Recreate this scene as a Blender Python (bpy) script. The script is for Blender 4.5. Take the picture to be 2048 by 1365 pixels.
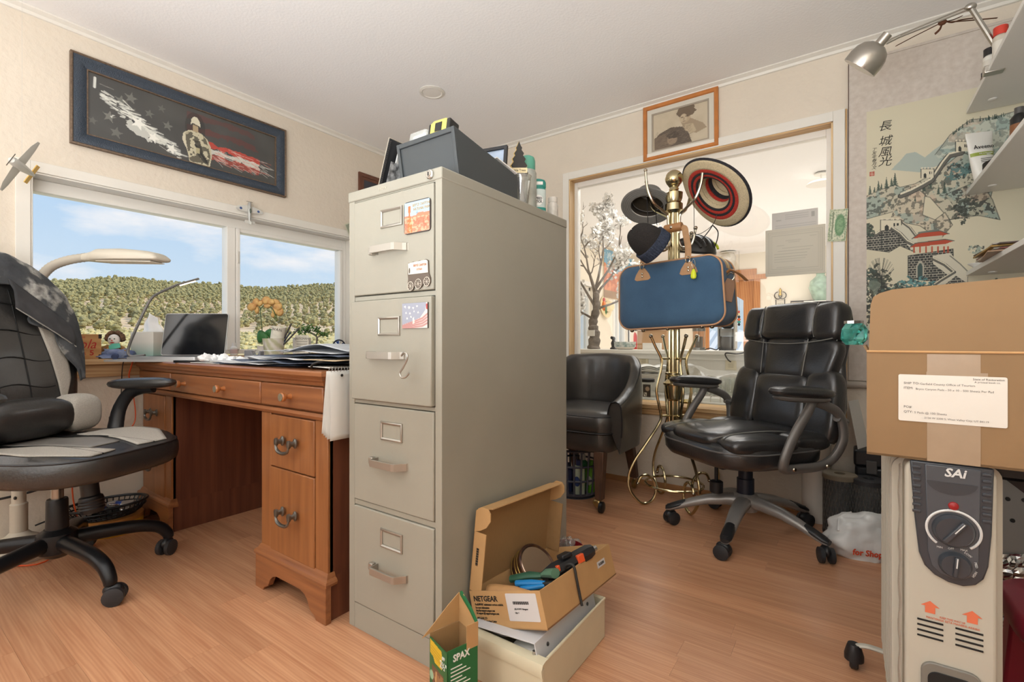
import bpy, bmesh, math, random
import numpy as np
from mathutils import Vector, Matrix, noise
R_ = math.radians
PI = math.pi
random.seed(7)
D = bpy.data
SC = bpy.context.scene
COL = SC.collection
for o in list(D.objects):
    D.objects.remove(o)

# ---------------------------------------------------------------- camera
FPX, HZ, CAMH, YAW = 950.0, 684.0, 0.865, R_(35.2)
cam_d = D.cameras.new('camera'); cam = D.objects.new('camera', cam_d); COL.objects.link(cam)
cam_d.sensor_width = 36.0; cam_d.lens = 36.0 * FPX / 2048.0; cam_d.shift_y = 1.5 / 2048
cam_d.clip_start = 0.02; cam_d.clip_end = 2000
cam.location = (0, 0, CAMH); cam.rotation_euler = (R_(90), 0, YAW)
SC.camera = cam
VD = Vector((-math.sin(YAW), math.cos(YAW), 0)); VR = Vector((math.cos(YAW), math.sin(YAW), 0))

def at(px, py, X=None, Y=None, Z=None, d=None):
    """world point where the sight line of a photograph pixel meets a real plane"""
    v = VD + VR * ((px - 1024) / FPX) + Vector((0, 0, (HZ - py) / FPX))
    k = d if d else X / v.x if X is not None else Y / v.y if Y is not None else (Z - CAMH) / v.z
    return Vector((0, 0, CAMH)) + v * k

# ---------------------------------------------------------------- world
SC.view_settings.view_transform = 'Standard'; SC.view_settings.look = 'None'
SC.view_settings.exposure = 0.0; SC.view_settings.gamma = 1.0
SC.view_settings.use_curve_mapping = False
SC.cycles.transparent_max_bounces = 24
W = D.worlds.new('sky'); SC.world = W; W.use_nodes = True
def lin(c):
    if max(c) > 1.0: c = [q / 255 for q in c]
    return tuple(q / 12.92 if q <= .04045 else ((q + .055) / 1.055) ** 2.4 for q in c[:3]) + (1.0,)
def _world():
    nt = W.node_tree; n = nt.nodes; L = nt.links; n.clear()
    out = n.new('ShaderNodeOutputWorld'); bg = n.new('ShaderNodeBackground'); L.new(bg.outputs[0], out.inputs[0])
    tc = n.new('ShaderNodeTexCoord'); sep = n.new('ShaderNodeSeparateXYZ'); L.new(tc.outputs['Generated'], sep.inputs[0])
    ramp = n.new('ShaderNodeValToRGB'); L.new(sep.outputs[2], ramp.inputs[0])
    cr = ramp.color_ramp; cr.elements[0].position = 0.0; cr.elements[0].color = lin((216, 233, 246))
    cr.elements[1].position = 1.0; cr.elements[1].color = lin((92, 150, 220))
    e = cr.elements.new(.13); e.color = lin((202, 225, 246)); e = cr.elements.new(.38); e.color = lin((158, 202, 244))
    mp = n.new('ShaderNodeMapping'); mp.inputs['Scale'].default_value = (2.4, 2.4, 7.5); mp.inputs['Location'].default_value = (.75, .35, .3)
    L.new(tc.outputs['Generated'], mp.inputs[0])
    nz = n.new('ShaderNodeTexNoise'); nz.inputs['Scale'].default_value = 1.5; nz.inputs['Detail'].default_value = 7; nz.inputs['Roughness'].default_value = .56
    L.new(mp.outputs[0], nz.inputs[0])
    cl = n.new('ShaderNodeValToRGB'); cl.color_ramp.elements[0].position = .49; cl.color_ramp.elements[1].position = .66
    L.new(nz.outputs[0], cl.inputs[0])
    mx = n.new('ShaderNodeMix'); mx.data_type = 'RGBA'; L.new(cl.outputs[0], mx.inputs['Factor'])
    L.new(ramp.outputs[0], mx.inputs[6]); mx.inputs[7].default_value = lin((246, 247, 250))
    L.new(mx.outputs[2], bg.inputs[0]); bg.inputs[1].default_value = 1.0
_world()

# ---------------------------------------------------------------- lights
def area(name, loc, target, sx, sy, power, col=(1, 1, 1)):
    l = D.lights.new(name, 'AREA'); l.shape = 'RECTANGLE'; l.size = sx; l.size_y = sy; l.energy = power; l.color = col
    o = D.objects.new(name, l); COL.objects.link(o); o.location = loc
    o.rotation_euler = (Vector(target) - Vector(loc)).to_track_quat('-Z', 'Y').to_euler()
    return o
sun_l = D.lights.new('sun', 'SUN'); sun_l.energy = 4.1; sun_l.angle = R_(.6); sun_l.color = (1, .92, .80)
sun = D.objects.new('sun', sun_l); COL.objects.link(sun)
sun.rotation_euler = Vector((-.55, -.50, -.60)).to_track_quat('-Z', 'Y').to_euler()
area('rear_fill', (-.7, -1.74, 1.35), (-.6, 2, 1.1), 3.0, 1.7, 24, (.90, .96, 1))  # added fill behind the camera; the back wall has no window
area('side_fill', (-2.80, -1.0, 1.35), (1, -.2, 1.0), 1.4, 1.2, 12, (.95, .98, 1))  # unseen fill lamp added by the left wall, where no window opens
area('ceiling_fill_uplight', (-.6, -.65, 1.0), (-.62, -.40, 2.3), 1.8, 1.4, 80, (.90, .96, 1))  # added uplight, like a bounced flash, to brighten the ceiling
area('next_room_fill', (-.9, 6.2, 2.25), (-.9, 6.2, 0), 2.8, 3.4, 40, (.97, .98, 1))  # overhead fill added out of view to light the next room
area('next_room_fill_uplight', (-.5, 6.0, -.40), (-.5, 6.0, 2), 3.6, 3.6, 78, (1, .97, .93))  # upward lamp added in place of sunlight reflected off the floor
area('kitchen_fill', (-.7, 3.6, 2.25), (-.7, 3.6, 0), 1.4, .8, 22, (.97, .98, 1))  # extra unseen lamp added over the bar to brighten counter and blossoms

# ---------------------------------------------------------------- materials
_MC = {}
def M(name, col=(128, 128, 128), rough=.5, metal=0., var=0., vscale=8., bump=0., bscale=60., coat=0., alpha=1., trans=0., ior=1.45,
      emit=None, es=1., sheen=0., stretch=None, col2=None, wave=None, spec=None, obrand=0., detail=4., wmix=.5):
    """procedural principled material: colour variation by noise, optional grain (wave) and bump"""
    if name in _MC: return _MC[name]
    m = D.materials.new(name); m.use_nodes = True; nt = m.node_tree; n = nt.nodes; L = nt.links
    p = n['Principled BSDF']; c = lin(col)
    p.inputs['Base Color'].default_value = c; p.inputs['Roughness'].default_value = rough; p.inputs['Metallic'].default_value = metal
    if coat: p.inputs['Coat Weight'].default_value = coat; p.inputs['Coat Roughness'].default_value = .15
    if trans: p.inputs['Transmission Weight'].default_value = trans
    p.inputs['IOR'].default_value = ior
    if alpha < 1: p.inputs['Alpha'].default_value = alpha
    if spec is not None: p.inputs['Specular IOR Level'].default_value = spec
    if sheen: p.inputs['Sheen Weight'].default_value = sheen
    if emit: p.inputs['Emission Color'].default_value = lin(emit); p.inputs['Emission Strength'].default_value = es
    m.diffuse_color = c
    if var or bump or wave:
        tc = n.new('ShaderNodeTexCoord'); vec = tc.outputs['Object']
        if obrand or wave or stretch:
            oi = n.new('ShaderNodeObjectInfo'); ad = n.new('ShaderNodeVectorMath'); ad.operation = 'ADD'
            sc = n.new('ShaderNodeVectorMath'); sc.operation = 'SCALE'; sc.inputs[0].default_value = (37, 91, 53)
            L.new(oi.outputs['Random'], sc.inputs['Scale']); L.new(vec, ad.inputs[0]); L.new(sc.outputs[0], ad.inputs[1]); vec = ad.outputs[0]
        if stretch:
            mp = n.new('ShaderNodeMapping'); mp.inputs['Scale'].default_value = stretch; L.new(vec, mp.inputs[0]); vec = mp.outputs[0]
    if var or wave:
        nz = n.new('ShaderNodeTexNoise'); nz.inputs['Scale'].default_value = vscale; nz.inputs['Detail'].default_value = detail; L.new(vec, nz.inputs[0])
        fac = nz.outputs[0]
        if wave:
            wv = n.new('ShaderNodeTexWave'); wv.wave_type = 'BANDS'; wv.bands_direction = wave[0]; wv.inputs['Scale'].default_value = wave[1]
            wv.inputs['Distortion'].default_value = wave[2]; wv.inputs['Detail'].default_value = 3; wv.inputs['Detail Scale'].default_value = wave[3]
            L.new(vec, wv.inputs[0])
            mx = n.new('ShaderNodeMix'); mx.data_type = 'FLOAT'; mx.inputs[0].default_value = wmix; L.new(nz.outputs[0], mx.inputs[2]); L.new(wv.outputs['Fac'], mx.inputs[3]); fac = mx.outputs[0]
        rp = n.new('ShaderNodeValToRGB'); L.new(fac, rp.inputs[0])
        c2 = lin(col2) if col2 else tuple(min(1, q * (1 - var)) for q in c[:3]) + (1,)
        c1 = c if col2 else tuple(min(1, q * (1 + var)) for q in c[:3]) + (1,)
        rp.color_ramp.elements[0].position = .3; rp.color_ramp.elements[0].color = c2
        rp.color_ramp.elements[1].position = .7; rp.color_ramp.elements[1].color = c1
        o = rp.outputs[0]
        if obrand:
            hs = n.new('ShaderNodeHueSaturation'); mr = n.new('ShaderNodeMapRange'); mr.inputs[3].default_value = 1 - obrand; mr.inputs[4].default_value = 1 + obrand
            L.new(oi.outputs['Random'], mr.inputs[0]); L.new(mr.outputs[0], hs.inputs['Value']); L.new(o, hs.inputs['Color']); o = hs.outputs[0]
        L.new(o, p.inputs['Base Color'])
    if bump:
        nb = n.new('ShaderNodeTexNoise'); nb.inputs['Scale'].default_value = bscale; nb.inputs['Detail'].default_value = 3; L.new(vec, nb.inputs[0])
        b = n.new('ShaderNodeBump'); b.inputs['Strength'].default_value = bump; b.inputs['Distance'].default_value = .01
        L.new(nb.outputs[0], b.inputs['Height']); L.new(b.outputs[0], p.inputs['Normal'])
    _MC[name] = m
    return m
def glass_mat(name, tint=(255, 255, 255), gloss=.06, rough=.02, alpha=None):
    """thin architectural glass / clear film: transparent + a little mirror by angle"""
    if name in _MC: return _MC[name]
    m = D.materials.new(name); m.use_nodes = True; nt = m.node_tree; n = nt.nodes; L = nt.links; n.clear()
    out = n.new('ShaderNodeOutputMaterial'); t = n.new('ShaderNodeBsdfTransparent'); t.inputs[0].default_value = lin(tint)
    g = n.new('ShaderNodeBsdfGlossy'); g.inputs['Roughness'].default_value = rough
    fr = n.new('ShaderNodeLayerWeight'); fr.inputs[0].default_value = .25
    ma = n.new('ShaderNodeMath'); ma.operation = 'MULTIPLY_ADD'; ma.inputs[1].default_value = .35; ma.inputs[2].default_value = gloss
    L.new(fr.outputs['Fresnel'], ma.inputs[0])
    mx = n.new('ShaderNodeMixShader'); L.new(ma.outputs[0], mx.inputs[0]); L.new(t.outputs[0], mx.inputs[1]); L.new(g.outputs[0], mx.inputs[2])
    o = mx.outputs[0]
    if alpha:
        df = n.new('ShaderNodeBsdfDiffuse'); df.inputs[0].default_value = lin(tint); m2 = n.new('ShaderNodeMixShader'); m2.inputs[0].default_value = alpha
        L.new(o, m2.inputs[1]); L.new(df.outputs[0], m2.inputs[2]); o = m2.outputs[0]
    L.new(o, out.inputs[0]); _MC[name] = m
    return m
def attr_mat(name, rough=.6, coat=0.):
    if name in _MC: return _MC[name]
    m = D.materials.new(name); m.use_nodes = True; nt = m.node_tree; p = nt.nodes['Principled BSDF']
    a = nt.nodes.new('ShaderNodeAttribute'); a.attribute_name = 'ink'; nt.links.new(a.outputs['Color'], p.inputs['Base Color'])
    p.inputs['Roughness'].default_value = rough
    if coat: p.inputs['Coat Weight'].default_value = coat; p.inputs['Coat Roughness'].default_value = .08
    _MC[name] = m
    return m

# ---------------------------------------------------------------- mesh building
def TR(loc=(0, 0, 0), rx=0, ry=0, rz=0, s=1):
    m = Matrix.Translation(loc) @ Matrix.Rotation(R_(rz), 4, 'Z') @ Matrix.Rotation(R_(ry), 4, 'Y') @ Matrix.Rotation(R_(rx), 4, 'X')
    return m @ Matrix.Scale(s, 4) if s != 1 else m
class MB:
    def __init__(s, mtx=None): s.v = []; s.f = []; s.M = mtx or Matrix()
    def add(s, vs, fs):
        n = len(s.v); s.v += [(s.M @ Vector(v))[:] for v in vs]; s.f += [tuple(i + n for i in f) for f in fs]; return s
    def box(s, x0, y0, z0, x1, y1, z1):
        return s.add([(x0, y0, z0), (x1, y0, z0), (x1, y1, z0), (x0, y1, z0), (x0, y0, z1), (x1, y0, z1), (x1, y1, z1), (x0, y1, z1)],
                     [(0, 3, 2, 1), (4, 5, 6, 7), (0, 1, 5, 4), (1, 2, 6, 5), (2, 3, 7, 6), (3, 0, 4, 7)])
    def cbox(s, c, sx, sy, sz): return s.box(c[0] - sx / 2, c[1] - sy / 2, c[2] - sz / 2, c[0] + sx / 2, c[1] + sy / 2, c[2] + sz / 2)
    def rings(s, rs, cap=True, closed=False):
        n = len(rs[0]); vs = [v for r in rs for v in r]; fs = []
        K = len(rs)
        for k in range(K if closed else K - 1):
            a = k * n; b = ((k + 1) % K) * n
            for i in range(n): j = (i + 1) % n; fs.append((a + i, a + j, b + j, b + i))
        if cap and not closed: fs.append(tuple(range(n - 1, -1, -1))); fs.append(tuple((K - 1) * n + i for i in range(n)))
        return s.add(vs, fs)
    def tube(s, pts, r, seg=8, closed=False, flat=1., cap=True):
        P = [Vector(p) for p in pts]; K = len(P); rs = []; nrm = None
        for k in range(K):
            if closed: t = P[(k + 1) % K] - P[k - 1]
            else: t = P[min(k + 1, K - 1)] - P[max(k - 1, 0)]
            if t.length < 1e-9: t = Vector((0, 0, 1))
            t.normalize()
            if nrm is None: nrm = t.orthogonal().normalized() if abs(t.z) > .95 else t.cross(Vector((0, 0, 1))).normalized()
            else:
                nrm = nrm - t * nrm.dot(t)
                nrm = nrm.normalized() if nrm.length > 1e-6 else t.orthogonal().normalized()
            b = t.cross(nrm); rr = r[k] if isinstance(r, (list, tuple)) else r
            rs.append([P[k] + nrm * (rr * math.cos(2 * PI * i / seg)) + b * (rr * flat * math.sin(2 * PI * i / seg)) for i in range(seg)])
        return s.rings(rs, cap, closed)
    def cyl(s, p0, p1, r0, r1=None, seg=16): return s.tube([p0, p1], [r0, r0 if r1 is None else r1], seg)
    def lathe(s, prof, seg=24, c=(0, 0, 0), sy=1.):
        rs = [[(c[0] + r * math.cos(2 * PI * i / seg), c[1] + sy * r * math.sin(2 * PI * i / seg), c[2] + z) for i in range(seg)] for r, z in prof]
        return s.rings(rs)
    def ell(s, c, rx, ry, rz, seg=16, rg=10, e=1., e2=1.):
        def pw(x, q): return math.copysign(abs(x) ** q, x)
        rs = []
        for k in range(rg + 1):
            a = -PI / 2 + PI * k / rg; ca = pw(math.cos(a), e2) if 0 < k < rg else 1e-4; sa = pw(math.sin(a), e2)
            rs.append([(c[0] + rx * ca * pw(math.cos(2 * PI * i / seg), e), c[1] + ry * ca * pw(math.sin(2 * PI * i / seg), e), c[2] + rz * sa) for i in range(seg)])
        return s.rings(rs)
    def prism(s, poly, z0, z1):
        n = len(poly); vs = [(p[0], p[1], z0) for p in poly] + [(p[0], p[1], z1) for p in poly]
        fs = [tuple(range(n - 1, -1, -1)), tuple(range(n, 2 * n))] + [(i, (i + 1) % n, n + (i + 1) % n, n + i) for i in range(n)]
        return s.add(vs, fs)
    def grid(s, fn, nu, nv, wrapu=False):
        vs = [fn(i / (nu if wrapu else nu - 1), j / (nv - 1)) for j in range(nv) for i in range(nu)]
        fs = [(j * nu + i, j * nu + (i + 1) % nu, (j + 1) * nu + (i + 1) % nu, (j + 1) * nu + i) for j in range(nv - 1) for i in range(nu if wrapu else nu - 1)]
        return s.add(vs, fs)
    def build(s, name, mat, par=None, smooth=35, bev=0, bseg=2, sub=0, solid=0, loc=None, rot=None, label=None, soff=0):
        me = D.meshes.new(name); me.from_pydata(s.v, [], s.f); me.validate(verbose=False)
        bm = bmesh.new(); bm.from_mesh(me); bmesh.ops.recalc_face_normals(bm, faces=bm.faces); bm.to_mesh(me); bm.free()
        me.materials.append(mat)
        if smooth:
            me.polygons.foreach_set('use_smooth', [True] * len(me.polygons)); me.set_sharp_from_angle(angle=R_(smooth))
        o = D.objects.new(name, me); COL.objects.link(o)
        if par is not None: o.parent = par
        if loc is not None: o.location = loc
        if rot is not None: o.rotation_euler = rot
        if label: o['label'] = label
        if solid:
            md = o.modifiers.new('thick', 'SOLIDIFY'); md.thickness = solid; md.offset = soff
        if bev:
            md = o.modifiers.new('edge', 'BEVEL'); md.width = bev; md.segments = bseg; md.limit_method = 'ANGLE'; md.angle_limit = R_(40); md.use_clamp_overlap = True
        if sub:
            md = o.modifiers.new('sub', 'SUBSURF'); md.levels = sub; md.render_levels = sub
        return o
def tag(o, label, cat, group=None):
    o['label'] = label; o['category'] = cat
    if group: o['group'] = group
    return o
def thing(name, label, cat, loc=(0, 0, 0), rz=0, group=None, rx=0, ry=0):
    o = D.objects.new(name, None); COL.objects.link(o); o.empty_display_size = .05; o.location = loc
    o.rotation_euler = (R_(rx), R_(ry), R_(rz)); return tag(o, label, cat, group)
def struct(o): o['kind'] = 'structure'; return o
def dup(root, loc=None, rz=None, label=None):
    r = root.copy(); COL.objects.link(r)
    if loc is not None: r.location = loc
    if rz is not None: r.rotation_euler = (r.rotation_euler[0], r.rotation_euler[1], R_(rz))
    if label: r['label'] = label
    for ch in list(root.children):
        c = ch.copy(); COL.objects.link(c); c.parent = r
        for g in ch.children: d = g.copy(); COL.objects.link(d); d.parent = c
    return r
def text(s, size, mat, par, mtx, name='lettering', ext=.0004, align='CENTER', shear=0, bold=0, sx=1., spacing=1.):
    cu = D.curves.new(name, 'FONT'); cu.body = s; cu.size = size; cu.extrude = ext; cu.align_x = align; cu.align_y = 'CENTER'; cu.shear = shear
    cu.offset = bold * size; cu.space_character = spacing; cu.resolution_u = 2
    t = D.objects.new(name, cu); me = D.meshes.new_from_object(t); D.objects.remove(t); me.materials.clear(); me.materials.append(mat)
    o = D.objects.new(name, me); COL.objects.link(o)
    if par is not None: o.parent = par
    o.matrix_local = mtx @ Matrix.Diagonal((sx, 1, 1, 1)); return o
def bez(p0, p1, p2, p3, n=12):
    p0, p1, p2, p3 = map(Vector, (p0, p1, p2, p3))
    return [p0 * (1 - t) ** 3 + p1 * 3 * t * (1 - t) ** 2 + p2 * 3 * t * t * (1 - t) + p3 * t ** 3 for t in [i / (n - 1) for i in range(n)]]
def spline(pts, n=8):
    P = [Vector(p) for p in pts]; out = []
    for i in range(len(P) - 1):
        a, b, c, d = P[max(i - 1, 0)], P[i], P[i + 1], P[min(i + 2, len(P) - 1)]
        for k in range(n):
            t = k / n; out.append(.5 * (2 * b + (c - a) * t + (2 * a - 5 * b + 4 * c - d) * t * t + (3 * b - a - 3 * c + d) * t ** 3))
    return out + [P[-1]]
def rrect(w, h, r, n=5, c=(0, 0)):
    """rounded rectangle outline"""
    out = []
    for sx, sy, a0 in ((1, 1, 0), (-1, 1, 90), (-1, -1, 180), (1, -1, 270)):
        for i in range(n + 1):
            a = R_(a0 + 90 * i / n); out.append((c[0] + sx * (w / 2 - r) + r * math.cos(a), c[1] + sy * (h / 2 - r) + r * math.sin(a)))
    return out
def lk(v, tab):
    """piecewise linear lookup"""
    return float(np.interp(v, [t[0] for t in tab], [t[1] for t in tab]))

# ---------------------------------------------------------------- flat print (printed pictures, posters, labels)
class Canvas:
    def __init__(s, w, h, bg): s.w, s.h = w, h; s.a = np.ones((h, w, 3)) * (np.array(bg) / 255.); s.X, s.Y = np.meshgrid((np.arange(w) + .5) / w, (np.arange(h) + .5) / h)
    def mix(s, mask, col): m = np.clip(mask, 0, 1)[..., None]; s.a = s.a * (1 - m) + np.array(col) / 255. * m
    def pmask(s, pts):
        """inside mask of polygon, pts in 0..1 (y down)"""
        ins = np.zeros(s.X.shape, bool); n = len(pts)
        for i in range(n):
            (x1, y1), (x2, y2) = pts[i], pts[(i + 1) % n]
            if y1 == y2: continue
            c = ((s.Y < y1) != (s.Y < y2)) & (s.X < (x2 - x1) * (s.Y - y1) / (y2 - y1) + x1); ins ^= c
        return ins.astype(float)
    def poly(s, pts, col, op=1.): s.mix(s.pmask(pts) * op, col)
    def line(s, pts, wd, col, op=1., asp=None):
        """polyline, wd in fraction of width"""
        k = s.h / s.w; m = np.zeros(s.X.shape)
        for (x1, y1), (x2, y2) in zip(pts[:-1], pts[1:]):
            ax, ay = x2 - x1, (y2 - y1) * k; l2 = ax * ax + ay * ay + 1e-12
            xa, xb = min(x1, x2) - wd, max(x1, x2) + wd; ya, yb = min(y1, y2) - wd / k, max(y1, y2) + wd / k
            i0, i1 = max(0, int(xa * s.w) - 1), min(s.w, int(xb * s.w) + 2); j0, j1 = max(0, int(ya * s.h) - 1), min(s.h, int(yb * s.h) + 2)
            if i0 >= i1 or j0 >= j1: continue
            x = s.X[j0:j1, i0:i1] - x1; y = (s.Y[j0:j1, i0:i1] - y1) * k
            t = np.clip((x * ax + y * ay) / l2, 0, 1); dd = np.hypot(x - t * ax, y - t * ay)
            m[j0:j1, i0:i1] = np.maximum(m[j0:j1, i0:i1], np.clip((wd / 2 - dd) * s.w + .5, 0, 1))
        s.mix(m * op, col)
    def ell(s, cx, cy, rx, ry, col, op=1., soft=.15):
        q = np.hypot((s.X - cx) / rx, (s.Y - cy) / ry); s.mix(np.clip((1 - q) / soft, 0, 1) * op, col)
    def noise(s, seed, sc, sy=None, oct=3):
        r = np.random.RandomState(seed); out = np.zeros(s.X.shape); amp = 1; tot = 0
        for o in range(oct):
            gw = int(sc * 2 ** o) + 2; gh = int((sy or sc * s.h / s.w) * 2 ** o) + 2; g = r.rand(gh + 1, gw + 1)
            u = s.X * (gw - 1); v = s.Y * (gh - 1); i = u.astype(int); j = v.astype(int); fu = u - i; fv = v - j; fu = fu * fu * (3 - 2 * fu); fv = fv * fv * (3 - 2 * fv)
            out += amp * ((g[j, i] * (1 - fu) + g[j, i + 1] * fu) * (1 - fv) + (g[j + 1, i] * (1 - fu) + g[j + 1, i + 1] * fu) * fv); tot += amp; amp *= .5
        return out / tot
    def build(s, name, mat, par, mtx, width, height, thick=0.):
        """one quad per printed dot, in local XY plane, centre at origin"""
        w, h = s.w, s.h; me = D.meshes.new(name)
        gx, gy = np.meshgrid(np.linspace(-width / 2, width / 2, w + 1), np.linspace(height / 2, -height / 2, h + 1))
        co = np.stack([gx, gy, np.zeros_like(gx)], -1).reshape(-1, 3)
        i, j = np.meshgrid(np.arange(w), np.arange(h)); b = (j * (w + 1) + i).ravel()
        q = np.stack([b, b + w + 1, b + w + 2, b + 1], -1)
        me.vertices.add(len(co)); me.vertices.foreach_set('co', co.ravel().astype(np.float32))
        me.loops.add(q.size); me.loops.foreach_set('vertex_index', q.ravel().astype(np.int32))
        me.polygons.add(len(q)); me.polygons.foreach_set('loop_start', (np.arange(len(q)) * 4).astype(np.int32))
        me.update(); me.validate(verbose=False)
        at_ = me.color_attributes.new('ink', 'FLOAT_COLOR', 'CORNER')
        c = s.a.reshape(-1, 3); c = np.where(c <= .04045, c / 12.92, ((c + .055) / 1.055) ** 2.4)
        rgba = np.concatenate([c, np.ones((len(c), 1))], 1); at_.data.foreach_set('color', np.repeat(rgba, 4, 0).ravel().astype(np.float32))
        me.materials.append(mat); o = D.objects.new(name, me); COL.objects.link(o)
        if par is not None: o.parent = par
        o.matrix_local = mtx; return o
# orientations for flat things: local X = width, local Y = up, local Z = out of the face
def FACE(loc, normal='-Y', tilt=0):
    b = {'-Y': Matrix(((1, 0, 0), (0, 0, -1), (0, 1, 0))), '+Y': Matrix(((-1, 0, 0), (0, 0, 1), (0, 1, 0))),
         '+X': Matrix(((0, 0, 1), (1, 0, 0), (0, 1, 0))), '-X': Matrix(((0, 0, -1), (-1, 0, 0), (0, 1, 0))), '+Z': Matrix.Identity(3)}[normal]
    return Matrix.Translation(loc) @ b.to_4x4() @ Matrix.Rotation(R_(tilt), 4, 'Z')
# ================================================================ the room
XL, YR, ZC, XR, YB = -2.873, 2.81, 2.30, .80, -1.80
m_wall = M('cream_wall', (219, 207, 190), .75, var=.03, vscale=3, bump=.35, bscale=38)
m_ceil = M('ceiling_white', (244, 242, 240), .8, bump=.12, bscale=90)
m_trimw = M('white_trim', (226, 221, 211), .45, var=.02)
m_pine = M('pine', (226, 196, 150), .5, wave=('DIAGONAL', 4, 3, 1.5), wmix=.3, vscale=4, col2=(206, 168, 120), stretch=(6, 6, .35))
m_pinex = M('pine_x', (214, 180, 132), .5, wave=('DIAGONAL', 4, 3, 1.5), wmix=.3, vscale=4, col2=(192, 150, 102), stretch=(.35, 6, 9))
m_piney = M('pine_y', (206, 172, 128), .5, wave=('DIAGONAL', 4, 3, 1.5), wmix=.3, vscale=4, col2=(184, 144, 100), stretch=(6, .35, 9))
m_vinyl = M('vinyl_window', (236, 232, 224), .35)
m_glass = glass_mat('window_glass', gloss=.01)
m_glass2 = glass_mat('interior_glass', tint=(250, 250, 248), gloss=.02)

def wall_with_hole(name, axis, pos, th, a0, a1, z0, z1, hole):
    """slab wall; axis 'X' stands on x=pos growing away, 'Y' on y=pos"""
    mb = MB(); h0, h1, k0, k1 = hole
    for (p, q, r, s) in ((a0, h0, z0, z1), (h1, a1, z0, z1), (h0, h1, z0, k0), (h0, h1, k1, z1)):
        if axis == 'X': mb.box(pos, p, r, pos + th, q, s)
        else: mb.box(p, pos, r, q, pos + th, s)
    return struct(mb.build(name, m_wall, smooth=0))
WY0, WY1, WZ0, WZ1 = .475, 2.12, .785, 1.600        # outside window opening
IX0, IX1, IZ0, IZ1 = -1.511, -.056, .492, 1.943     # interior window opening
wall_with_hole('wall_left', 'X', XL, -.16, YB - .12, YR, -.02, ZC, (WY0, WY1, WZ0, WZ1))
wall_with_hole('wall_far', 'Y', YR, .13, XL - .16, XR + .12, -.45, ZC + .0, (IX0, IX1, IZ0, IZ1))
struct(MB().box(XR, YB - .12, -.02, XR + .12, YR, ZC).build('wall_right', m_wall, smooth=0))
struct(MB().box(XL, YB - .12, -.02, XR, YB, ZC).build('wall_back', m_wall, smooth=0))
struct(MB().box(XL - .16, YB - .12, ZC, XR + .12, YR + .13, ZC + .25).build('ceiling', m_ceil, smooth=0))
# floor of laminate strips
m_plank = M('laminate', (204, 154, 117), .34, wave=('Y', 4, 9, 1.2), wmix=.16, vscale=6, detail=8, col2=(178, 124, 90), stretch=(.5, 9, 9), obrand=.11, coat=.12, bump=.03, bscale=12)
floor = struct(MB().box(XL, YB, -.06, XR, YR, -.012).build('floor', M('subfloor', (130, 92, 68), .8), smooth=0))
rnd = random.Random(3); pw = .0868; ny = int((YR - YB) / pw) + 1
for j in range(ny):
    y0 = YB + j * pw; y1 = min(y0 + pw, YR); x = XL - rnd.uniform(0, .9)
    while x < XR:
        x1 = x + rnd.choice((.62, .78, .93, 1.05)); xa, xb = max(x, XL), min(x1, XR)
        if xb - xa > .02:
            cx, cy = (xa + xb) / 2, (y0 + y1) / 2; g = .0002
            o = MB().box(xa - cx + g, y0 - cy + g, -.012, xb - cx - g, y1 - cy - g, 0).build('plank', m_plank, floor, smooth=0, loc=(cx, cy, 0))
        x = x1
# crown trim, baseboards
def crown(name, p0, p1, inward):
    p0, p1, n = Vector(p0), Vector(p1), Vector(inward)
    prof = [(0, 0), (.03, 0), (.03, -.006), (.012, -.016), (.008, -.028), (0, -.03)]
    mb = MB(); mb.rings([[p + n * a + Vector((0, 0, b)) for a, b in prof] for p in (p0, p1)])
    return struct(mb.build(name, m_trimw, smooth=0))
crown('trim_1', (XL, YB, ZC), (XL, YR, ZC), (1, 0, 0)); crown('trim_2', (XL, YR, ZC), (XR, YR, ZC), (0, -1, 0))
crown('trim_3', (XR, YB, ZC), (XR, YR, ZC), (-1, 0, 0))
m_base = M('baseboard_wood', (176, 128, 84), .5, var=.12, vscale=6)
struct(MB().box(XL, YB, 0, XL + .010, .88, .035).build('baseboard_left', m_base, bev=.003))
struct(MB().box(XL, YR - .010, 0, XR, YR, .032).build('baseboard_far', m_base, bev=.003))
# ---- outside window (left wall)
def boards(name, mat, boxes, par=None, bev=.002):
    mb = MB()
    for b in boxes: mb.box(*b)
    return mb.build(name, mat, par, bev=bev, smooth=0)
c = .046
w1 = struct(boards('window_1', m_trimw, [(XL, WY0 - c, WZ0 - .0, XL + .012, WY0, WZ1 + c), (XL, WY0, WZ1, XL + .012, WY1, WZ1 + c), (XL, WY1, WZ0, XL + .012, WY1 + c, WZ1 + c)]))
boards('jamb', m_trimw, [(XL - .10, WY0 - .0, WZ0, XL + .006, WY0 + .008, WZ1), (XL - .10, WY1 - .008, WZ0, XL + .006, WY1, WZ1), (XL - .10, WY0, WZ1 - .008, XL + .006, WY1, WZ1)], w1)
fx0, fx1 = XL - .15, XL - .085; fw = .034; my = 1.318
boards('frame', m_vinyl, [(fx0, WY0 + .008, WZ0 + .008, fx1, WY0 + .008 + .014, WZ1 - .008), (fx0, WY1 - .042, WZ0 + .008, fx1, WY1 - .008, WZ1 - .008),
       (fx0, WY0 + .022, WZ1 - .062, fx1, WY1 - .042, WZ1 - .008), (fx0, WY0 + .022, WZ0 + .008, fx1, WY1 - .042, WZ0 + .034)], w1, .003)
boards('mullion', m_vinyl, [(fx0, my - .012, WZ0 + .03, fx1 + .004, my + .034, WZ1 - .06)], w1, .003)
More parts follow.
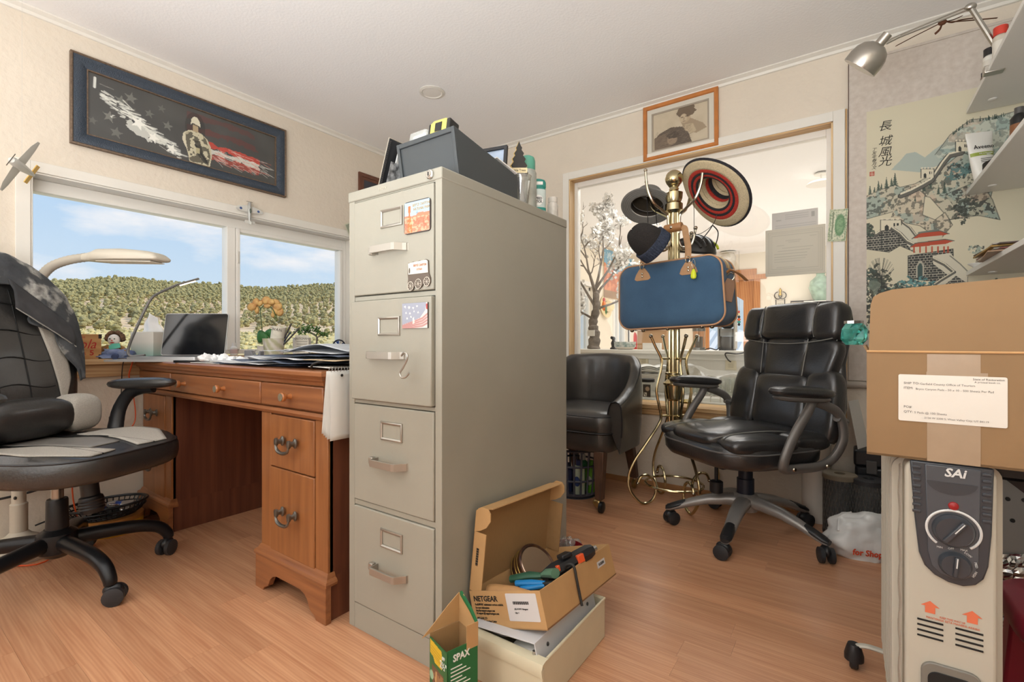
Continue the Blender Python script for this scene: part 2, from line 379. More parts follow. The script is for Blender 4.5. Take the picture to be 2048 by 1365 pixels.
boards('sash_rail', m_vinyl, [(fx0 + .01, my + .036, WZ0 + .034, fx1 + .016, my + .056, WZ1 - .062), (fx0 + .01, my + .056, WZ1 - .084, fx1 + .010, WY1 - .042, WZ1 - .063), (fx0 + .01, WY1 - .064, WZ0 + .034, fx1 + .01, WY1 - .043, WZ1 - .085)], w1, .003)
boards('latch', M('latch', (205, 200, 190), .4), [(fx1 + .016, my + .040, 1.33, fx1 + .024, my + .052, 1.40)], w1, .002)
boards('pane', m_glass, [(fx0 + .03, WY0 + .02, WZ0 + .03, fx0 + .034, my, WZ1 - .055)], w1, 0)
boards('pane', m_glass, [(fx0 + .045, my + .05, WZ0 + .03, fx0 + .049, WY1 - .05, WZ1 - .08)], w1, 0)
sill = boards('sill', m_piney, [(XL - .10, WY0, WZ0 - .026, XL + .0, WY1, WZ0 + .001), (XL, WY0 - .06, WZ0 - .026, XL + .035, WY1 + .06, WZ0)], w1, .003)
boards('apron', m_piney, [(XL, WY0 - .04, WZ0 - .085, XL + .016, WY1 + .04, WZ0 - .026)], w1, .003)
# ---- interior window (far wall)
w2 = struct(boards('window_2', m_trimw, [(IX0 - .046, YR - .014, IZ0, IX0, YR, IZ1 + .048), (IX0, YR - .014, IZ1, IX1, YR, IZ1 + .048), (IX1, YR - .014, IZ0 - .06, IX1 + .048, YR, IZ1 + .048)]))
boards('jamb', m_pine, [(IX0, YR - .012, IZ0, IX0 + .008, YR + .055, IZ1), (IX1 - .008, YR - .012, IZ0, IX1, YR + .055, IZ1)], w2)
boards('jamb', m_pinex, [(IX0, YR - .012, IZ1 - .008, IX1, YR + .055, IZ1)], w2)
f = .030
boards('frame', m_vinyl, [(IX0 + .0, YR + .055, IZ0, IX0 + f, YR + .10, IZ1), (IX1 - f, YR + .055, IZ0, IX1, YR + .10, IZ1), (IX0 + f, YR + .055, IZ1 - f - .01, IX1 - f, YR + .10, IZ1)], w2, .003)
boards('pane', m_glass2, [(IX0 + .02, YR + .070, IZ0, IX1 - .02, YR + .075, IZ1 - .03)], w2, 0)
boards('sill', m_pinex, [(IX0 - .05, YR - .035, IZ0 - .024, IX1 + .05, YR + .0, IZ0), (IX0, YR, IZ0 - .024, IX1, YR + .17, IZ0 + .002)], w2, .003)
boards('apron', m_pinex, [(IX0 - .04, YR - .018, IZ0 - .062, IX1 + .04, YR, IZ0 - .024)], w2, .003)
# pine batten beside the casing
struct(boards('trim_4', m_pine, [(IX1 + .049, YR - .010, .36, IX1 + .056, YR, 1.99)]))
# recessed ceiling light
cl = thing('ceiling_light', 'round white recessed downlight in the ceiling above the filing cabinet', 'light', (-1.947, 1.963, ZC))
MB().lathe([(.07, 0), (.072, -.004), (.058, -.008), (.052, -.003), (.052, 0)], 32).build('trim_ring', m_trimw, cl)
MB().lathe([(.052, -.001), (.052, -.004), (.03, -.0055), (0.001, -.006)], 32).build('lens', M('light_lens', (235, 230, 222), .5), cl)
# ================================================================ outside the left window: meadow, hill, junipers
def az_pt(px, r):
    """ground point at range r below the sight line azimuth"""
    v = VD + VR * ((px - 1024) / FPX); v.normalize(); return v * r, v.dot(VD)
RIDGE = [(-900, 590), (-100, 574), (60, 570), (110, 569), (160, 566), (230, 561), (300, 566), (360, 572), (440, 574), (480, 580), (531, 583), (591, 578), (650, 574), (700, 571), (900, 566), (1400, 560), (3000, 570)]
def terrain_z(px, r, depthf):
    b = 665; t = lk(r, [(8, 0), (40, .10), (150, .30), (210, .45), (290, .68), (380, .9), (430, 1.0), (520, .93)])
    yb = lk(t, [(0, 0), (.30, 1)]);
    near = -1.1 + lk(r, [(8, 0), (40, 1.2), (150, 4.55)])
    if r <= 150: z = near
    else:
        yy = lk(t, [(.30, b), (1.0, lk(px, RIDGE))]) if r < 430 else lk(px, RIDGE)
        z = CAMH + (HZ - yy) / FPX * min(r, 440) * depthf
        if r > 440: z -= (r - 440) * .08
    return z + (noise.noise(Vector((px * .006, r * .02, 3))) * .9 * min(1, r / 150))
pxs = [1024 + FPX * math.tan(R_(a)) for a in np.linspace(-76, -5, 110)]
rs_ = list(np.linspace(6, 150, 40)) + list(np.linspace(156, 520, 60))
mb = MB(); vs = []
for r in rs_:
    for p in pxs:
        v, df = az_pt(p, r); vs.append((v.x, v.y, terrain_z(p, r, df)))
n = len(pxs); mb.add(vs, [(j * n + i, j * n + i + 1, (j + 1) * n + i + 1, (j + 1) * n + i) for j in range(len(rs_) - 1) for i in range(n - 1)])
m_hill = M('hillside_earth', (222, 200, 164), .95, var=.1, vscale=.06, col2=(198, 168, 130), detail=8)
def _meadow(m):
    nt = m.node_tree; N = nt.nodes; L = nt.links; p = N['Principled BSDF']; old = p.inputs['Base Color'].links[0].from_socket
    tc = N.new('ShaderNodeTexCoord'); nz = N.new('ShaderNodeTexNoise'); nz.inputs['Scale'].default_value = .25; nz.inputs['Detail'].default_value = 8; L.new(tc.outputs['Object'], nz.inputs[0])
    rp = N.new('ShaderNodeValToRGB'); rp.color_ramp.elements[0].position = .35; rp.color_ramp.elements[0].color = lin((186, 176, 112)); rp.color_ramp.elements[1].position = .65; rp.color_ramp.elements[1].color = lin((218, 198, 144)); L.new(nz.outputs[0], rp.inputs[0])
    ln = N.new('ShaderNodeVectorMath'); ln.operation = 'LENGTH'; L.new(tc.outputs['Object'], ln.inputs[0])
    mr = N.new('ShaderNodeMapRange'); mr.inputs[1].default_value = 120; mr.inputs[2].default_value = 150; L.new(ln.outputs['Value'], mr.inputs[0])
    mx = N.new('ShaderNodeMix'); mx.data_type = 'RGBA'; L.new(mr.outputs[0], mx.inputs[0]); L.new(rp.outputs[0], mx.inputs[6]); L.new(old, mx.inputs[7]); L.new(mx.outputs[2], p.inputs['Base Color'])
_meadow(m_hill)
struct(mb.build('hillside', m_hill, smooth=60))
m_jun = M('juniper_foliage', (150, 143, 100), .9, var=.25, vscale=1.2, obrand=.25)
def _ico():
    bm = bmesh.new(); bmesh.ops.create_icosphere(bm, subdivisions=2, radius=1); v = [w.co.copy() for w in bm.verts]; f = [[w.index for w in q.verts] for q in bm.faces]; bm.free(); return v, f
ICO_V, ICO_F = _ico()
def juniper_mb(seed, mb=None, loc=(0, 0, 0), s=1., nb=9):
    r = random.Random(seed); mb = mb or MB(); loc = Vector(loc); w = r.uniform(.75, 1.15)
    mb.cyl(loc, loc + Vector((0, 0, 1.2 * s)), .14 * s, .1 * s, 5)
    for k in range(nb):
        a = r.uniform(0, 2 * PI); q = r.uniform(0, .95) * w; h = r.uniform(.7, 2.7) if k else 2.6
        q *= lk(h, [(.6, 1.1), (1.6, 1.0), (2.7, .35)])
        c = loc + Vector((q * math.cos(a), q * math.sin(a), h)) * s; rr = r.uniform(.5, .85) * s
        mb.add([c + Vector((v.x, v.y, v.z * .85)) * (rr * (1 + r.uniform(-.3, .3))) for v in ICO_V], ICO_F)
    return mb
protos = [juniper_mb(k).build('juniper', m_jun, smooth=0) for k in range(5)]
r = random.Random(11); sites = []; cells = {}
for _ in range(29000):
    p = r.uniform(-220, 1050); rr = 158 + 275 * math.sqrt(r.random())
    dens = noise.noise(Vector((p * .012, rr * .018, 1))) * .5 + lk(rr, [(158, .16), (190, .26), (250, .5), (330, .9), (430, 1.0)])
    sc_ = r.uniform(.75, 1.35); xx, yy_ = (p - 380) / FPX * rr, rr; key = (int(xx // 5), int(yy_ // 5))
    if r.random() < dens and all((xx - q[0]) ** 2 + (yy_ - q[1]) ** 2 > (2.3 * (sc_ + q[2])) ** 2 * (1 if rr < 330 else .3) for dx_ in (-1, 0, 1) for dy_ in (-1, 0, 1) for q in cells.get((key[0] + dx_, key[1] + dy_), ())):
        sites.append((rr, p, sc_, r.uniform(0, 360))); cells.setdefault(key, []).append((xx, yy_, sc_))
for k in range(26): sites.append((r.uniform(100, 150), r.uniform(60, 700), r.uniform(.45, .85), r.uniform(0, 360)))
sites.sort(key=lambda q: (not 55 < q[1] < 715, q[0])); mass = MB()
for i, (rr, p, s, rz) in enumerate(sites):
    v, df = az_pt(p, rr); z = terrain_z(p, rr, df) - .3
    if i < 300:
        o = protos[i] if i < 5 else protos[i % 5].copy()
        if i >= 5: COL.objects.link(o)
        o.location = (v.x, v.y, z); o.scale = (s, s, s * .9); o.rotation_euler[2] = R_(rz)
        tag(o, 'grey-green bushy juniper tree on the sunlit hillside outside the left window', 'tree', 'junipers on the hillside')
    else: juniper_mb(i, mass, (v.x, v.y, z), s, 5)
mass.build('distant_junipers', m_jun, smooth=0)['kind'] = 'stuff'
sb = MB(); r = random.Random(5)
for k in range(1100):
    p = r.uniform(20, 740); rr = r.uniform(18, 150); v, df = az_pt(p, rr); z = terrain_z(p, rr, df); q = r.uniform(.15, .42)
    sb.add([Vector((v.x, v.y, z + q * .3)) + Vector((w.x, w.y, w.z * .7)) * (q * (1 + r.uniform(-.3, .3))) for w in ICO_V], ICO_F)
sb.build('sagebrush', M('sage', (190, 178, 128), .95, var=.2, vscale=.4), smooth=0)['kind'] = 'stuff'
# ================================================================ the next room, seen through the interior window
YF, XN1, ZF = 8.5, 3.2, -.45
m_wall2 = M('next_room_wall', (236, 226, 208), .75, bump=.1, bscale=40)
m_white = M('white_paint', (232, 228, 220), .4)
m_orange = M('orange_wood', (200, 140, 88), .4, wmix=.3, wave=('DIAGONAL', 3, 3, 1.5), vscale=4, col2=(180, 116, 68), stretch=(6, 6, .4))
struct(MB().box(XL - .16, YR + .13, ZC, XN1, YF + .15, ZC + .25).build('ceiling', m_ceil, smooth=0))
struct(MB().box(XL - .16, YR, ZF - .1, XN1, YF + .15, ZF).build('floor', M('next_floor', (170, 150, 128), .6, var=.08), smooth=0))
mb = MB(); wins = [(4.75, 6.05), (6.75, 7.35)]
for a, b in ((YR + .13, 4.75), (6.05, 6.75), (7.35, YF + .15)): mb.box(XL - .16, a, ZF, XL, b, ZC)
for a, b in wins: mb.box(XL - .16, a, ZF, XL, b, .55); mb.box(XL - .16, a, 1.62, XL, b, ZC)
struct(mb.build('wall_west', m_wall2, smooth=0))
DX0, DX1 = -2.08, -1.225
mb = MB()
for a, b, z0, z1 in ((XL - .16, DX0, ZF, ZC), (DX1, XN1, ZF, ZC), (DX0, DX1, 1.87, ZC)): mb.box(a, YF, z0, b, YF + .14, z1)
struct(mb.build('wall_north', m_wall2, smooth=0))
struct(MB().box(XN1, YR, ZF, XN1 + .1, YF + .14, ZC).build('wall_east', m_wall2, smooth=0))
for i, (a, b) in enumerate(wins):
    w = struct(boards('window_%d' % (3 + i), m_white, [(XL - .02, a - .06, .50, XL + .015, a, 1.68), (XL - .02, b, .50, XL + .015, b + .06, 1.68), (XL - .02, a, 1.62, XL + .015, b, 1.68), (XL - .02, a, .50, XL + .03, b, .55)]))
    boards('frame', m_vinyl, [(XL - .12, a, .55, XL - .06, a + .045, 1.62), (XL - .12, b - .045, .55, XL - .06, b, 1.62), (XL - .12, a, 1.575, XL - .06, b, 1.62), (XL - .12, a, .55, XL - .06, b, .595), (XL - .12, (a + b) / 2 - .03, .55, XL - .06, (a + b) / 2 + .03, 1.62)], w)
    boards('pane', m_glass, [(XL - .10, a + .02, .57, XL - .095, b - .02, 1.6)], w, 0)
# door with arched light
dr = struct(boards('door_1', m_orange, [(DX1, YF - .02, ZF, DX1 + .09, YF + .02, 1.87), (DX0 - .09, YF - .02, ZF, DX0, YF + .02, 1.87), (DX0 - .22, YF - .03, 1.87, DX1 + .18, YF + .02, 1.945), (DX0 - .05, YF - .02, 1.945, DX1 + .04, YF + .02, 2.04)]))
arch = [(DX0 + .16, .28), (DX1 - .16, .28), (DX1 - .16, 1.54)] + [(DX0 + .16 + (DX1 - DX0 - .32) * (1 - t), 1.54 + .13 * math.sin(PI * t)) for t in np.linspace(0.05, .95, 12)] + [(DX0 + .16, 1.54)]
mbd = MB(Matrix(((1, 0, 0, 0), (0, 0, 1, YF + .03), (0, 1, 0, 0), (0, 0, 0, 1))))
out_ = [(DX0, ZF), (DX1, ZF), (DX1, 1.87), (DX0, 1.87)]
# slab = bottom, stiles and arched head pieces
for q in ([(DX0, ZF), (DX1, ZF), (DX1, .28), (DX0, .28)], [(DX0, .28), (DX0 + .16, .28), (DX0 + .16, 1.54), (DX0, 1.54)], [(DX1 - .16, .28), (DX1, .28), (DX1, 1.54), (DX1 - .16, 1.54)]): mbd.prism(q, 0, .045)
top = arch[2:]
for k in range(len(top) - 1): mbd.prism([top[k], (top[k][0], 1.87), (top[k + 1][0], 1.87), top[k + 1]], 0, .045)
mbd.prism([(DX0, 1.54), (DX0 + .16, 1.54), (DX0 + .16, 1.87), (DX0, 1.87)], 0, .045); mbd.prism([(DX1 - .16, 1.54), (DX1, 1.54), (DX1, 1.87), (DX1 - .16, 1.87)], 0, .045)
mbd.build('slab', m_orange, dr, smooth=0)
boards('pane', m_glass, [(DX0 + .1, YF + .05, .2, DX1 - .1, YF + .054, 1.75)], dr, 0)
boards('hinge', M('hinge', (150, 120, 60), .35, 1), [(DX1 - .012, YF - .024, 1.2, DX1 + .012, YF - .018, 1.32)], dr, 0)
# shed outside that door
sh = thing('shed', 'low outbuilding with a white ribbed roof outside the arched glass door', 'shed', (-2.6, 16, -1.0))
MB().box(-3.5, 0, 0, 3.5, 4, 1.25).build('wall', M('shed_wall', (150, 150, 150), .8), sh, smooth=0)
rf = MB(); rf.rings([[(x, -.4, 1.25 + .05 * (i % 2)), (x, 2.4, 2.25 + .05 * (i % 2)), (x, 2.4, 2.22), (x, -.4, 1.2)] for i, x in enumerate(np.linspace(-3.7, 3.7, 50))])
rf.build('roof', M('ribbed_roof', (235, 235, 235), .5), sh, smooth=0)
struct(MB().box(-40, 8.7, -1.3, 40, 60, -1.0).build('ground', M('yard', (226, 220, 208), .9, var=.05), smooth=0))
# ---- raised bar and sink counter
bar = struct(MB().box(-2.86, 3.50, .775, 1.6, 3.86, .803).build('trim_5', m_white, bev=.003))
struct(MB().box(-2.86, 3.565, ZF, 1.6, 3.70, .775).build('wall_bar', m_white, smooth=0))
struct(boards('trim_6', m_white, [(-2.86, 3.545, .735, 1.6, 3.565, .775), (-2.86, 3.553, .44, 1.6, 3.565, .50)]))
ct = thing('sink_counter', 'white kitchen counter just beyond the interior window', 'counter', (-.7, 3.22, ZF))
MB().box(-1.9, -.27, .895, 1.9, .32, .935).build('worktop', M('counter_top', (214, 208, 198), .35, var=.05, vscale=30), ct, bev=.004)
MB().box(-1.9, -.20, 0, 1.9, .31, .895).build('cabinet_body', m_white, ct, smooth=0)
ZCN, ZBR = .487, .803
def outlet(x, z, lab):
    t = thing('wall_outlet', lab, 'outlet', (x, 3.565, z))
    MB().cbox((0, -.003, 0), .072, .006, .115).build('cover_plate', M('ivory', (226, 216, 190), .4), t, bev=.002)
    for s in (-1, 1): MB().cbox((0, -.0065, .026 * s), .034, .003, .03).build('socket', M('ivory_d', (206, 196, 170), .4), t, bev=.004)
    return t
p = at(1288, 729, Y=3.565); outlet(p.x, p.z, 'ivory wall outlet on the white bar panel left of the coat rack')
p = at(1462, 724, Y=3.565); outlet(p.x, p.z, 'ivory wall outlet with a plugged cord above the drying glasses'); q = p
o = MB().tube(spline([(q.x, 3.55, q.z), (q.x - .01, 3.50, q.z + .02), (q.x - .02, 3.49, q.z + .06), at(1475, 708, Y=3.46), at(1505, 703, Y=3.46), at(1540, 704, Y=3.46), at(1590, 712, Y=3.46)]), .0045, 6).build('power_cord', M('black_rubber', (38, 36, 34), .6))
tag(o, 'black appliance cord looping from the wall outlet along the bar', 'cord')
# drying glasses under a clear plastic sheet
m_clear = glass_mat('drinking_glass', tint=(250, 252, 251), gloss=.06, alpha=.06)
g0 = None; gi = 0
tr = thing('dish_rack', 'white dish drainer on the sink counter behind the office chair', 'rack', (-.62, 3.18, ZCN))
MB().box(-.24, -.15, 0, .24, .15, .012).build('tray', m_white, tr, bev=.004)
for k in range(9): MB().tube([(-.22 + .055 * k, -.14, .012), (-.22 + .055 * k, -.14, .05), (-.22 + .055 * k, .14, .05), (-.22 + .055 * k, .14, .012)], .003, 5).build('wire', m_white, tr)
for row in range(2):
    for k in range(5):
        if g0 is None:
            g0 = MB().lathe([(.036, 0), (.036, .004), (.033, .10), (.030, .104), (.001, .104), (.001, .100), (.029, .1), (.0335, .004)], 14).build('drinking_glass', m_clear); g = g0
        else: g = g0.copy(); COL.objects.link(g)
        g.location = (-.82 + .082 * k + .03 * row, 3.10 + .11 * row, ZCN + .054)
        tag(g, '%s upturned clear glass from the left in the %s row of the dish drainer' % (('first', 'second', 'third', 'fourth', 'fifth')[k], ('front', 'back')[row]), 'glass', 'upturned glasses in the drainer')
def sheet(u, v):
    x = -.86 + .42 * u; y = 3.07 + .25 * v; return (x, y, ZCN + .18 + .05 * math.exp(-((u - .1) / .14) ** 2) + .012 * math.sin(9 * u + 4 * v) - .11 * (1 if v < .08 else 0) * (.5 + .5 * math.sin(11 * u)))
tag(MB().grid(sheet, 26, 12).build('plastic_sheet', glass_mat('clear_film', tint=(236, 234, 228), gloss=.08, rough=.15, alpha=.22), smooth=80), 'clear plastic sheet spread over the upturned drinking glasses', 'plastic sheet')
# jar, platters
jr = thing('storage_jar', 'clear square jar with black lid and dark label on the sink counter', 'jar', (-1.075, 3.06, ZCN))
MB().prism(rrect(.105, .105, .02), 0, .115).build('body', m_clear, jr)
MB().lathe([(.05, .115), (.05, .132), (.047, .136), (.001, .136)], 20).build('lid', M('black_lid', (26, 25, 24), .4), jr)
cv = Canvas(16, 26, (70, 66, 64)); cv.ell(.6, .35, .3, .2, (190, 170, 150)); cv.poly([(.1, .65), (.5, .65), (.5, .95), (.1, .95)], (230, 230, 225)); cv.line([(.2, .7), (.4, .9)], .08, (30, 30, 30))
cv.build('label', attr_mat('print_satin', .45), jr, FACE((.018, -.0535, .062), '-Y'), .05, .08)
def scallop(u, v):
    a = 2 * PI * u; r_ = .02 + .15 * v; return (r_ * math.cos(a) * 1.25, r_ * math.sin(a) * .8, .006 + .03 * v ** 2 - (.012 * (1 - abs(math.sin(6 * a))) if v > .9 else 0))
for k in range(3):
    o = MB().grid(scallop, 72, 6, True).build('serving_platter', M('white_china', (238, 236, 230), .25), solid=.004, smooth=60, loc=(-1.16, 3.32, ZCN + .155 + .011 * k))
    tag(o, ['white scalloped platter at the bottom of the pile on the sink counter', 'white scalloped platter in the middle of the pile on the sink counter', 'white scalloped platter on top of the pile by the bar panel'][k], 'platter', 'white platters on the counter')
ps = thing('cake_stand', 'low white stand carrying the platters on the sink counter', 'stand', (-1.16, 3.32, ZCN)); MB().lathe([(.09, 0), (.09, .01), (.03, .03), (.025, .12), (.1, .15), (.1, .155), (.001, .155)], 24).build('pedestal', m_white, ps)
dsh = MB().lathe([(.03, 0), (.055, .004), (.075, .016), (.073, .018), (.05, .008), (.001, .006)], 24, sy=.8).build('brass_dish', M('brass_d', (190, 160, 90), .25, 1), loc=(-.80, 2.99, ZCN)); tag(dsh, 'small shallow brass dish on the counter behind the coat rack', 'dish')
# coffee grinder, canister, bowl, figurine, boxes on the bar
p = at(1455, 702, Y=3.66); gr = thing('coffee_grinder', 'tall grey and clear coffee grinder on the white bar', 'coffee grinder', (p.x, 3.66, ZBR))
mg = M('grey_plastic', (74, 72, 70), .4)
MB().prism(rrect(.10, .12, .02), 0, .012).build('base', mg, gr); MB().prism(rrect(.085, .08, .015), .012, .10).build('grounds_bin', M('smoke_bin', (96, 92, 88), .2, coat=.5), gr)
MB().prism(rrect(.095, .10, .015), .102, .155).build('burr_housing', M('steel_b', (150, 150, 148), .3, .9), gr); MB().lathe([(.02, .155), (.045, .17), (.048, .24), (.046, .245), (.001, .245)], 20).build('hopper', M('smoke_hopper', (88, 86, 84), .25, coat=.5), gr)
MB().prism(rrect(.11, .12, .012), .246, .262).build('lid', M('lid_grey', (120, 118, 115), .35), gr)
for x in (-.052, .052): MB().box(x - .004, -.05, .012, x + .004, .05, .246).build('side_frame', M('clear_side', (170, 168, 164), .25), gr)
p = at(1398, 702, Y=3.66); cn = thing('canister', 'clear canister with metal bands on the bar behind the coat rack pole', 'canister', (p.x, 3.66, ZBR))
MB().lathe([(.044, 0), (.044, .14), (.001, .14)], 20).build('body', m_clear, cn); MB().lathe([(.046, .14), (.046, .165), (.001, .168)], 20).build('lid', M('steel_b'), cn); MB().lathe([(.045, 0), (.045, .02), (.001, .021)], 20).build('foot', M('steel_b'), cn)
MB().box(-.02, -.03, .021, .02, .03, .10).build('filling', M('coffee_fill', (96, 80, 66), .8), cn)
p = at(1250, 699, Y=3.62); bw = thing('planter_bowl', 'shallow bowl with a green floral band on the bar', 'bowl', (p.x, 3.62, ZBR))
MB().lathe([(.055, 0), (.075, .012), (.08, .02), (.001, .02)], 24).build('saucer', M('china_cream', (226, 216, 200), .35), bw)
MB().lathe([(.07, .02), (.084, .022), (.086, .062), (.078, .062), (.074, .03), (.001, .03)], 28).build('band', M('floral_band', (208, 204, 192), .4, var=.3, vscale=42, col2=(70, 110, 96)), bw)
p = at(1227, 699, Y=3.72); fg = MB(); fg.lathe([(.03, 0), (.028, .01), (.016, .02), (.022, .05), (.012, .075), (.001, .077)], 12); fg.ell((0, 0, .088), .016, .014, .018, 10, 8); fg.ell((.022, 0, .05), .02, .010, .010, 8, 6); fg.ell((-.016, 0, .095), .012, .010, .014, 8, 6)
tag(fg.build('figurine', M('black_bronze', (40, 38, 36), .4), loc=(p.x, 3.72, ZBR)), 'small black animal figurine on the bar beside the floral bowl', 'figurine')
p = at(1308, 701, Y=3.80); bx = thing('moving_carton', 'brown cardboard carton on the bar behind the coat rack pole', 'box', (p.x, 3.80, ZBR)); m_card0 = M('cardboard_far', (196, 156, 116), .8)
MB().box(-.12, -.05, 0, .12, .05, .15).build('body', m_card0, bx, smooth=0); MB().box(-.12, -.055, .15, .12, .055, .154).build('flap', m_card0, bx, smooth=0)
p = at(1303, 702, Y=3.60); tag(MB().box(-.07, -.004, 0, .07, .03, .052).build('envelope_box', m_white, loc=(p.x, 3.60, ZBR), bev=.002), 'small plain white box on the bar in front of the brown carton', 'box')
cb = MB().tube(spline([at(1410, 700, Y=3.58), at(1420, 697, Y=3.6), at(1432, 700, Y=3.58), at(1440, 696, Y=3.6), at(1450, 701, Y=3.56)]), .004, 6).build('power_cord', M('black_rubber')); tag(cb, 'short crumpled black cord on the bar in front of the coffee grinder', 'cord')
# fire extinguisher on the far wall
p = at(1267, 690, Y=7.6); fe = thing('fire_extinguisher', 'small red fire extinguisher far behind the coat rack', 'extinguisher', (p.x, 7.6, p.z - .1))
MB().box(-.2, -.15, -1.2, .2, .15, -.001).build('shelf_box', M('cream_box', (220, 206, 184), .6), fe, smooth=0)
MB().lathe([(.06, 0), (.06, .24), (.05, .28), (.02, .31), (.001, .31)], 16).build('cylinder', M('ext_red', (196, 40, 34), .3), fe); MB().cbox((0, 0, .335), .04, .04, .05).build('valve', M('black_lid'), fe); MB().tube([(.02, 0, .34), (.09, 0, .33), (.09, 0, .1)], .012, 6).build('hose', M('black_rubber'), fe)
# canyon painting, straw hat
pt = thing('canyon_painting', 'unframed red rock canyon painting with blue sky on the next room wall', 'painting', (XL, 6.92, 1.86))
cv = Canvas(60, 38, (120, 170, 196)); nz = cv.noise(4, 6); nz2 = cv.noise(9, 16)
cv.mix(((nz2 > .55) & (cv.Y < .35)).astype(float) * .6, (226, 232, 232)); cv.mix((cv.Y > .28 + .35 * (nz - .4)).astype(float), (214, 138, 96)); cv.mix(((cv.Y > .35 + .3 * (nz - .4)) & (nz2 > .52)).astype(float) * .7, (176, 96, 66)); cv.mix((cv.Y > .85).astype(float) * .6, (120, 116, 84))
MB().box(0, -.585, -.36, .02, .585, .36).build('stretcher', M('canvas_edge', (210, 190, 160), .7), pt); cv.build('picture', attr_mat('print_matte', .7), pt, FACE((.0205, 0, 0), '+X'), 1.16, .71)
ht = thing('straw_hat', 'cream straw hat hanging on the wall between the next room windows', 'hat', (XL + .02, 6.40, 1.37), ry=84)
MB().lathe([(.155, 0), (.16, .006), (.15, .012), (.08, .012), (.075, .07), (.06, .10), (.001, .105)], 28, sy=1.2).build('brim_and_crown', M('straw', (226, 206, 160), .8, var=.08, vscale=60), ht); MB().lathe([(.082, .013), (.082, .035), (.078, .035)], 28, sy=1.2).build('hat_band', M('hat_band', (120, 96, 62), .7), ht)
p = at(1208, 612, Y=5.9); fl = thing('hanging_ornament', 'orange and green bird ornament hanging by the blossom tree', 'ornament', p)
MB().ell((0, 0, 0), .03, .03, .07, 10, 8).build('body', M('orn_orange', (226, 120, 40), .5), fl); MB().ell((0, 0, .08), .02, .02, .03, 8, 6).build('head', M('orn_red', (190, 50, 40), .5), fl); MB().ell((.03, 0, -.05), .012, .02, .07, 8, 6).build('tail', M('orn_green', (60, 110, 60), .5), fl); MB().cyl((0, 0, .1), (0, 0, ZC - p.z), .002, seg=5).build('cord', M('black_rubber'), fl)
# things on the far wall at the right
p = at(1561, 612, Y=YF); ch = thing('candle_sconce', 'black scrolled iron candle holder on the far wall', 'candle holder', (p.x, YF - .03, p.z)); mi = M('iron', (60, 52, 46), .5)
for s in (-1, 1):
    MB().tube([(s * (.03 + .05 * math.sin(a)) + s * .03 * 0, 0, .16 + .055 * math.cos(a)) for a in np.linspace(0, 5, 18)], .007, 6).build('scroll', mi, ch); MB().tube([(s * .06, 0, -.12), (s * .06, 0, .1)], .007, 6).build('bar', mi, ch)
MB().lathe([(.04, -.12), (.04, .04), (.035, .04), (.001, .03)], 14).build('glass_cup', m_clear, ch); MB().cyl((0, 0, -.1), (0, 0, .02), .025, seg=10).build('candle', M('candle', (226, 214, 186), .5), ch); MB().lathe([(.03, .16), (.016, .2), (.022, .24), (.001, .28)], 10).build('finial', M('brass_d'), ch)
a0, a1 = at(1582, 604, Y=YF), at(1646, 626, Y=YF); fm = thing('metal_flower_panel', 'rectangular iron wall panel with yellow leaves above the office chair', 'wall art', ((a0.x + a1.x) / 2, YF - .03, (a0.z + a1.z) / 2)); hw, hh = (a1.x - a0.x) / 2, (a0.z - a1.z) / 2
MB().tube([(-hw, 0, -hh), (hw, 0, -hh), (hw, 0, hh), (-hw, 0, hh)], .012, 4, True).build('frame', mi, fm); MB().tube([(-hw + .02 + hw * 2 * t, 0, hh * .5 * math.sin(9 * t)) for t in np.linspace(0, .95, 24)], .006, 5).build('vine', mi, fm)
for k in range(9): MB().ell((-hw * .85 + k * hw * .21, -.01, hh * .45 * math.sin(k * 2.2)), .028, .006, .018, 8, 6).build('leaf', M('gold_leaf', (206, 168, 72), .4, .4) if k % 3 else M('wine_leaf', (130, 80, 60), .5), fm)
p = at(1641, 603, Y=8.32); vz = thing('green_vase', 'mottled green glass vase on a wall shelf at the window edge', 'vase', (p.x, 8.32, p.z)); tag(MB().box(p.x - .2, 8.14, p.z - .02, p.x + .4, 8.499, p.z - .0005).build('wall_shelf', m_white, bev=.003), 'short white wall shelf under the green vase', 'shelf'); MB().lathe([(.06, 0), (.1, .04), (.15, .2), (.13, .3), (.06, .37), (.05, .40), (.07, .42), (.065, .425), (.001, .42)], 20).build('body', M('vase_green', (150, 176, 156), .25, var=.3, vscale=14, coat=.4), vz); MB().lathe([(.05, .425), (.02, .46), (.03, .5), (.001, .52)], 14).build('stopper', M('vase_green'), vz)

# ceiling fittings
p = at(1642, 345, Z=ZC); pl = thing('pendant_lamp', 'small white dish lamp hanging from the next room ceiling', 'lamp', (p.x, p.y, ZC)); MB().lathe([(.02, 0), (.05, -.01), (.05, -.02), (.001, -.02)], 16).build('canopy', m_white, pl); MB().cyl((0, 0, -.02), (0, 0, -.07), .006, seg=6).build('rod', m_white, pl); MB().lathe([(.02, -.06), (.09, -.08), (.11, -.10), (.001, -.115)], 20).build('shade', M('light_lens'), pl)
p = at(1456, 503, Z=ZC); ln = thing('lantern_lamp', 'clear glass lantern hanging from the ceiling near the wooden door', 'lamp', (p.x, p.y, ZC)); MB().lathe([(.02, 0), (.12, -.02), (.12, -.03), (.001, -.03)], 18).build('canopy', m_white, ln); MB().lathe([(.09, -.04), (.12, -.1), (.10, -.3), (.05, -.36), (.001, -.36)], 10).build('glass_shade', glass_mat('lantern_glass', tint=(244, 240, 232), gloss=.12, alpha=.45), ln); MB().cyl((0, 0, -.03), (0, 0, -.2), .02, seg=8).build('bulb', M('light_lens'), ln)
p = at(1478, 652, Y=8.2); fo = thing('beaded_pendant', 'striped beaded ornament hanging in the arched door glass', 'ornament', (p.x, 8.2, p.z)); 
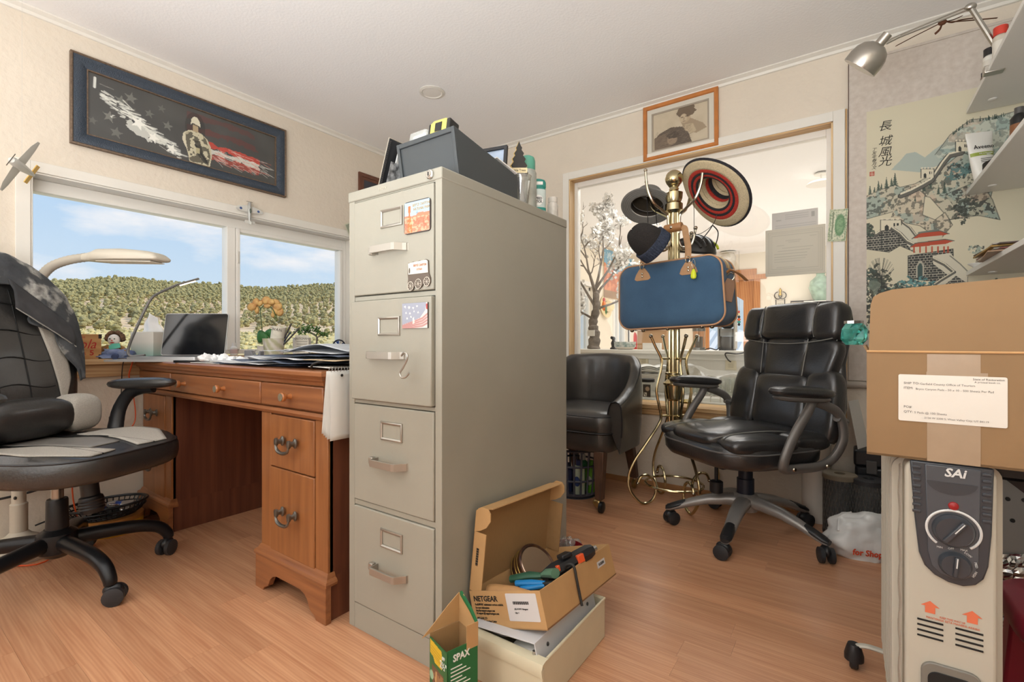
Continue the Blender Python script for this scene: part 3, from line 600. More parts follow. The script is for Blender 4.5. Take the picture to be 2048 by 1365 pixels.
for k, c_ in enumerate(((40, 40, 44), (60, 140, 130), (200, 90, 50), (40, 40, 44), (220, 200, 150), (200, 70, 50))): MB().ell((0, 0, .02 + .04 * k), .02 + .006 * math.sin(k), .02, .022, 8, 6).build('bead', M('bead_%d' % k, c_, .5), fo)
MB().cyl((0, 0, .24), (0, 0, ZC - p.z), .002, seg=4).build('cord', M('black_rubber'), fo)
# white blossom tree
p = at(1187, 698, Y=3.70); bt = thing('blossom_tree', 'artificial tree with grey trunk and white blossoms on the bar', 'tree', (p.x, 3.70, ZBR))
rb = random.Random(21); brs = MB(); bl = MB(); tips = []
trunk = spline([(0, 0, 0), (.01, 0, .12), (-.01, .01, .22), (.03, 0, .36), (.02, 0, .5)], 6)
MB().tube(trunk, [.055 - .034 * (i / (len(trunk) - 1)) + .006 * math.sin(i * 2.1) for i in range(len(trunk))], 10).build('trunk', M('bark_grey', (128, 118, 108), .9, var=.25, vscale=26, bump=.6, bscale=50), bt)
def branch(p, d, l, r, dep):
    q = p; pts = [p]
    for k in range(5):
        d = (d + Vector((rb.uniform(-.25, .25), rb.uniform(-.25, .25), rb.uniform(-.12, .22)))).normalized(); q = q + d * l / 5; pts.append(q)
        if dep < 3 and k > 0 and rb.random() < (.75 if dep < 2 else .5): branch(q, (d + Vector((rb.uniform(-1, 1), rb.uniform(-.8, .8), rb.uniform(-.2, .5)))).normalized(), l * rb.uniform(.35, .55), r * .55, dep + 1)
        if dep > 0:
            for _ in range(7 if dep > 1 else 4): tips.append(q + Vector((rb.uniform(-.035, .035), rb.uniform(-.035, .035), rb.uniform(-.035, .035))))
    brs.tube(pts, [r * (1 - .75 * i / 5) for i in range(6)], 5)
for d, l, z in (((-.55, .1, .9), .62, .36), ((.12, .1, 1), .72, .5), ((.6, -.1, .8), .6, .42), ((-.9, .1, .35), .38, .25), ((.85, .2, .4), .40, .33), ((-.15, -.3, 1), .55, .5), ((.35, .3, .9), .6, .5), ((-.3, .2, .95), .66, .45)):
    branch(Vector((.015, 0, z)), Vector(d).normalized(), l * .85, .013, 0)
brs.build('branches', M('bark_grey'), bt)
for c_ in tips[:5200]:
    n_ = Vector((rb.gauss(0, 1), rb.gauss(0, 1), rb.gauss(0, 1))).normalized(); a_ = n_.orthogonal().normalized(); b_ = n_.cross(a_); s_ = rb.uniform(.009, .019)
    bl.add([c_ + n_ * .004] + [c_ + (a_ * math.cos(t) + b_ * math.sin(t)) * s_ for t in [2 * PI * k / 5 for k in range(5)]], [(0, 1 + k, 1 + (k + 1) % 5) for k in range(5)])
o = bl.build('blossoms', M('petal_white', (254, 251, 246), .7), bt, smooth=0); o['kind'] = 'stuff'; brs_o = [c for c in bt.children if c.name.startswith('branches')][0]; brs_o['kind'] = 'stuff'
MB().box(-.03, -.058, .11, .035, -.05, .16).build('tag', m_white, bt)
# sheets of paper and a banknote taped to the interior window
def paper(name, x0, y0, x1, y1, Y, col, lab, cat, lines, curl=0):
    a, b = at(x0, y0, Y=Y), at(x1, y1, Y=Y); w, h = b.x - a.x, a.z - b.z
    cv = Canvas(72, max(20, int(72 * h / w)), col); ink = tuple(int(q * .72) for q in col)
    lines(cv, ink); t = thing(name, lab, cat, ((a.x + b.x) / 2, Y, (a.z + b.z) / 2))
    MB().box(-w / 2, 0, -h / 2, w / 2, .0006, h / 2).build('sheet', M('paper_' + name, col, .8), t, smooth=0)
    cv.build('print', attr_mat('print_matte', .7), t, FACE((0, -.0004, 0), '-Y'), w, h); return t
def lines1(cv, ink):
    r = random.Random(2)
    for k, y in enumerate((.12, .2, .27, .5, .58, .66, .74, .82, .9)): cv.line([(.3 if k < 3 else .08, y), (.8 if k < 3 else .95, y)], .012, ink, .5)
    cv.poly([(.86, .1), (.93, .1), (.93, .3), (.86, .3)], ink, .6); cv.line([(.1, .3), (.2, .3)], .02, ink, .6)
def lines2(cv, ink):
    for e in (.05, .08, .11): cv.line([(e, e * 1.3), (1 - e, e * 1.3), (1 - e, 1 - e * 1.3), (e, 1 - e * 1.3), (e, e * 1.3)], .007, ink, .35)
    for y, a, b in ((.26, .35, .6), (.3, .4, .58), (.36, .2, .32), (.42, .3, .8), (.48, .22, .75), (.54, .16, .7), (.60, .16, .7), (.65, .16, .68), (.7, .16, .6), (.82, .2, .5), (.2, .75, .85)): cv.line([(a, y), (b, y)], .008, ink, .45)
paper('certificate', 1531, 462, 1651, 546, YR + .064, (206, 200, 184), 'larger yellowed certificate taped low on the interior window', 'paper', lines2)
paper('letter_sheet', 1544, 428, 1636, 470, YR + .066, (204, 200, 194), 'smaller grey letter taped to the window above the certificate', 'paper', lines1)
a, b = at(1657, 421, Y=YR - .02), at(1694, 481, Y=YR - .02); w, h = b.x - a.x, a.z - b.z
bn = thing('banknote', 'green banknote taped upright to the right window casing', 'banknote', ((a.x + b.x) / 2, YR - .018, (a.z + b.z) / 2), ry=4)
cv = Canvas(30, 66, (206, 206, 178)); cv.poly([(.06, .03), (.94, .03), (.94, .97), (.06, .97)], (150, 166, 134)); cv.poly([(.1, .05), (.9, .05), (.9, .95), (.1, .95)], (214, 214, 188)); cv.ell(.62, .5, .30, .36, (110, 148, 108)); cv.ell(.62, .5, .2, .27, (136, 168, 128)); nz = cv.noise(3, 14); cv.mix((nz > .55) * .4, (90, 120, 90)); cv.line([(.22, .08), (.22, .92)], .06, (120, 130, 104)); cv.line([(.32, .08), (.32, .92)], .03, (226, 226, 200))
MB().box(-w / 2 * 1.0, 0, -h / 2, w / 2, .0006, h / 2).build('sheet', M('note_paper', (206, 206, 178), .8), bn, smooth=0); cv.build('print', attr_mat('print_matte', .7), bn, FACE((0, -.0004, 0), '-Y'), w, h)
# ================================================================ desk and what lies on it
m_des = M('cherry_wood_x', (154, 99, 60), .34, var=.1, detail=8, vscale=6, col2=(124, 76, 46), stretch=(.4, 7, 9), coat=.2)
m_dez = M('cherry_wood_z', (156, 101, 58), .36, var=.1, detail=8, vscale=6, col2=(128, 79, 44), stretch=(7, 7, .4), coat=.2)
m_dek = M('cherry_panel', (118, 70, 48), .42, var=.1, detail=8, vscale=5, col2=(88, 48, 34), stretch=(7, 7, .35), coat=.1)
m_pewter = M('pewter', (122, 120, 114), .35, .9)
ZD = .775; DY = .868; DB = 1.50
dk = thing('desk', 'cherry wood pedestal desk with brass-grey pulls under the left window', 'desk', (-2.085, DY, 0)); ox = 2.085
def lx(X): return X + ox
# top with moulded edge
prof = [(-.030, .775), (-.034, .770), (-.034, .760), (-.026, .752), (-.024, .745), (-.014, .738), (-.010, .728)]
mb = MB(); rs = []
for o_, z in prof: rs.append([(lx(-2.868), o_, z), (lx(-1.292) - o_ - .03, o_, z), (lx(-1.292) - o_ - .03, DB - DY, z), (lx(-2.868), DB - DY, z)])
mb.rings(rs); mb.build('desktop', m_des, dk, smooth=30)
MB().box(lx(-2.855), .004, .62, lx(-1.308), DB - DY - .01, .727).build('apron', m_dez, dk, smooth=0)
mb = MB(); mb.rings([[(lx(X), -y, z) for y, z in ((-.004, .642), (.006, .640), (.010, .630), (.006, .620), (-.004, .618))] for X in (-2.862, -1.308)]); mb.build('bead_moulding', m_des, dk)
m_knob = M('knob_wood', (176, 110, 60), .3, coat=.4)
def knob(par, x, z):
    k = MB(TR((x, -.012, z), rx=90)).lathe([(.010, 0), (.007, .008), (.007, .016), (.014, .022), (.0155, .030), (.013, .034)], 18).build('knob', m_knob, par)
    MB(TR((x, -.012, z), rx=90)).lathe([(.013, .033), (.0125, .036), (.001, .037)], 16).build('knob_face', M('knob_inlay', (150, 142, 122), .4, .6, var=.5, vscale=700), par)
def front(name, X0, X1, z0, z1, mat, par=dk):
    o = MB().box(lx(X0), -.012, z0, lx(X1), .006, z1).build(name, mat, par, bev=.004); return o
d = front('drawer', -2.475, -1.690, .646, .724, m_des); knob(d, lx(at(376, 769, Y=DY).x), .685); knob(d, lx(at(455, 780, Y=DY).x), .685)
d = front('drawer', -1.684, -1.314, .646, .724, m_des); knob(d, lx(-1.495), .685)
d = front('drawer', -2.858, -2.481, .646, .724, m_des); knob(d, lx(-2.74), .685); knob(d, lx(-2.60), .685)
def pull(par, x, z):
    for s in (-1, 1):
        MB(TR((x + s * .038, -.012, z), rx=90)).lathe([(.001, 0), (.011, 0), (.011, .003), (.006, .006), (.005, .016), (.009, .019), (.009, .026), (.001, .028)], 14, sy=1.5).build('rosette', m_pewter, par)
    MB().tube(spline([(x - .038, -.034, z), (x - .037, -.036, z - .016), (x - .026, -.036, z - .028), (x, -.036, z - .033), (x + .026, -.036, z - .028), (x + .037, -.036, z - .016), (x + .038, -.034, z)], 5), [.0035, .0035, .0035, .004, .004, .0045, .0045, .005, .005, .0055, .0058, .006, .006, .006, .006, .006, .006, .006, .0058, .0055, .005, .005, .0045, .0045, .004, .004, .0035, .0035, .0035, .0035, .0035], 8).build('bail', m_pewter, par)
for nm, X0, X1, mat in (('right', -1.703, -1.306, m_dez), ('left', -2.845, -2.500, m_dez)):
    x0, x1 = lx(X0), lx(X1); w = x1 - x0
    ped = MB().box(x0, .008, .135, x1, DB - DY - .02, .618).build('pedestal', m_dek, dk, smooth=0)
    MB().box(x0, .0, .135, x0 + .064, .02, .618).build('stile', m_dez, ped, bev=.002); MB().box(x1 - .066, .0, .135, x1, .02, .618).build('stile', m_dez, ped, bev=.002)
    for z0, z1 in ((.437, .614), (.146, .433)):
        dr_ = MB().box(x0 + .065, -.004, z0, x1 - .067, .012, z1).build('drawer', m_dez, dk, bev=.003); dr_['label'] = 'pedestal drawer with a hanging bail pull'
        pull(dr_, (x0 + x1) / 2 + .0, (z0 + z1) / 2 + .008)
    # bracket plinth: front with ogee cut-out, sides
    def outline(L):
        a = [(0, 0), (.052, 0), (.060, .012), (.085, .022), (.10, .05), (.115, .062), (.14, .07)]
        return a + [(L - p[0], p[1]) for p in reversed(a)] + [(L, .118), (0, .118)]
    pl_ = MB(Matrix(((1, 0, 0, x0 - .012), (0, 0, 1, -.016), (0, 1, 0, 0), (0, 0, 0, 1)))).prism(outline(w + .024), 0, .02).build('plinth', m_des, dk, smooth=0, bev=.002)
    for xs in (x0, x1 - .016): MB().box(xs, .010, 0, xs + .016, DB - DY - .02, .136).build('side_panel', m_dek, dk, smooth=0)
    rs = [[(x0 - a, .022, z), (x0 - a, -a, z), (x1 + a, -a, z), (x1 + a, .022, z)] for a, z in ((.017, .116), (.019, .124), (.016, .131), (.008, .136), (.004, .146), (0, .150))]
    MB().rings(rs).build('plinth_moulding', m_des, pl_, smooth=30)
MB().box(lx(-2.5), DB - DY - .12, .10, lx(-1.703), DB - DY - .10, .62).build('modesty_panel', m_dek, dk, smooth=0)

# ---- laptop on a slab
pr = at(385, 713, d=2.36); base_rz = math.degrees(YAW)
sl = MB().prism(rrect(.43, .235, .015), 0, .009).build('laptop_tray', M('tray_grey', (176, 174, 172), .4, .3), loc=(pr.x + VD.x * -.115 - VR.x * .035, pr.y - VD.y * .115 - VR.y * .035, ZD), rot=(0, 0, YAW)); tag(sl, 'flat silver-grey tray under the open laptop', 'tray')
lp = thing('laptop', 'open laptop with a dark screen on the left of the desk', 'laptop', (pr.x, pr.y, ZD + .0092), base_rz)
MB().prism(rrect(.318, .215, .012, c=(0, -.108)), 0, .012).build('base', M('aluminium', (188, 188, 188), .35, .7), lp)
MB().box(-.14, -.115, .0121, .14, -.012, .0128).build('keyboard', M('keys_black', (26, 26, 28), .5), lp, smooth=0); MB().box(-.06, -.205, .0121, .06, -.125, .0126).build('trackpad', M('trackpad', (170, 170, 170), .3, .5), lp, smooth=0)
scr = MB(TR((0, .0, .012), rx=80)).prism([(x, y + .108) for x, y in rrect(.318, .214, .012)], -.005, 0).build('screen', M('aluminium'), lp)
MB(TR((0, 0, .012), rx=80)).prism([(x, y + .108) for x, y in rrect(.312, .208, .010)], .0001, .0012).build('display', M('screen_black', (20, 21, 24), .10, coat=.6), scr, smooth=0)
# ---- curved LED desk lamp
L0 = 2.27
P = [at(x, y, d=L0) for x, y in ((290, 711), (268, 713), (259, 711), (256, 702), (262, 682), (275, 652), (290, 620), (299, 603), (309, 592), (325, 583), (352, 571))]
dl = thing('desk_lamp', 'slim curved grey LED lamp clipped beside the laptop', 'lamp', (P[0].x, P[0].y, ZD + .0))
mlg = M('lamp_grey', (140, 138, 134), .35, .6); o3 = dl.location
def rel(p, o=None): return Vector(p) - o3
MB().tube([rel(p) for p in spline(P, 4)], .0062, 8).build('stem', mlg, dl)
MB().lathe([(.06, 0), (.06, .006), (.05, .012), (.02, .014), (.001, .014)], 24).build('base', M('lamp_black', (34, 36, 42), .3), dl)
a, b = at(352, 571, d=L0), at(397, 558, d=L0); t = (b - a).normalized()
MB().tube([rel(a), rel(b)], .0075, 6, flat=.7).build('head', mlg, dl); MB().tube([rel(at(360, 571.5, d=L0)), rel(at(391, 562.0, d=L0))], .0035, 6).build('led_strip', M('led', (255, 240, 215), .5, emit=(255, 236, 205), es=2.2), dl)
# ---- things on the window sill, left to right
ZS = WZ0
cr = thing('bottle_crate', 'small wooden soft drink crate with red script lettering on the window sill', 'crate', (-2.855, .575, ZS))
m_crate = M('crate_wood', (198, 150, 96), .55, wmix=.25, wave=('DIAGONAL', 3, 3, 1.5), vscale=4, col2=(176, 126, 76), stretch=(6, .6, 6)); hl, hh, dp = .135, .115, .10
MB().box(-.010, -hl, 0, 0, hl, hh).build('front_panel', m_crate, cr, bev=.002); MB().box(-dp, -hl, 0, -dp + .01, hl, hh).build('back_panel', m_crate, cr, bev=.002)
for s in (-1, 1): MB().box(-dp + .01, s * hl - (.01 if s > 0 else 0), 0, -.01, s * hl + (0 if s > 0 else .01), hh).build('end_panel', m_crate, cr, bev=.002)
MB().box(-dp + .01, -hl + .01, 0, -.01, hl - .01, .008).build('bottom', m_crate, cr, smooth=0)
for s in (-1, 1):
    for z in (0, hh - .02): MB().box(-.012, s * hl - .011, z, .0012, s * hl + .011 if s < 0 else s * hl + .001, z + .02).build('corner_bracket', M('dark_metal', (52, 48, 46), .45, .6), cr, smooth=0)
m_red = M('red_ink', (178, 44, 40), .6)
text('Coca-Cola', .062, m_red, cr, FACE((.0006, .0, .068), '+X'), shear=.35, sx=.85); text('BOTTLES', .017, m_red, cr, FACE((.0006, .045, .025), '+X')); text('5', .034, m_red, cr, FACE((.0006, .100, .028), '+X'), bold=.02); text('Drink', .014, m_red, cr, FACE((.0006, .06, .101), '+X'), shear=.2)
MB(TR((.001, .055, .105), ry=90)).lathe([(.008, 0), (.006, .004), (.001, .005)], 10).build('rivet', M('white_plastic', (230, 228, 224), .4), cr)
# doll
p = at(228, 712, X=-2.90); dg = thing('rag_doll', 'seated doll with curly brown hair, white face and teal scarf on the sill', 'doll', (p.x, p.y, ZS), 55)
m_curl = M('doll_hair', (112, 84, 62), .9, var=.3, vscale=60, bump=.8, bscale=120); r = random.Random(4)
MB().ell((0, 0, .088), .024, .022, .028, 16, 12).build('head', M('doll_face', (232, 226, 218), .6), dg)
hm = MB(); 
for k in range(60):
    a_ = r.uniform(-.3, PI + .3); e_ = r.uniform(-.2, 1.2); hm.ell((.033 * math.cos(a_) * math.cos(e_), .012 + .028 * math.sin(a_) * math.cos(e_) * .8, .094 + .034 * math.sin(e_)), .010, .010, .010, 6, 5)
o = hm.build('hair', m_curl, dg, smooth=0)
for s in (-1, 1): MB().ell((s * .009, -.0205, .094), .0035, .002, .003, 6, 5).build('eye', M('doll_eye', (60, 96, 70), .4), dg)
MB().ell((0, -.024, .086), .004, .003, .003, 6, 5).build('nose', M('doll_nose', (206, 90, 70), .5), dg); MB().ell((0, -.0205, .076), .009, .002, .003, 8, 5).build('mouth', M('doll_mouth', (170, 50, 44), .5), dg)
MB().lathe([(.034, 0), (.038, .02), (.028, .05), (.012, .066), (.001, .068)], 14).build('body', M('doll_dress', (196, 146, 62), .8, var=.15, vscale=40), dg)
for s in (-1, 1): MB().tube(spline([(s * .018, 0, .056), (s * .042, -.012, .042), (s * .046, -.03, .02)], 4), [.012] * 9, 8).build('arm', M('doll_sleeve', (150, 112, 66), .8), dg); MB().tube(spline([(s * .016, -.015, .012), (s * .026, -.05, .014), (s * .028, -.07, .008)], 4), [.014] * 9, 8).build('leg', M('doll_trousers', (70, 84, 120), .8), dg)
MB().prism([(-.004, 0), (.036, .012), (.03, .034), (0, .03), (-.012, .018)], 0, .004).build('scarf', M('teal_felt', (96, 178, 156), .8), dg, loc=(.002, -.036, .04), rot=(R_(70), 0, 0))
# blue cloth bundle
def lump(seed, rx, ry, rz, amp=.35, nu=28, nv=14):
    mb = MB(); off = Vector((seed * 3.1, seed * 1.7, 0))
    def fn(u, v):
        a = 2 * PI * u; b_ = -PI / 2 + PI * v; d_ = Vector((math.cos(a) * math.cos(b_), math.sin(a) * math.cos(b_), math.sin(b_)))
        k = 1 + amp * noise.noise(d_ * 1.7 + off) + amp * .5 * noise.noise(d_ * 4.1 + off); z = d_.z * rz * k
        return (d_.x * rx * k, d_.y * ry * k, max(z, -rz * .5) + rz * .5)
    return mb.grid(fn, nu, nv, True)
p = at(240, 722, X=-2.868); cb_ = lump(3, .034, .065, .030, .5).build('cloth_bundle', M('blue_cloth', (92, 108, 152), .9, var=.3, vscale=24, col2=(150, 160, 182)), smooth=80, loc=(-2.866, p.y - .01, ZS)); tag(cb_, 'crumpled blue and white cloth bundle on the sill before the doll', 'cloth')
# tissue box
p = at(301, 715, X=-2.925); tb = thing('tissue_box', 'pale teal-bottomed tissue box with a white tissue standing up on the sill', 'tissue box', (p.x, p.y, ZS), 35)
m_tb = M('tissue_box_print', (206, 204, 198), .6); nt = m_tb.node_tree; tc = nt.nodes.new('ShaderNodeTexCoord'); sp = nt.nodes.new('ShaderNodeSeparateXYZ'); rp = nt.nodes.new('ShaderNodeValToRGB'); nt.links.new(tc.outputs['Object'], sp.inputs[0]); nt.links.new(sp.outputs[2], rp.inputs[0]); nt.links.new(rp.outputs[0], nt.nodes['Principled BSDF'].inputs['Base Color'])
rp.color_ramp.elements[0].color = lin((126, 168, 160)); rp.color_ramp.elements[1].color = lin((214, 210, 200)); rp.color_ramp.elements[1].position = .08
MB().cbox((0, 0, .065), .115, .115, .13).build('carton', m_tb, tb, bev=.002)
def tis(u, v):
    w = .055 * (1 - .55 * v); return (w * (2 * u - 1) + .004 * math.sin(8 * v), .016 * math.sin(7 * u + 1) * (1 - .3 * v) , .129 + .10 * v * (1 - .5 * abs(u - .45)))
MB().grid(tis, 24, 12).build('tissue', M('tissue_white', (232, 232, 232), .9), tb, solid=.001, smooth=80)
# bottle, orchid, cups on the desk back
p = at(468, 706, X=-2.92); sb_ = thing('small_white_bottle', 'small white plastic bottle with a cap behind the laptop', 'bottle', (p.x, p.y, ZS))
MB().lathe([(.018, 0), (.019, .004), (.019, .045), (.01, .055), (.001, .056)], 16).build('body', M('white_plastic'), sb_); MB().lathe([(.010, .053), (.010, .074), (.001, .075)], 14).build('cap', M('white_plastic'), sb_); MB().lathe([(.0192, .012), (.0192, .036)], 16).build('label', M('pale_label', (206, 180, 176), .6), sb_)
LO = 2.86; p = at(523, 706, d=LO); orc = thing('potted_orchid', 'orchid with ochre blooms and a heart-shaped leaf in a small white pot', 'plant', (p.x, p.y, ZS)); o3 = orc.location.copy()
MB().lathe([(.018, 0), (.024, .05), (.026, .055), (.023, .055), (.02, .048), (.001, .046)], 18).build('pot', M('white_china'), orc)
m_leaf = M('orchid_leaf', (58, 116, 56), .4, var=.2, vscale=20); m_pet = M('orchid_petal', (222, 184, 112), .55, var=.22, vscale=40, col2=(194, 140, 84)); m_st = M('orchid_stem', (70, 92, 52), .5)
st = spline([at(524, 690, d=LO), at(524, 658, d=LO), at(521, 630, d=LO), at(521, 620, d=LO), at(526, 613, d=LO), at(535, 611, d=LO), at(543, 616, d=LO), at(549, 626, d=LO), at(553, 640, d=LO)], 5)
MB().tube([rel(q) for q in st], .0028, 6).build('stem', m_st, orc); MB().tube([rel(q) for q in spline([at(521, 620, d=LO), at(518, 613, d=LO), at(511, 611, d=LO)], 4)], .002, 5).build('side_stem', m_st, orc)
def leafmb(cx, cy, w, h, ang, d_, heart=0):
    c_ = at(cx, cy, d=d_); mb = MB(Matrix.Translation(rel(c_)) @ Matrix((VR[:], (0, 0, 1), (-VD)[:])).transposed().to_4x4() @ Matrix.Rotation(R_(ang), 4, 'Z'))
    pts = []
    for k in range(20):
        a = 2 * PI * k / 20; rr = 1 - heart * max(0, math.cos(a - PI / 2)) ** 6 * .6
        pts.append((w * math.cos(a) * rr * (1 + heart * .2 * math.sin(a)), h * math.sin(a) * rr))
    mb.add([(0, 0, .004)] + [(x * .6, y * .6, .003) for x, y in pts] + [(x, y, -.003) for x, y in pts], [(0, 1 + k, 1 + (k + 1) % 20) for k in range(20)] + [(1 + k, 21 + k, 21 + (k + 1) % 20, 1 + (k + 1) % 20) for k in range(20)]); return mb
leafmb(524, 675, .034, .044, 200, LO, 1).build('leaf', m_leaf, orc, solid=.0012); leafmb(538, 669, .030, .036, 150, LO + .02, 1).build('leaf', m_leaf, orc, solid=.0012)
for k, (x, y, w, h, a) in enumerate(((503, 614, 9.5, 8, 20), (511, 605, 7, 8.5, -20), (520, 607, 5, 7, -35), (513, 620, 5, 8, 5), (531, 601, 9, 8, 30), (541, 604, 9, 6, -10), (534, 612, 8, 5, 0), (552, 604, 8, 5, -30), (555, 613, 9, 9, 0), (550, 622, 7, 9, 30), (559, 624, 8, 9, -10), (546, 630, 5, 6, 10), (547, 608, 7, 6, 20))):
    leafmb(x, y, w * LO / FPX, h * LO / FPX, a, LO - .02 + .003 * k).build('petal', m_pet, orc, solid=.0012)
for k, (x, y) in enumerate(((551, 634), (553, 641), (507, 602))): MB().ell(rel(at(x, y, d=LO)), .007, .007, .010, 8, 6).build('bud', M('orchid_bud', (112, 120, 62), .5), orc)
# swirl cup with rolled paper and pens
LC = 2.62; p = at(548, 708, d=LC); cu = thing('planter_cup', 'white cup with olive swirls holding pens on the desk', 'cup', (p.x, p.y, ZD + .0))
MB().lathe([(.042, 0), (.045, .004), (.057, .105), (.059, .108), (.055, .108), (.043, .01), (.001, .008)], 28).build('body', M('swirl_china', (226, 224, 212), .3, wave=('DIAGONAL', 9, 6, 1.2), vscale=10, col2=(196, 198, 164), coat=.3), cu)
c0 = cu.location
rl = thing('paper_can', 'tilted paper-wrapped can standing in the swirl cup', 'can', (p.x - .004 + VR.x * .012, p.y + VR.y * .012, ZD + .06), base_rz, ry=10)
MB().lathe([(.036, 0), (.036, .115), (.033, .115), (.033, .11), (.001, .11)], 24).build('body', M('newsprint', (214, 208, 192), .7, var=.1, vscale=40), rl)
text('CHAN', .022, M('grey_ink', (90, 86, 80), .7), rl, FACE((.0, -.0365, .098), '-Y'), spacing=1.2)
for k, (x0, y0, x1, y1, c_) in enumerate(((574, 672, 583, 647, (60, 50, 48)), (577, 676, 599, 656, (66, 62, 60)), (572, 680, 578, 668, (40, 110, 160)), (575, 672, 582, 664, (46, 44, 60)), (569, 674, 576, 662, (150, 146, 140)))):
    a, b = at(x0 - 10, y0 + 14, d=LC - .0), at(x1, y1, d=LC + .02); o = MB().tube([a, a.lerp(b, .9), b], [.0045, .0045, .003], 8).build('pen', M('pen_%d' % k, c_, .4))
    tag(o, ['dark brown pen leaning right in the swirl cup', 'long grey marker leaning furthest right out of the swirl cup', 'blue pen low in the swirl cup', 'short dark pen in the middle of the swirl cup', 'silver pen beside the paper-wrapped can'][k], 'pen', 'pens in the swirl cup')
# second printed package, bonsai, fan
LP_ = 2.75; p = at(604, 706, d=LP_); pk = thing('printed_package', 'white printed package leaning behind the papers', 'package', (p.x, p.y, ZD), base_rz - 4)
MB().box(-.045, -.02, 0, .045, .02, .115).build('carton', M('white_carton', (222, 218, 212), .6), pk, bev=.002); MB().box(-.028, -.024, .02, .052, -.021, .128).build('printed_sleeve', M('newsprint'), pk, smooth=0); text('QUTCHAN', .017, M('grey_ink'), pk, FACE((.010, -.0245, .108), '-Y'), shear=.1)
for k in range(4): MB().box(-.02, -.0247, .09 - .014 * k, .045, -.0243, .092 - .014 * k).build('print_line', M('grey_ink'), pk, smooth=0)
p = at(631, 690, X=-2.915); bo = thing('bonsai', 'tiny bonsai with round green foliage in a tan pot on the sill', 'plant', (p.x, p.y, ZS)); o3 = bo.location.copy(); LB = (p - Vector((0, 0, p.z))).dot(VD)
MB().lathe([(.026, 0), (.028, .045), (.024, .045), (.001, .04)], 18).build('pot', M('tan_pot', (176, 150, 104), .5), bo); r = random.Random(8); fo_ = MB()
for k in range(330):
    x, y = r.choice(((615, 658, 22, 12), (607, 664, 17, 10), (646, 668, 12, 7), (630, 660, 14, 10)))[:2], 0
    g_ = r.choice(((617, 656, 22, 9), (606, 663, 15, 9), (647, 668, 11, 6), (632, 660, 14, 9))); c_ = rel(at(r.gauss(g_[0], g_[2] * .42), r.gauss(g_[1], g_[3] * .42), d=LB + r.gauss(0, .025))); n_ = Vector((r.gauss(0, 1), r.gauss(0, 1), r.gauss(0, 1))).normalized(); u_ = n_.orthogonal().normalized(); w_ = n_.cross(u_)
    fo_.add([c_ + u_ * .009, c_ + w_ * .006, c_ - u_ * .009, c_ - w_ * .006], [(0, 1, 2, 3)])
o = fo_.build('foliage', M('bonsai_leaf', (82, 118, 52), .5, var=.3, vscale=30), bo, smooth=0); o['kind'] = 'stuff'
MB().tube([rel(q) for q in spline([(p.x, p.y, ZS + .04), at(634, 676, d=LB), at(625, 668, d=LB), at(612, 662, d=LB)], 4)], .006, 7).build('trunk', M('bark_grey'), bo); MB().tube([rel(q) for q in spline([at(634, 676, d=LB), at(641, 672, d=LB), at(650, 670, d=LB)], 4)], .004, 6).build('limb', M('bark_grey'), bo)
p = at(678, 698, X=-2.885); fn_ = thing('desk_fan', 'miniature blue desk fan at the right end of the sill', 'fan', (p.x, p.y, ZS), base_rz); mbl = M('fan_blue', (36, 78, 150), .3, .2)
FZ = .05; MB().tube([(.042 * math.cos(2 * PI * k / 30), 0, FZ + .042 * math.sin(2 * PI * k / 30)) for k in range(30)], .005, 6, True).build('ring', M('fan_dark', (26, 30, 44), .4), fn_)
for k in range(10): MB().tube([(.008 * math.cos(k * .628), -.006, FZ + .008 * math.sin(k * .628)), (.04 * math.cos(k * .628), -.006, FZ + .04 * math.sin(k * .628))], .0012, 4).build('guard_wire', M('fan_dark'), fn_)
for k in range(4): a_ = k * PI / 2 + .3; MB().prism([(.006 * math.cos(a_), .006 * math.sin(a_)), (.036 * math.cos(a_ - .3), .036 * math.sin(a_ - .3)), (.038 * math.cos(a_ + .35), .038 * math.sin(a_ + .35))], 0, .0015).build('blade', mbl, fn_, loc=(0, .0, FZ), rot=(R_(90), 0, 0))
MB().ell((0, 0, FZ), .009, .008, .009, 10, 8).build('hub', mbl, fn_); MB().lathe([(.03, 0), (.03, .006), (.01, .010), (.001, .01)], 16).build('base', M('fan_dark'), fn_)
# tape dispenser, wads of tissue, phone
LT = 2.2; p = at(508, 712, d=LT); td = thing('tape_dispenser', 'grey desktop tape dispenser behind the papers', 'tape dispenser', (p.x, p.y, ZD + .0), base_rz - 10)
hb = [(-.042, 0), (.042, 0), (.042, .046), (.036, .048), (.030, .034), (.016, .026), (.002, .030), (-.006, .046), (-.016, .050), (-.042, .050)]
MB(Matrix(((1, 0, 0, 0), (0, 0, 1, -.012), (0, 1, 0, 0), (0, 0, 0, 1)))).prism(hb, 0, .026).build('body', M('dispenser_grey', (112, 112, 116), .35), td, bev=.002)
MB(TR((.016, .012, .034), rx=90)).lathe([(.010, .004), (.018, .004), (.018, .018), (.010, .018)], 18).build('tape_roll', m_clear, td)
for k, (x, y, sx, sy, sz) in enumerate(((413, 716, .030, .026, .020), (432, 717, .018, .016, .018), (447, 716, .018, .018, .018), (466, 714, .034, .022, .014), (482, 718, .026, .020, .012))):
    p = at(x, y + 8, d=1.98); o = lump(k + 7, sx, sy, sz, .55).build('tissue_wad', M('tissue_white'), smooth=70, loc=(p.x, p.y, ZD + .0095)); o.rotation_euler[2] = k
    tag(o, ['largest crumpled white tissue nearest the laptop', 'small crumpled tissue second from the laptop', 'small crumpled tissue in the middle of the row on the papers', 'flattened white tissue beyond the small wads', 'low cream tissue scrap nearest the tape dispenser'][k], 'tissue', 'crumpled tissues on the desk')
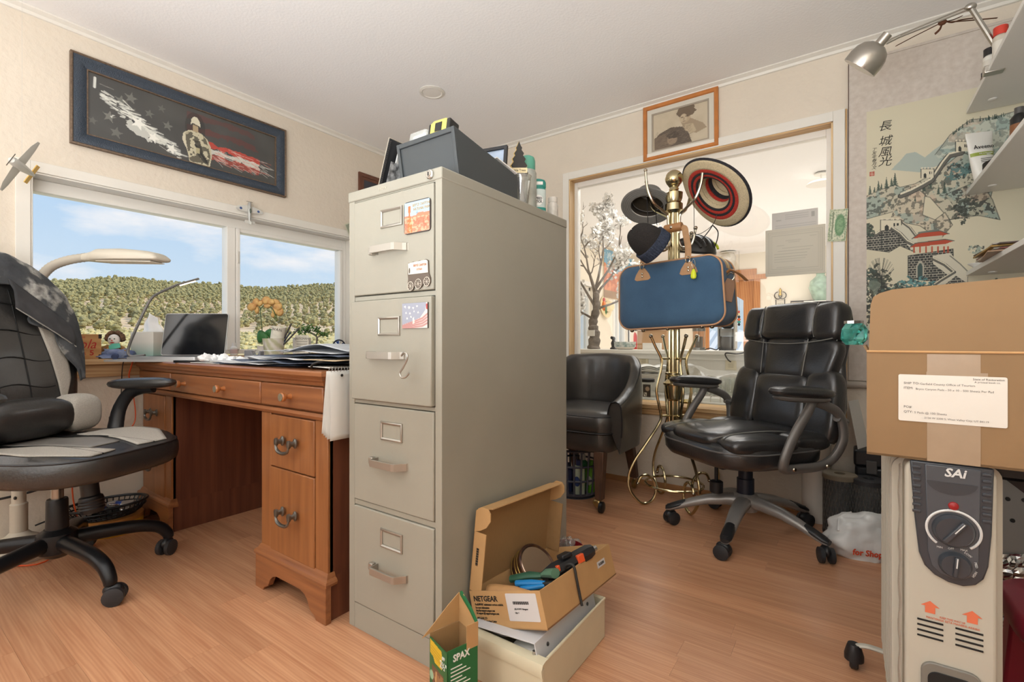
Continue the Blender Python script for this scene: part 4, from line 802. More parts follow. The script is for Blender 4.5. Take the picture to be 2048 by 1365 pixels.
# newspapers and folders spread over the desk
def sheet_thing(cx, cy, w, h, rz, z, amp, seed, mat, lab, name='newspaper', lift=None, th=.0018, cat='newspaper'):
    def fn(u, v):
        x, y = (u - .5) * w, (v - .5) * h; q = noise.noise(Vector((x * 5 + seed, y * 5, seed * 2.3))) * amp + noise.noise(Vector((x * 13, y * 13 + seed, seed))) * amp * .35
        return (x, y, max(0, .5 * amp + q) + (lift(u, v) if lift else 0))
    o = MB().grid(fn, 30, 22).build(name, mat, smooth=80, solid=th, soff=1, loc=(cx, cy, z), rot=(0, 0, R_(rz))); return tag(o, lab, cat, 'papers spread over the desk')
m_np = M('news_grey', (198, 200, 202), .8, var=.12, vscale=60, stretch=(1, .15, 1)); m_nd = M('slate_folder', (78, 88, 106), .6, var=.12, vscale=10); m_nw = M('paper_white', (222, 220, 214), .8); m_kr = M('kraft_paper', (206, 184, 150), .7, var=.08, vscale=14)
sheet_thing(-1.86, 1.08, .50, .36, 8, ZD + .001, .004, 1, m_nd, 'dark slate folder lying lowest at the front of the desk', 'folder', cat='folder')
sheet_thing(-1.93, 1.04, .50, .34, -4, ZD + .008, .006, 2, m_np, 'creased newspaper reaching furthest left toward the laptop')
sheet_thing(-1.66, 1.06, .52, .38, 3, ZD + .014, .010, 3, m_nd, 'dark folded folder in the middle of the paper pile', 'folder', cat='folder')
sheet_thing(-1.68, 1.07, .46, .36, -6, ZD + .024, .010, 4, m_np, 'rumpled newspaper under the top sheets of the pile')
sheet_thing(-1.57, 1.09, .46, .38, 5, ZD + .036, .008, 5, m_nd, 'dark sheet curled between the two top newspapers', 'folder', cat='folder')
sheet_thing(-1.63, 1.13, .50, .36, -3, ZD + .048, .008, 6, m_np, 'large pale newspaper arching over the top of the pile', lift=lambda u, v: .022 * math.sin(PI * u) ** 2 * (.4 + .6 * v))
sheet_thing(-1.50, 1.12, .40, .34, 10, ZD + .050, .006, 7, M('news_top', (186, 190, 194), .8, var=.1, vscale=60, stretch=(1, .15, 1)), 'uppermost newspaper on the right of the pile', lift=lambda u, v: .026 * math.sin(PI * min(1, u * 1.2)) ** 2)
sheet_thing(-1.38, .99, .16, .22, 4, ZD + .028, .004, 8, m_kr, 'tan envelope sticking out of the pile beside the filing cabinet', 'envelope', cat='envelope')
sheet_thing(-1.37, .93, .13, .10, -3, ZD + .006, .003, 9, m_nw, 'white card lying under the tan envelope', 'card', cat='card')
for k, (x, y, w, h, rz) in enumerate(((-2.30, .955, .30, .10, 22), (-2.16, .90, .22, .07, 5))): sheet_thing(x, y, w, h, rz, ZD + .0005, .002, 20 + k, m_nw, ['long white paper strip in front of the laptop tray', 'short white paper at the front edge below the tissues'][k], 'paper_sheet', cat='paper')
p = at(404, 728, Z=ZD + .004); ph = thing('phone', 'black phone lying at the front edge of the desk', 'phone', (-2.33, .885, ZD + .0005), 30); MB().prism(rrect(.13, .062, .01), 0, .009).build('body', M('phone_black', (24, 24, 26), .3), ph); MB().prism(rrect(.124, .056, .008), .009, .0096).build('screen', M('screen_black'), ph)
cbk = MB().tube(spline([(-1.44, .92, ZD + .012), (-1.41, .88, ZD + .006), (-1.385, .87, ZD + .02), (-1.36, .90, ZD + .03), (-1.34, .97, ZD + .028)]), .004, 6).build('usb_cable', M('black_rubber')); tag(cbk, 'short black cable curling off the papers near the notepad', 'cable')
# spiral pad over the right edge
sp_ = thing('steno_pad', 'white spiral pad hanging over the right edge of the desk', 'notepad', (-1.283, .94, ZD + .005))
def padf(u, v): return (.010 + .004 * v + .006 * math.sin(3 * v), (u - .5) * .18, -.004 - .21 * v)
MB().grid(padf, 6, 14).build('front_page', M('pad_paper', (204, 202, 196), .8), sp_, solid=.001)
for k in range(4): MB().grid(lambda u, v: (.006 - .003 * k + .02 * 0 * v, (u - .5) * .18 - .004 * (k + 1) * v, -.004 - (.205 - .006 * k) * v), 4, 10).build('page', M('pad_paper'), sp_, solid=.0012)
for k in range(16): MB().tube([(.006 + .007 * math.cos(a), -.082 + .0109 * k + .002 * math.sin(a), .0 + .007 * math.sin(a)) for a in np.linspace(0, 5.6, 9)], .0012, 5).build('spiral_wire', M('wire', (120, 118, 112), .4, .8), sp_)
MB(TR((.0165, -.050, -.018), ry=90)).lathe([(.0045, 0), (.0045, .001), (.001, .001)], 12).build('punched_mark', M('black_lid'), sp_)
# cords by the desk
oc = MB().tube(spline([at(266, 722, X=-2.80), at(262, 735, X=-2.82), at(258, 752, X=-2.83), at(262, 775, X=-2.84), at(248, 800, X=-2.84), at(238, 825, X=-2.84), at(226, 860, X=-2.84), at(218, 895, X=-2.84), (-2.83, .62, .40), (-2.82, .60, .2), (-2.80, .62, .012), (-2.70, .56, .007), (-2.55, .44, .007), (-2.75, .28, .007), (-2.6, .1, .007)], 6), .0032, 6).build('extension_cord', M('orange_cord', (226, 92, 44), .5)); tag(oc, 'orange extension cord dangling from the desk down the wall', 'cord')
oc2 = MB().tube(spline([at(258, 755, X=-2.832), at(268, 800, X=-2.845), at(270, 842, X=-2.845), at(252, 868, X=-2.845), at(240, 900, X=-2.85)], 6), .0026, 6).build('orange_wire', M('orange_cord')); tag(oc2, 'thin orange wire looping right of the extension cord on the wall', 'cord')
bc = MB().tube(spline([at(262, 714, X=-2.85), at(248, 722, X=-2.835), at(244, 745, X=-2.832), at(243, 775, X=-2.84), at(240, 850, X=-2.85)], 6), .002, 6).build('black_wire', M('black_rubber')); tag(bc, 'thin black lamp wire hanging over the sill', 'wire')
pg = thing('wall_adapter', 'black plug adapter low on the wall behind the armrest', 'adapter', at(228, 846, X=-2.85)); MB().cbox((-.008, 0, 0), .03, .03, .06).build('body', M('black_lid'), pg, bev=.004); MB().cbox((.012, 0, -.01), .012, .018, .018).build('plug', M('black_rubber'), pg, bev=.002)
# ================================================================ gaming chair
m_lea = M('black_leather', (42, 41, 40), .38, var=.12, vscale=14, bump=.12, bscale=120, spec=.7, coat=.35)
m_mesh = M('grey_mesh_fabric', (176, 170, 160), .8, var=.12, vscale=260, bump=.3, bscale=500)
m_blk = M('black_plastic', (30, 30, 32), .38)
m_blm = M('black_metal', (28, 28, 30), .32, .3)
m_stch = M('seam_thread', (18, 18, 18), .7)
GC = thing('gaming_chair', 'black and grey swivel gaming chair at the desk with a jacket over its back', 'chair', (-2.305, .450, 0), 26.8)
def caster(par, x, y, rz, mat, r=.030, stem=.035):
    f_ = MB(TR((x, y, 0), rz=rz)); f_.cyl((0, 0, r * 1.2), (0, 0, r * 2 + stem), .010, seg=10); f_.ell((-.008, 0, r * 1.55), .030, .018, r * .75, 14, 8)
    o = f_.build('caster', mat, par)
    for s in (-1, 1):
        MB(TR((x, y, 0), rz=rz) @ TR((-.012, s * .018, r), rx=90)).lathe([(r * .6, -.011), (r, -.007), (r, .007), (r * .6, .011), (.001, .011)], 20).build('wheel', M('caster_wheel', (44, 44, 46), .5), o)
    return o
def star_base(par, R, hub_z, a0, mat, arm, n=5):
    for k in range(n):
        a = R_(a0 + 360 / n * k); c_, s_ = math.cos(a), math.sin(a)
        arm(par, c_, s_, a); caster(par, R * c_, R * s_, math.degrees(a) + 40 + 47 * k, m_blk)
def arm_g(par, c_, s_, a):
    pts = [Vector((p[0] * c_, p[0] * s_, p[1])) for p in [(q.x, q.y) for q in spline([(0.03, .155, 0), (.13, .150, 0), (.23, .140, 0), (.295, .118, 0), (.325, .085, 0), (.330, .066, 0)], 5)]]
    MB().tube(pts, [.028 - .010 * i / (len(pts) - 1) for i in range(len(pts))], 12).build('base_arm', m_blm, par)
    t = pts[-1]
# caster positions measured from the photograph fix the star's turn
star_base(GC, .33, .15, math.degrees(math.atan2(.804 - .49, -2.33 + 2.30)) - 26.8 - 12, m_blm, arm_g)
MB().lathe([(.03, .10), (.055, .12), (.062, .15), (.055, .185), (.036, .20), (.001, .20)], 22).build('hub', m_blm, GC)
MB().lathe([(.032, .19), (.030, .300), (.028, .305), (.001, .305)], 20).build('gas_cover', m_blk, GC)
MB().cyl((0, 0, .29), (0, 0, .42), .018).build('gas_piston', M('chrome_dull', (170, 168, 164), .25, .9), GC)
MB().box(-.12, -.09, .395, .10, .09, .425).build('mechanism', m_blk, GC, bev=.01)
MB(TR((.15, -.02, .42), ry=172)).lathe([(.026, 0), (.026, .09), (.033, .095), (.034, .1)] + [(.034 + .002 * (k % 2), .1 + .005 * k) for k in range(9)] + [(.03, .15), (.001, .15)], 24).build('tension_knob', m_blk, GC)
# seat: slab with rounded plan, dished top
SX, SY = .29, .262
def seat_out(u):
    a = 2 * PI * u; e = .55; c_, s_ = math.cos(a), math.sin(a); return math.copysign(abs(c_) ** e, c_) * SX + .055, math.copysign(abs(s_) ** e, s_) * SY * (1 - .06 * c_)
def seat_top(x, y): return .505 + .012 * ((y / SY) ** 2) - .016 * max(0, (x - .2) / .14) ** 2 + .004 * math.sin(x * 18)
rs = []
for k, z, in ((.80, .408), (.93, .412), (.985, .425), (1.0, .45), (.995, .478), (.97, .494), (.93, None), (.75, None), (.5, None), (.25, None), (.02, None)):
    ring = []
    for i in range(48):
        x, y = seat_out(i / 48); x = .055 + (x - .055) * k; y *= k; ring.append((x, y, z if z else seat_top(x, y)))
    rs.append(ring)
seat = MB().rings(rs).build('seat', m_lea, GC, smooth=60)
def patch(name, pts2, mat, par, f, n=10, off=.003):
    """panel lying on a surface z=f(x,y): blend between two edge curves"""
    A, B = pts2; mb = MB(); mb.grid(lambda u, v: (lambda x, y: (x, y, f(x, y) + off))(*(np.array([np.interp(v, np.linspace(0, 1, len(A)), [p[0] for p in A]), np.interp(v, np.linspace(0, 1, len(A)), [p[1] for p in A])]) * (1 - u) + np.array([np.interp(v, np.linspace(0, 1, len(B)), [p[0] for p in B]), np.interp(v, np.linspace(0, 1, len(B)), [p[1] for p in B])]) * u)), 10, n * 2)
    o = mb.build(name, mat, par, smooth=80, solid=.004, soff=0); return o
patch('mesh_panel', ([(-.08, -.13), (.02, -.105), (.16, -.08), (.285, -.04)], [(-.04, -.2), (.06, -.238), (.18, -.234), (.305, -.14)]), m_mesh, seat, seat_top)
patch('mesh_panel', ([(-.08, .13), (.02, .105), (.16, .08), (.285, .04)], [(-.04, .2), (.06, .238), (.18, .234), (.305, .14)]), m_mesh, seat, seat_top)
m_lg = M('grey_leather', (128, 124, 118), .42, var=.1, vscale=14)
patch('leather_panel', ([(-.14, -.07), (.0, -.075), (.12, -.07), (.2, -.05)], [(-.14, .07), (.0, .075), (.12, .07), (.2, .05)]), m_lg, seat, seat_top, off=.002)
for s in (-1, 1): MB().tube([(x, s * (.088 + .02 * max(0, x)), seat_top(x, .09) + .004) for x in np.linspace(-.18, .30, 16)], .0018, 5).build('seam', m_stch, seat)
MB().tube([(.055 + (seat_out(i / 60)[0] - .055) * .975, seat_out(i / 60)[1] * .975, .4925) for i in range(60)], .003, 6, True).build('piping', m_blk, seat)
# backrest loft
BK = [(.50, -.215, .20, .055), (.58, -.225, .235, .06), (.70, -.24, .25, .06), (.82, -.262, .262, .055), (.94, -.288, .262, .05), (1.04, -.312, .235, .048), (1.12, -.334, .185, .044), (1.165, -.346, .12, .034), (1.18, -.35, .05, .02)]
def bk(z):
    Z = [b[0] for b in BK]; return tuple(np.interp(z, Z, [b[i] for b in BK]) for i in (1, 2, 3))
rs = []
for z in list(np.linspace(.50, 1.18, 26)):
    x, w, d_ = bk(z); rs.append([(x + d_ * math.copysign(abs(math.cos(a)) ** .6, math.cos(a)) - .04 * math.cos(a) * 0, w * math.copysign(abs(math.sin(a)) ** .7, math.sin(a)), z) for a in [2 * PI * i / 32 for i in range(32)]])
back = MB().rings(rs).build('backrest', m_lea, GC, smooth=60)
def bfront(y, z):
    x, w, d_ = bk(z); t = min(1, abs(y) / max(w, .01)); return x + d_ * (1 - t ** (2 / .7)) ** (.6 / 2) if t < 1 else x
def bpatch(name, fy0, fy1, z0, z1, mat, off=.003, n=24):
    return MB().grid(lambda u, v: (lambda z: (lambda y: (bfront(y, z) + off, y, z))(fy0(z) * (1 - u) + fy1(z) * u))(z0 + (z1 - z0) * v), 8, n).build(name, mat, back, smooth=80, solid=.004, soff=0)
for s in (-1, 1):
    bpatch('mesh_stripe', lambda z: s * lk(z, [(.62, .155), (.8, .135), (1.0, .10)]), lambda z: s * lk(z, [(.62, .165), (.72, .20), (.86, .205), (1.0, .155)]), .62, 1.0, m_mesh)
for z in (.70, .80, .90, 1.0): MB().tube([(bfront(y, z) + .001, y, z + .01 * math.cos(y * 30)) for y in np.linspace(-.135, .135, 14)], .0022, 5).build('tuft_seam', m_stch, back)
for y in (-.045, .045): MB().tube([(bfront(y, z) + .001, y * (1.1 - .4 * (z - .6)), z) for z in np.linspace(.62, 1.06, 14)], .0022, 5).build('tuft_seam', m_stch, back)
# lumbar cushion
lum = MB(TR((-.135, 0, .585))).ell((0, 0, 0), .062, .150, .075, 28, 14, .45, .8).build('lumbar_cushion', m_lea, GC, smooth=60)
for s in (-1, 1): MB(TR((-.137, s * .176, .585))).ell((0, 0, 0), .061, .060, .074, 28, 14, .28, .7).build('cushion_end', m_mesh, lum, smooth=60)
for s in (-1, 1):
    MB(TR((-.185, s * .25, .60), rx=90)).lathe([(.036, -.02), (.04, -.012), (.04, .012), (.036, .02), (.001, .02)], 20).build('recline_hinge', m_blk, GC)
    arm = MB().tube(spline([(-.06, s * .262, .47), (-.07, s * .28, .53), (-.065, s * .292, .59), (-.03, s * .298, .645), (.03, s * .298, .668), (.09, s * .295, .672)], 5), [.030, .029, .029, .028, .028, .027, .027, .026, .026, .025, .025, .024, .024, .024, .024, .024, .024, .024, .024, .024, .024, .024, .024, .024, .022, .02], 12, flat=.65).build('armrest_frame', m_blk, GC)
    MB(TR((.035, s * .295, .692), ry=-2)).ell((0, 0, 0), .155, .042, .024, 22, 10, .7, .8).build('armrest_pad', m_lea, GC)
# ---- jacket draped over the back
jm = M('camo_cloth', (106, 104, 102), .9, var=.2, vscale=11, col2=(62, 64, 68), detail=6, bump=.25, bscale=90)
nt = jm.node_tree; rp = [q for q in nt.nodes if q.type == 'VALTORGB'][0]
e_ = rp.color_ramp.elements.new(.52); e_.color = lin((74, 76, 78)); e_ = rp.color_ramp.elements.new(.62); e_.color = lin((172, 170, 164))
jk = thing('camouflage_jacket', 'grey camouflage jacket draped over the top of the gaming chair', 'jacket', (-2.305, .450, 0), 26.8)
def edge_pt(s):
    """outline of the backrest from the near top (s=0) over the top to far side low (s=1)"""
    th = lk(s, [(0, 0), (1, 1)]); pts = [(-.215, 1.035), (-.16, 1.135), (-.06, 1.18), (.06, 1.18), (.17, 1.13), (.235, 1.03), (.262, .93), (.268, .83), (.255, .715)]
    t = s * (len(pts) - 1); i = min(int(t), len(pts) - 2); f_ = t - i; return pts[i][0] * (1 - f_) + pts[i + 1][0] * f_, pts[i][1] * (1 - f_) + pts[i + 1][1] * f_
def in_dir(s): a = lk(s, [(0, -60), (.3, -85), (.45, -100), (.6, -150), (.8, -172), (1, -160)]); return math.cos(R_(a)), math.sin(R_(a))
def jfn(u, v):
    s = v; y, z = edge_pt(s); x0, w_, d_ = bk(min(z, 1.17)); depth = lk(s, [(0, .10), (.25, .10), (.45, .13), (.62, .17), (.78, .12), (1, .03)]); wr = .010 * noise.noise(Vector((u * 5, v * 9, 2))) + .006 * noise.noise(Vector((u * 11, v * 23, 5)))
    if u < .4:                       # hangs behind
        q = (.4 - u) / .4; return (x0 - d_ * .75 - .016 - .03 * (1 - q) * 0 + wr, y * (1 - .12 * q) + .0, z - .30 * q + .012)
    if u < .55:                      # over the edge
        q = (u - .4) / .15; a = PI * q; return (x0 - (d_ * .55 + .016) * math.cos(a), y + .018 * math.sin(a) * (1 if y > 0 else -1) * min(1, abs(y) / .2), z + .014 + .010 * math.sin(a) + wr)
    q = (u - .55) / .45; dx_, dz_ = in_dir(s); dd = depth * q * (1 + .12 * math.sin(v * 31)); yy, zz = y + dx_ * dd, z + dz_ * dd + .008 * (1 - q)
    return (bfront(yy * .96, min(zz, 1.165)) + .016 + .012 * math.sin(PI * q) + wr, yy, zz)
MB().grid(jfn, 40, 72).build('cloth', jm, jk, smooth=80, solid=.003)
def lapel(u, v):
    y, z = .03 + .19 * v, 1.10 - .17 * v - .05 * u * (1 - v * .5) - .06 * u; wr = .004 * noise.noise(Vector((u * 4, v * 7, 9)))
    return (bfront(y * .95, min(z, 1.16)) + .030 + .010 * math.sin(PI * u) + wr, y, z)
MB().grid(lapel, 12, 20).build('collar', M('camo_dark', (62, 62, 64), .9, var=.25, vscale=12), jk, smooth=80, solid=.004)
MB().tube([Vector(lapel(1, v)) + Vector((.003, 0, 0)) for v in np.linspace(0, 1, 16)], .0022, 5).build('hem', M('camo_light', (150, 148, 142), .9), jk)
# ================================================================ floor lamp behind the chair
fl_ = thing('floor_lamp', 'beige floor lamp with a ribbed gooseneck and long shade behind the gaming chair', 'lamp', (-2.735, .42, 0)); m_bei = M('beige_plastic', (196, 188, 172), .45); o3 = fl_.location.copy()
MB().lathe([(.125, 0), (.13, .012), (.12, .03), (.09, .055), (.04, .085), (.026, .10), (.001, .10)], 32).build('base', m_bei, fl_)
p0 = at(62, 610, d=1.93); p1 = at(82, 580, d=1.93)
MB().lathe([(.027, .09), (.027, .21), (.022, .215), (.022, 1.0), (.001, 1.0)], 20).build('pole', m_bei, fl_)
m_sw = M('switch_dark', (60, 58, 54), .5); MB(TR((.02, -.014, .24))).ell((0, 0, 0), .005, .005, .007, 8, 6).build('switch', m_sw, fl_)
LF = 1.93; G = spline([Vector((-2.735, .42, .985)), at(76, 575, d=LF), at(84, 553, d=LF), at(104, 533, d=LF), at(136, 521, d=LF), at(172, 515, d=LF)], 9)
G2 = []; rr_ = []
for i, q in enumerate(G): G2.append(rel(q)); rr_.append(.0165 + .0018 * (i % 2))
MB().tube(G2, rr_, 12).build('gooseneck', M('beige_ribbed', (178, 170, 156), .5), fl_)
# shade: long shallow trough
a, b = at(170, 515, d=LF), at(328, 517, d=LF - .02); ax = (b - a); Ls = ax.length; ax.normalize(); up = Vector((0, 0, 1)); sd = ax.cross(up).normalized(); up = sd.cross(ax)
mb = MB(); rs = []; n_ = 14
for t, w, h0, h1 in ((0, .018, -.016, .016), (.06, .02, -.017, .020), (.14, .034, -.019, .026), (.22, .052, -.020, .034), (.5, .058, -.018, .036), (.8, .056, -.016, .028), (.95, .050, -.014, .018), (.99, .040, -.012, .004), (1.0, .030, -.010, -.004)):
    c_ = rel(a) + ax * (Ls * t); rs.append([c_ + sd * (w * math.cos(q)) + up * (h1 * math.sin(q) if math.sin(q) > 0 else h0 * abs(math.sin(q)) ** .35) for q in [2 * PI * k / 20 for k in range(20)]])
mb.rings(rs); mb.build('shade', m_bei, fl_, smooth=50)
c_ = rel(a) + ax * (Ls * .6); mb = MB(); mb.rings([[rel(a) + ax * (Ls * t) + sd * (w * s) + up * z for s, z in ((-1, -.0165), (1, -.0165), (1, -.0195), (-1, -.0195))] for t, w in ((.24, .036), (.92, .036))]); mb.build('diffuser', M('lamp_diffuser', (232, 226, 212), .5), fl_, smooth=0)
wc = MB().tube(spline([(-2.72, .55, .012), (-2.75, .60, .014), (-2.70, .64, .01), (-2.72, .58, .008)], 6), .004, 6).build('lamp_cable', M('black_rubber')); tag(wc, 'small coil of black cable on the floor beside the floor lamp base', 'cable')
bl_ = MB().tube(spline([at(-10, 1001, X=-2.845), at(60, 985, X=-2.845), at(110, 968, X=-2.845)], 5), .005, 6).build('wall_cable', M('black_rubber')); tag(bl_, 'black cable running along the wall behind the gaming chair', 'cable')
b2 = MB().tube(spline([at(70, 1052, X=-2.85), at(110, 1036, X=-2.85), at(150, 1020, X=-2.85)], 5), .0035, 6).build('low_cable', M('black_rubber')); tag(b2, 'thin black cable low on the wall between lamp base and basket', 'cable')
wp = MB().tube(spline([at(116, 990, X=-2.85), at(108, 1005, X=-2.85), at(109, 1020, X=-2.85)], 5), .003, 6); wp.ell(at(109, 1027, X=-2.85), .008, .008, .014, 8, 6); tag(wp.build('white_plug', M('white_plastic')), 'thin white cord with a small plug hanging on the wall under the chair', 'cord')
# ================================================================ cookie tin and basket of padlocks
tn = thing('cookie_tin', 'round yellow tin with red oval label on the floor by the desk', 'tin', (-2.748, .728, 0)); tn.scale = (.92, .92, 1)
MB().lathe([(.115, 0), (.117, .003), (.117, .055)], 40).build('body', M('tin_yellow', (222, 176, 44), .35, var=.15, vscale=20, col2=(206, 150, 40)), tn); MB().lathe([(.1185, .054), (.1185, .072), (.115, .074), (.001, .074)], 40).build('lid', M('tin_lid', (176, 120, 60), .4, var=.2, vscale=24), tn)
for a_, nm, mt, rx_, rz_ in ((-50, 'oval_label', m_red, .030, .014), (-95, 'bow_print', M('tin_orange', (206, 120, 40), .4), .012, .012), (-75, 'bow_print', M('tin_orange'), .014, .010), (-20, 'cookie_print', M('tin_brown', (150, 84, 46), .5), .02, .014)):
    q = R_(a_); MB(Matrix.Translation((.1172 * math.cos(q), .1172 * math.sin(q), .03)) @ Matrix.Rotation(q, 4, 'Z')).ell((0, 0, 0), .0022, rx_, rz_, 16, 8).build(nm, mt, tn)
bs = thing('padlock_basket', 'black oval plastic basket of padlocks on top of the yellow tin', 'basket', (-2.735, .700, .0765), 50, ry=-4)
m_bsk = M('basket_black', (26, 26, 28), .4)
def el(r_, z, n=44, k=.72): return [(r_ * math.cos(2 * PI * i / n), r_ * k * math.sin(2 * PI * i / n), z) for i in range(n)]
MB().tube(el(.155, .058), .006, 6, True).build('rim', m_bsk, bs); MB().tube(el(.148, .036), .003, 5, True).build('hoop', m_bsk, bs); MB().tube(el(.13, .018), .003, 5, True).build('hoop', m_bsk, bs); MB().tube(el(.108, .005), .005, 5, True).build('base_hoop', m_bsk, bs)
mb = MB()
for i in range(40):
    c_, s_ = math.cos(2 * PI * i / 40), .72 * math.sin(2 * PI * i / 40); mb.tube([(.108 * c_, .108 * s_, .005), (.13 * c_, .13 * s_, .018), (.155 * c_, .155 * s_, .058)], .0026, 4)
mb.build('ribs', m_bsk, bs); mb = MB()
for t in np.linspace(-.09, .09, 9): w = .108 * math.sqrt(1 - (t / .108) ** 2) * .72; mb.tube([(t, -w, .004), (t, w, .004)], .0025, 4); w2 = .108 * math.sqrt(max(0, 1 - (t * .72 / .078) ** 2)); mb.tube([(-w2, t * .72, .004), (w2, t * .72, .004)], .0025, 4)
mb.build('bottom_grid', m_bsk, bs)
m_steel = M('bright_steel', (190, 190, 188), .25, .95); Mb = bs.matrix_basis
for k, (x, y, z, rz, c_) in enumerate(((-.02, -.02, .024, 20, (34, 74, 160)), (.055, .012, .026, -40, (34, 74, 160)), (-.075, .01, .024, 70, (160, 150, 120)), (-.055, -.035, .022, 110, (170, 168, 166)), (.015, .035, .024, 150, (170, 168, 166)), (.09, -.02, .030, 10, (170, 168, 166)))):
    pl_ = thing('padlock', ['large blue padlock in the middle of the basket', 'second blue padlock nearer the desk in the basket', 'brass padlock at the lamp end of the basket', 'silver padlock beside the brass one in the basket', 'silver padlock lying behind the blue padlocks', 'silver padlock against the desk end of the basket rim'][k], 'padlock', TR((-2.735, .700, .0765), ry=-4, rz=50) @ Vector((x, y, z)), 50 + rz, 'padlocks in the basket', rx=70 + 6 * k)
    pl_.location.z += .016; pl_.scale = (1.35,) * 3
    MB().cbox((0, 0, 0), .036, .018, .030).build('body', M('lock_%d_%d_%d' % c_, c_, .35, .5), pl_, bev=.004)
    MB().tube([(-.011, 0, .014), (-.011, 0, .028)] + [(.011 * math.cos(a), 0, .028 + .011 * math.sin(a)) for a in np.linspace(PI, 0, 9)] + [(.011, 0, .014)], .003, 6).build('shackle', m_steel, pl_)
# ================================================================ framed panorama over the window
fr = thing('framed_print', 'wide blue-framed panorama of a soldier before a torn flag', 'picture', (XL + .001, 1.103, 1.972)); FW, FH = 1.005, .418
def frame_prof(par, name, w, h, prof, mat, normal='+X'):
    """mitred moulding; prof = (inset, height) from the outer edge"""
    M4 = FACE((0, 0, 0), normal); mb = MB(M4); rs = []
    for sx, sy in ((-1, -1), (1, -1), (1, 1), (-1, 1)): rs.append([(sx * (w / 2 - i), sy * (h / 2 - i), z) for i, z in prof])
    mb.rings(rs, closed=True); return mb.build(name, mat, par, smooth=30)
frame_prof(fr, 'outer_edge', FW, FH, [(0, 0), (0, .022), (.006, .024), (.010, .020), (.010, 0)], M('frame_bronze', (110, 92, 76), .5, .3, var=.3, vscale=120))
frame_prof(fr, 'moulding', FW - .02, FH - .02, [(0, 0), (0, .021), (.008, .024), (.022, .022), (.038, .014), (.048, .010), (.048, 0)], M('frame_blue', (56, 66, 78), .4, bump=.5, bscale=220, var=.1, vscale=90))
frame_prof(fr, 'inner_edge', FW - .116, FH - .116, [(0, 0), (0, .012), (.005, .012), (.007, .004), (.007, 0)], M('frame_bronze'))
cv = Canvas(340, 110, (70, 70, 68)); N1 = cv.noise(1, 5); N2 = cv.noise(2, 16); N3 = cv.noise(3, 40)
cv.mix(np.clip((.5 - N1) * 1.2, 0, .5), (92, 92, 88))
def star(cx, cy, r_, rot=0): return [(cx + r_ * (1 if k % 2 == 0 else .42) * math.sin(R_(rot + 36 * k)) * 110 / 340, cy - r_ * (1 if k % 2 == 0 else .42) * math.cos(R_(rot + 36 * k))) for k in range(10)]
for x, y, r_, op in ((.14, .30, .10, .5), (.09, .62, .10, .55), (.12, .85, .1, .4), (.185, .20, .10, .5), (.27, .36, .08, .4), (.36, .47, .09, .5), (.20, .42, .08, .25), (.02, .76, .07, .3), (.33, .2, .07, .3)): cv.poly(star(x, y, r_, 8), (150, 150, 140), op)
# red stripes sweeping right of the figure
for y0, y1, c_, op in ((.12, .22, (120, 50, 46), .35), (.34, .46, (120, 50, 46), .45), (.60, .70, (200, 70, 56), .85), (.70, .80, (222, 218, 206), .85), (.80, .9, (200, 74, 60), .6)):
    m = ((cv.X > .46) & (cv.X < .97 - .2 * N2) & (cv.Y - .06 * np.sin(cv.X * 7) > y0 + .10 * (N2 - .5)) & (cv.Y - .06 * np.sin(cv.X * 7) < y1 + .10 * (N3 - .5))).astype(float)
    if y0 > .5: m *= (cv.X > .58) & (cv.X < .97)
    cv.mix(m * op, c_)
r = random.Random(6)
for k in range(90):
    x = r.uniform(.60, .93); y = .68 + r.uniform(-.12, .2); cv.line([(x, y), (x + r.uniform(.02, .07), y + r.uniform(.0, .07))], .0025, (226, 224, 214) if k % 3 else (206, 90, 74), .8)
# torn white wing left of the figure
for k in range(150):
    t = r.random(); x = .05 + .36 * t; y = .30 + .62 * t ** .9 + r.gauss(0, .05) - .05 * math.sin(PI * t); l = r.uniform(.01, .06)
    cv.line([(x, y), (x + l, y + l * r.uniform(-.2, 1.4))], r.uniform(.002, .009), (222, 222, 212), r.uniform(.5, .95))
cv.mix((((cv.X - .24) / .11) ** 2 + ((cv.Y - .70 - (cv.X - .24) * .9) / .10) ** 2 < 1.0 + (N3 - .5) * 2.6).astype(float) * .85, (214, 214, 204)); 
for x, y, r_ in ((.22, .58, .12), (.29, .75, .10), (.38, .86, .10)): cv.poly(star(x, y, r_, 20), (236, 234, 224), .95)
cv.line([(.03, .07), (.028, .22)], .012, (224, 224, 216), .9); cv.line([(.15, .28), (.19, .38)], .006, (220, 220, 210), .8)
# soldier: helmet, face, torso, arms, trousers
ck = (196, 188, 160); dk_ = (66, 62, 52)
cv.mix((((cv.X - .505) / .055) ** 2 + ((cv.Y - .35) / .28) ** 2 < 1).astype(float) * .45, (44, 42, 40))
cv.poly([(.440, .50), (.468, .42), (.50, .40), (.538, .42), (.572, .50), (.592, .62), (.597, .80), (.585, 1.0), (.474, 1.0), (.464, .84), (.446, .66)], ck)
cv.poly([(.440, .50), (.434, .62), (.452, .74), (.480, .80), (.49, .72), (.475, .62)], (206, 198, 172)); cv.poly([(.495, .60), (.548, .66), (.558, .74), (.500, .68)], (206, 198, 172)); cv.poly([(.565, .5), (.585, .62), (.590, .78), (.578, .84), (.566, .72)], (186, 178, 150))
cv.poly([(.490, .42), (.490, .28), (.522, .28), (.522, .42)], (170, 150, 118)); cv.poly([(.480, .31), (.482, .21), (.496, .15), (.516, .15), (.530, .22), (.534, .32), (.524, .29), (.490, .27)], (214, 208, 184)); cv.line([(.494, .29), (.520, .30)], .006, dk_, .8)
m = cv.pmask([(.452, .50), (.475, .42), (.535, .42), (.565, .50), (.590, .8), (.575, 1.0), (.478, 1.0), (.455, .66)]) * (N3 > .52); cv.mix(m * .75, dk_)
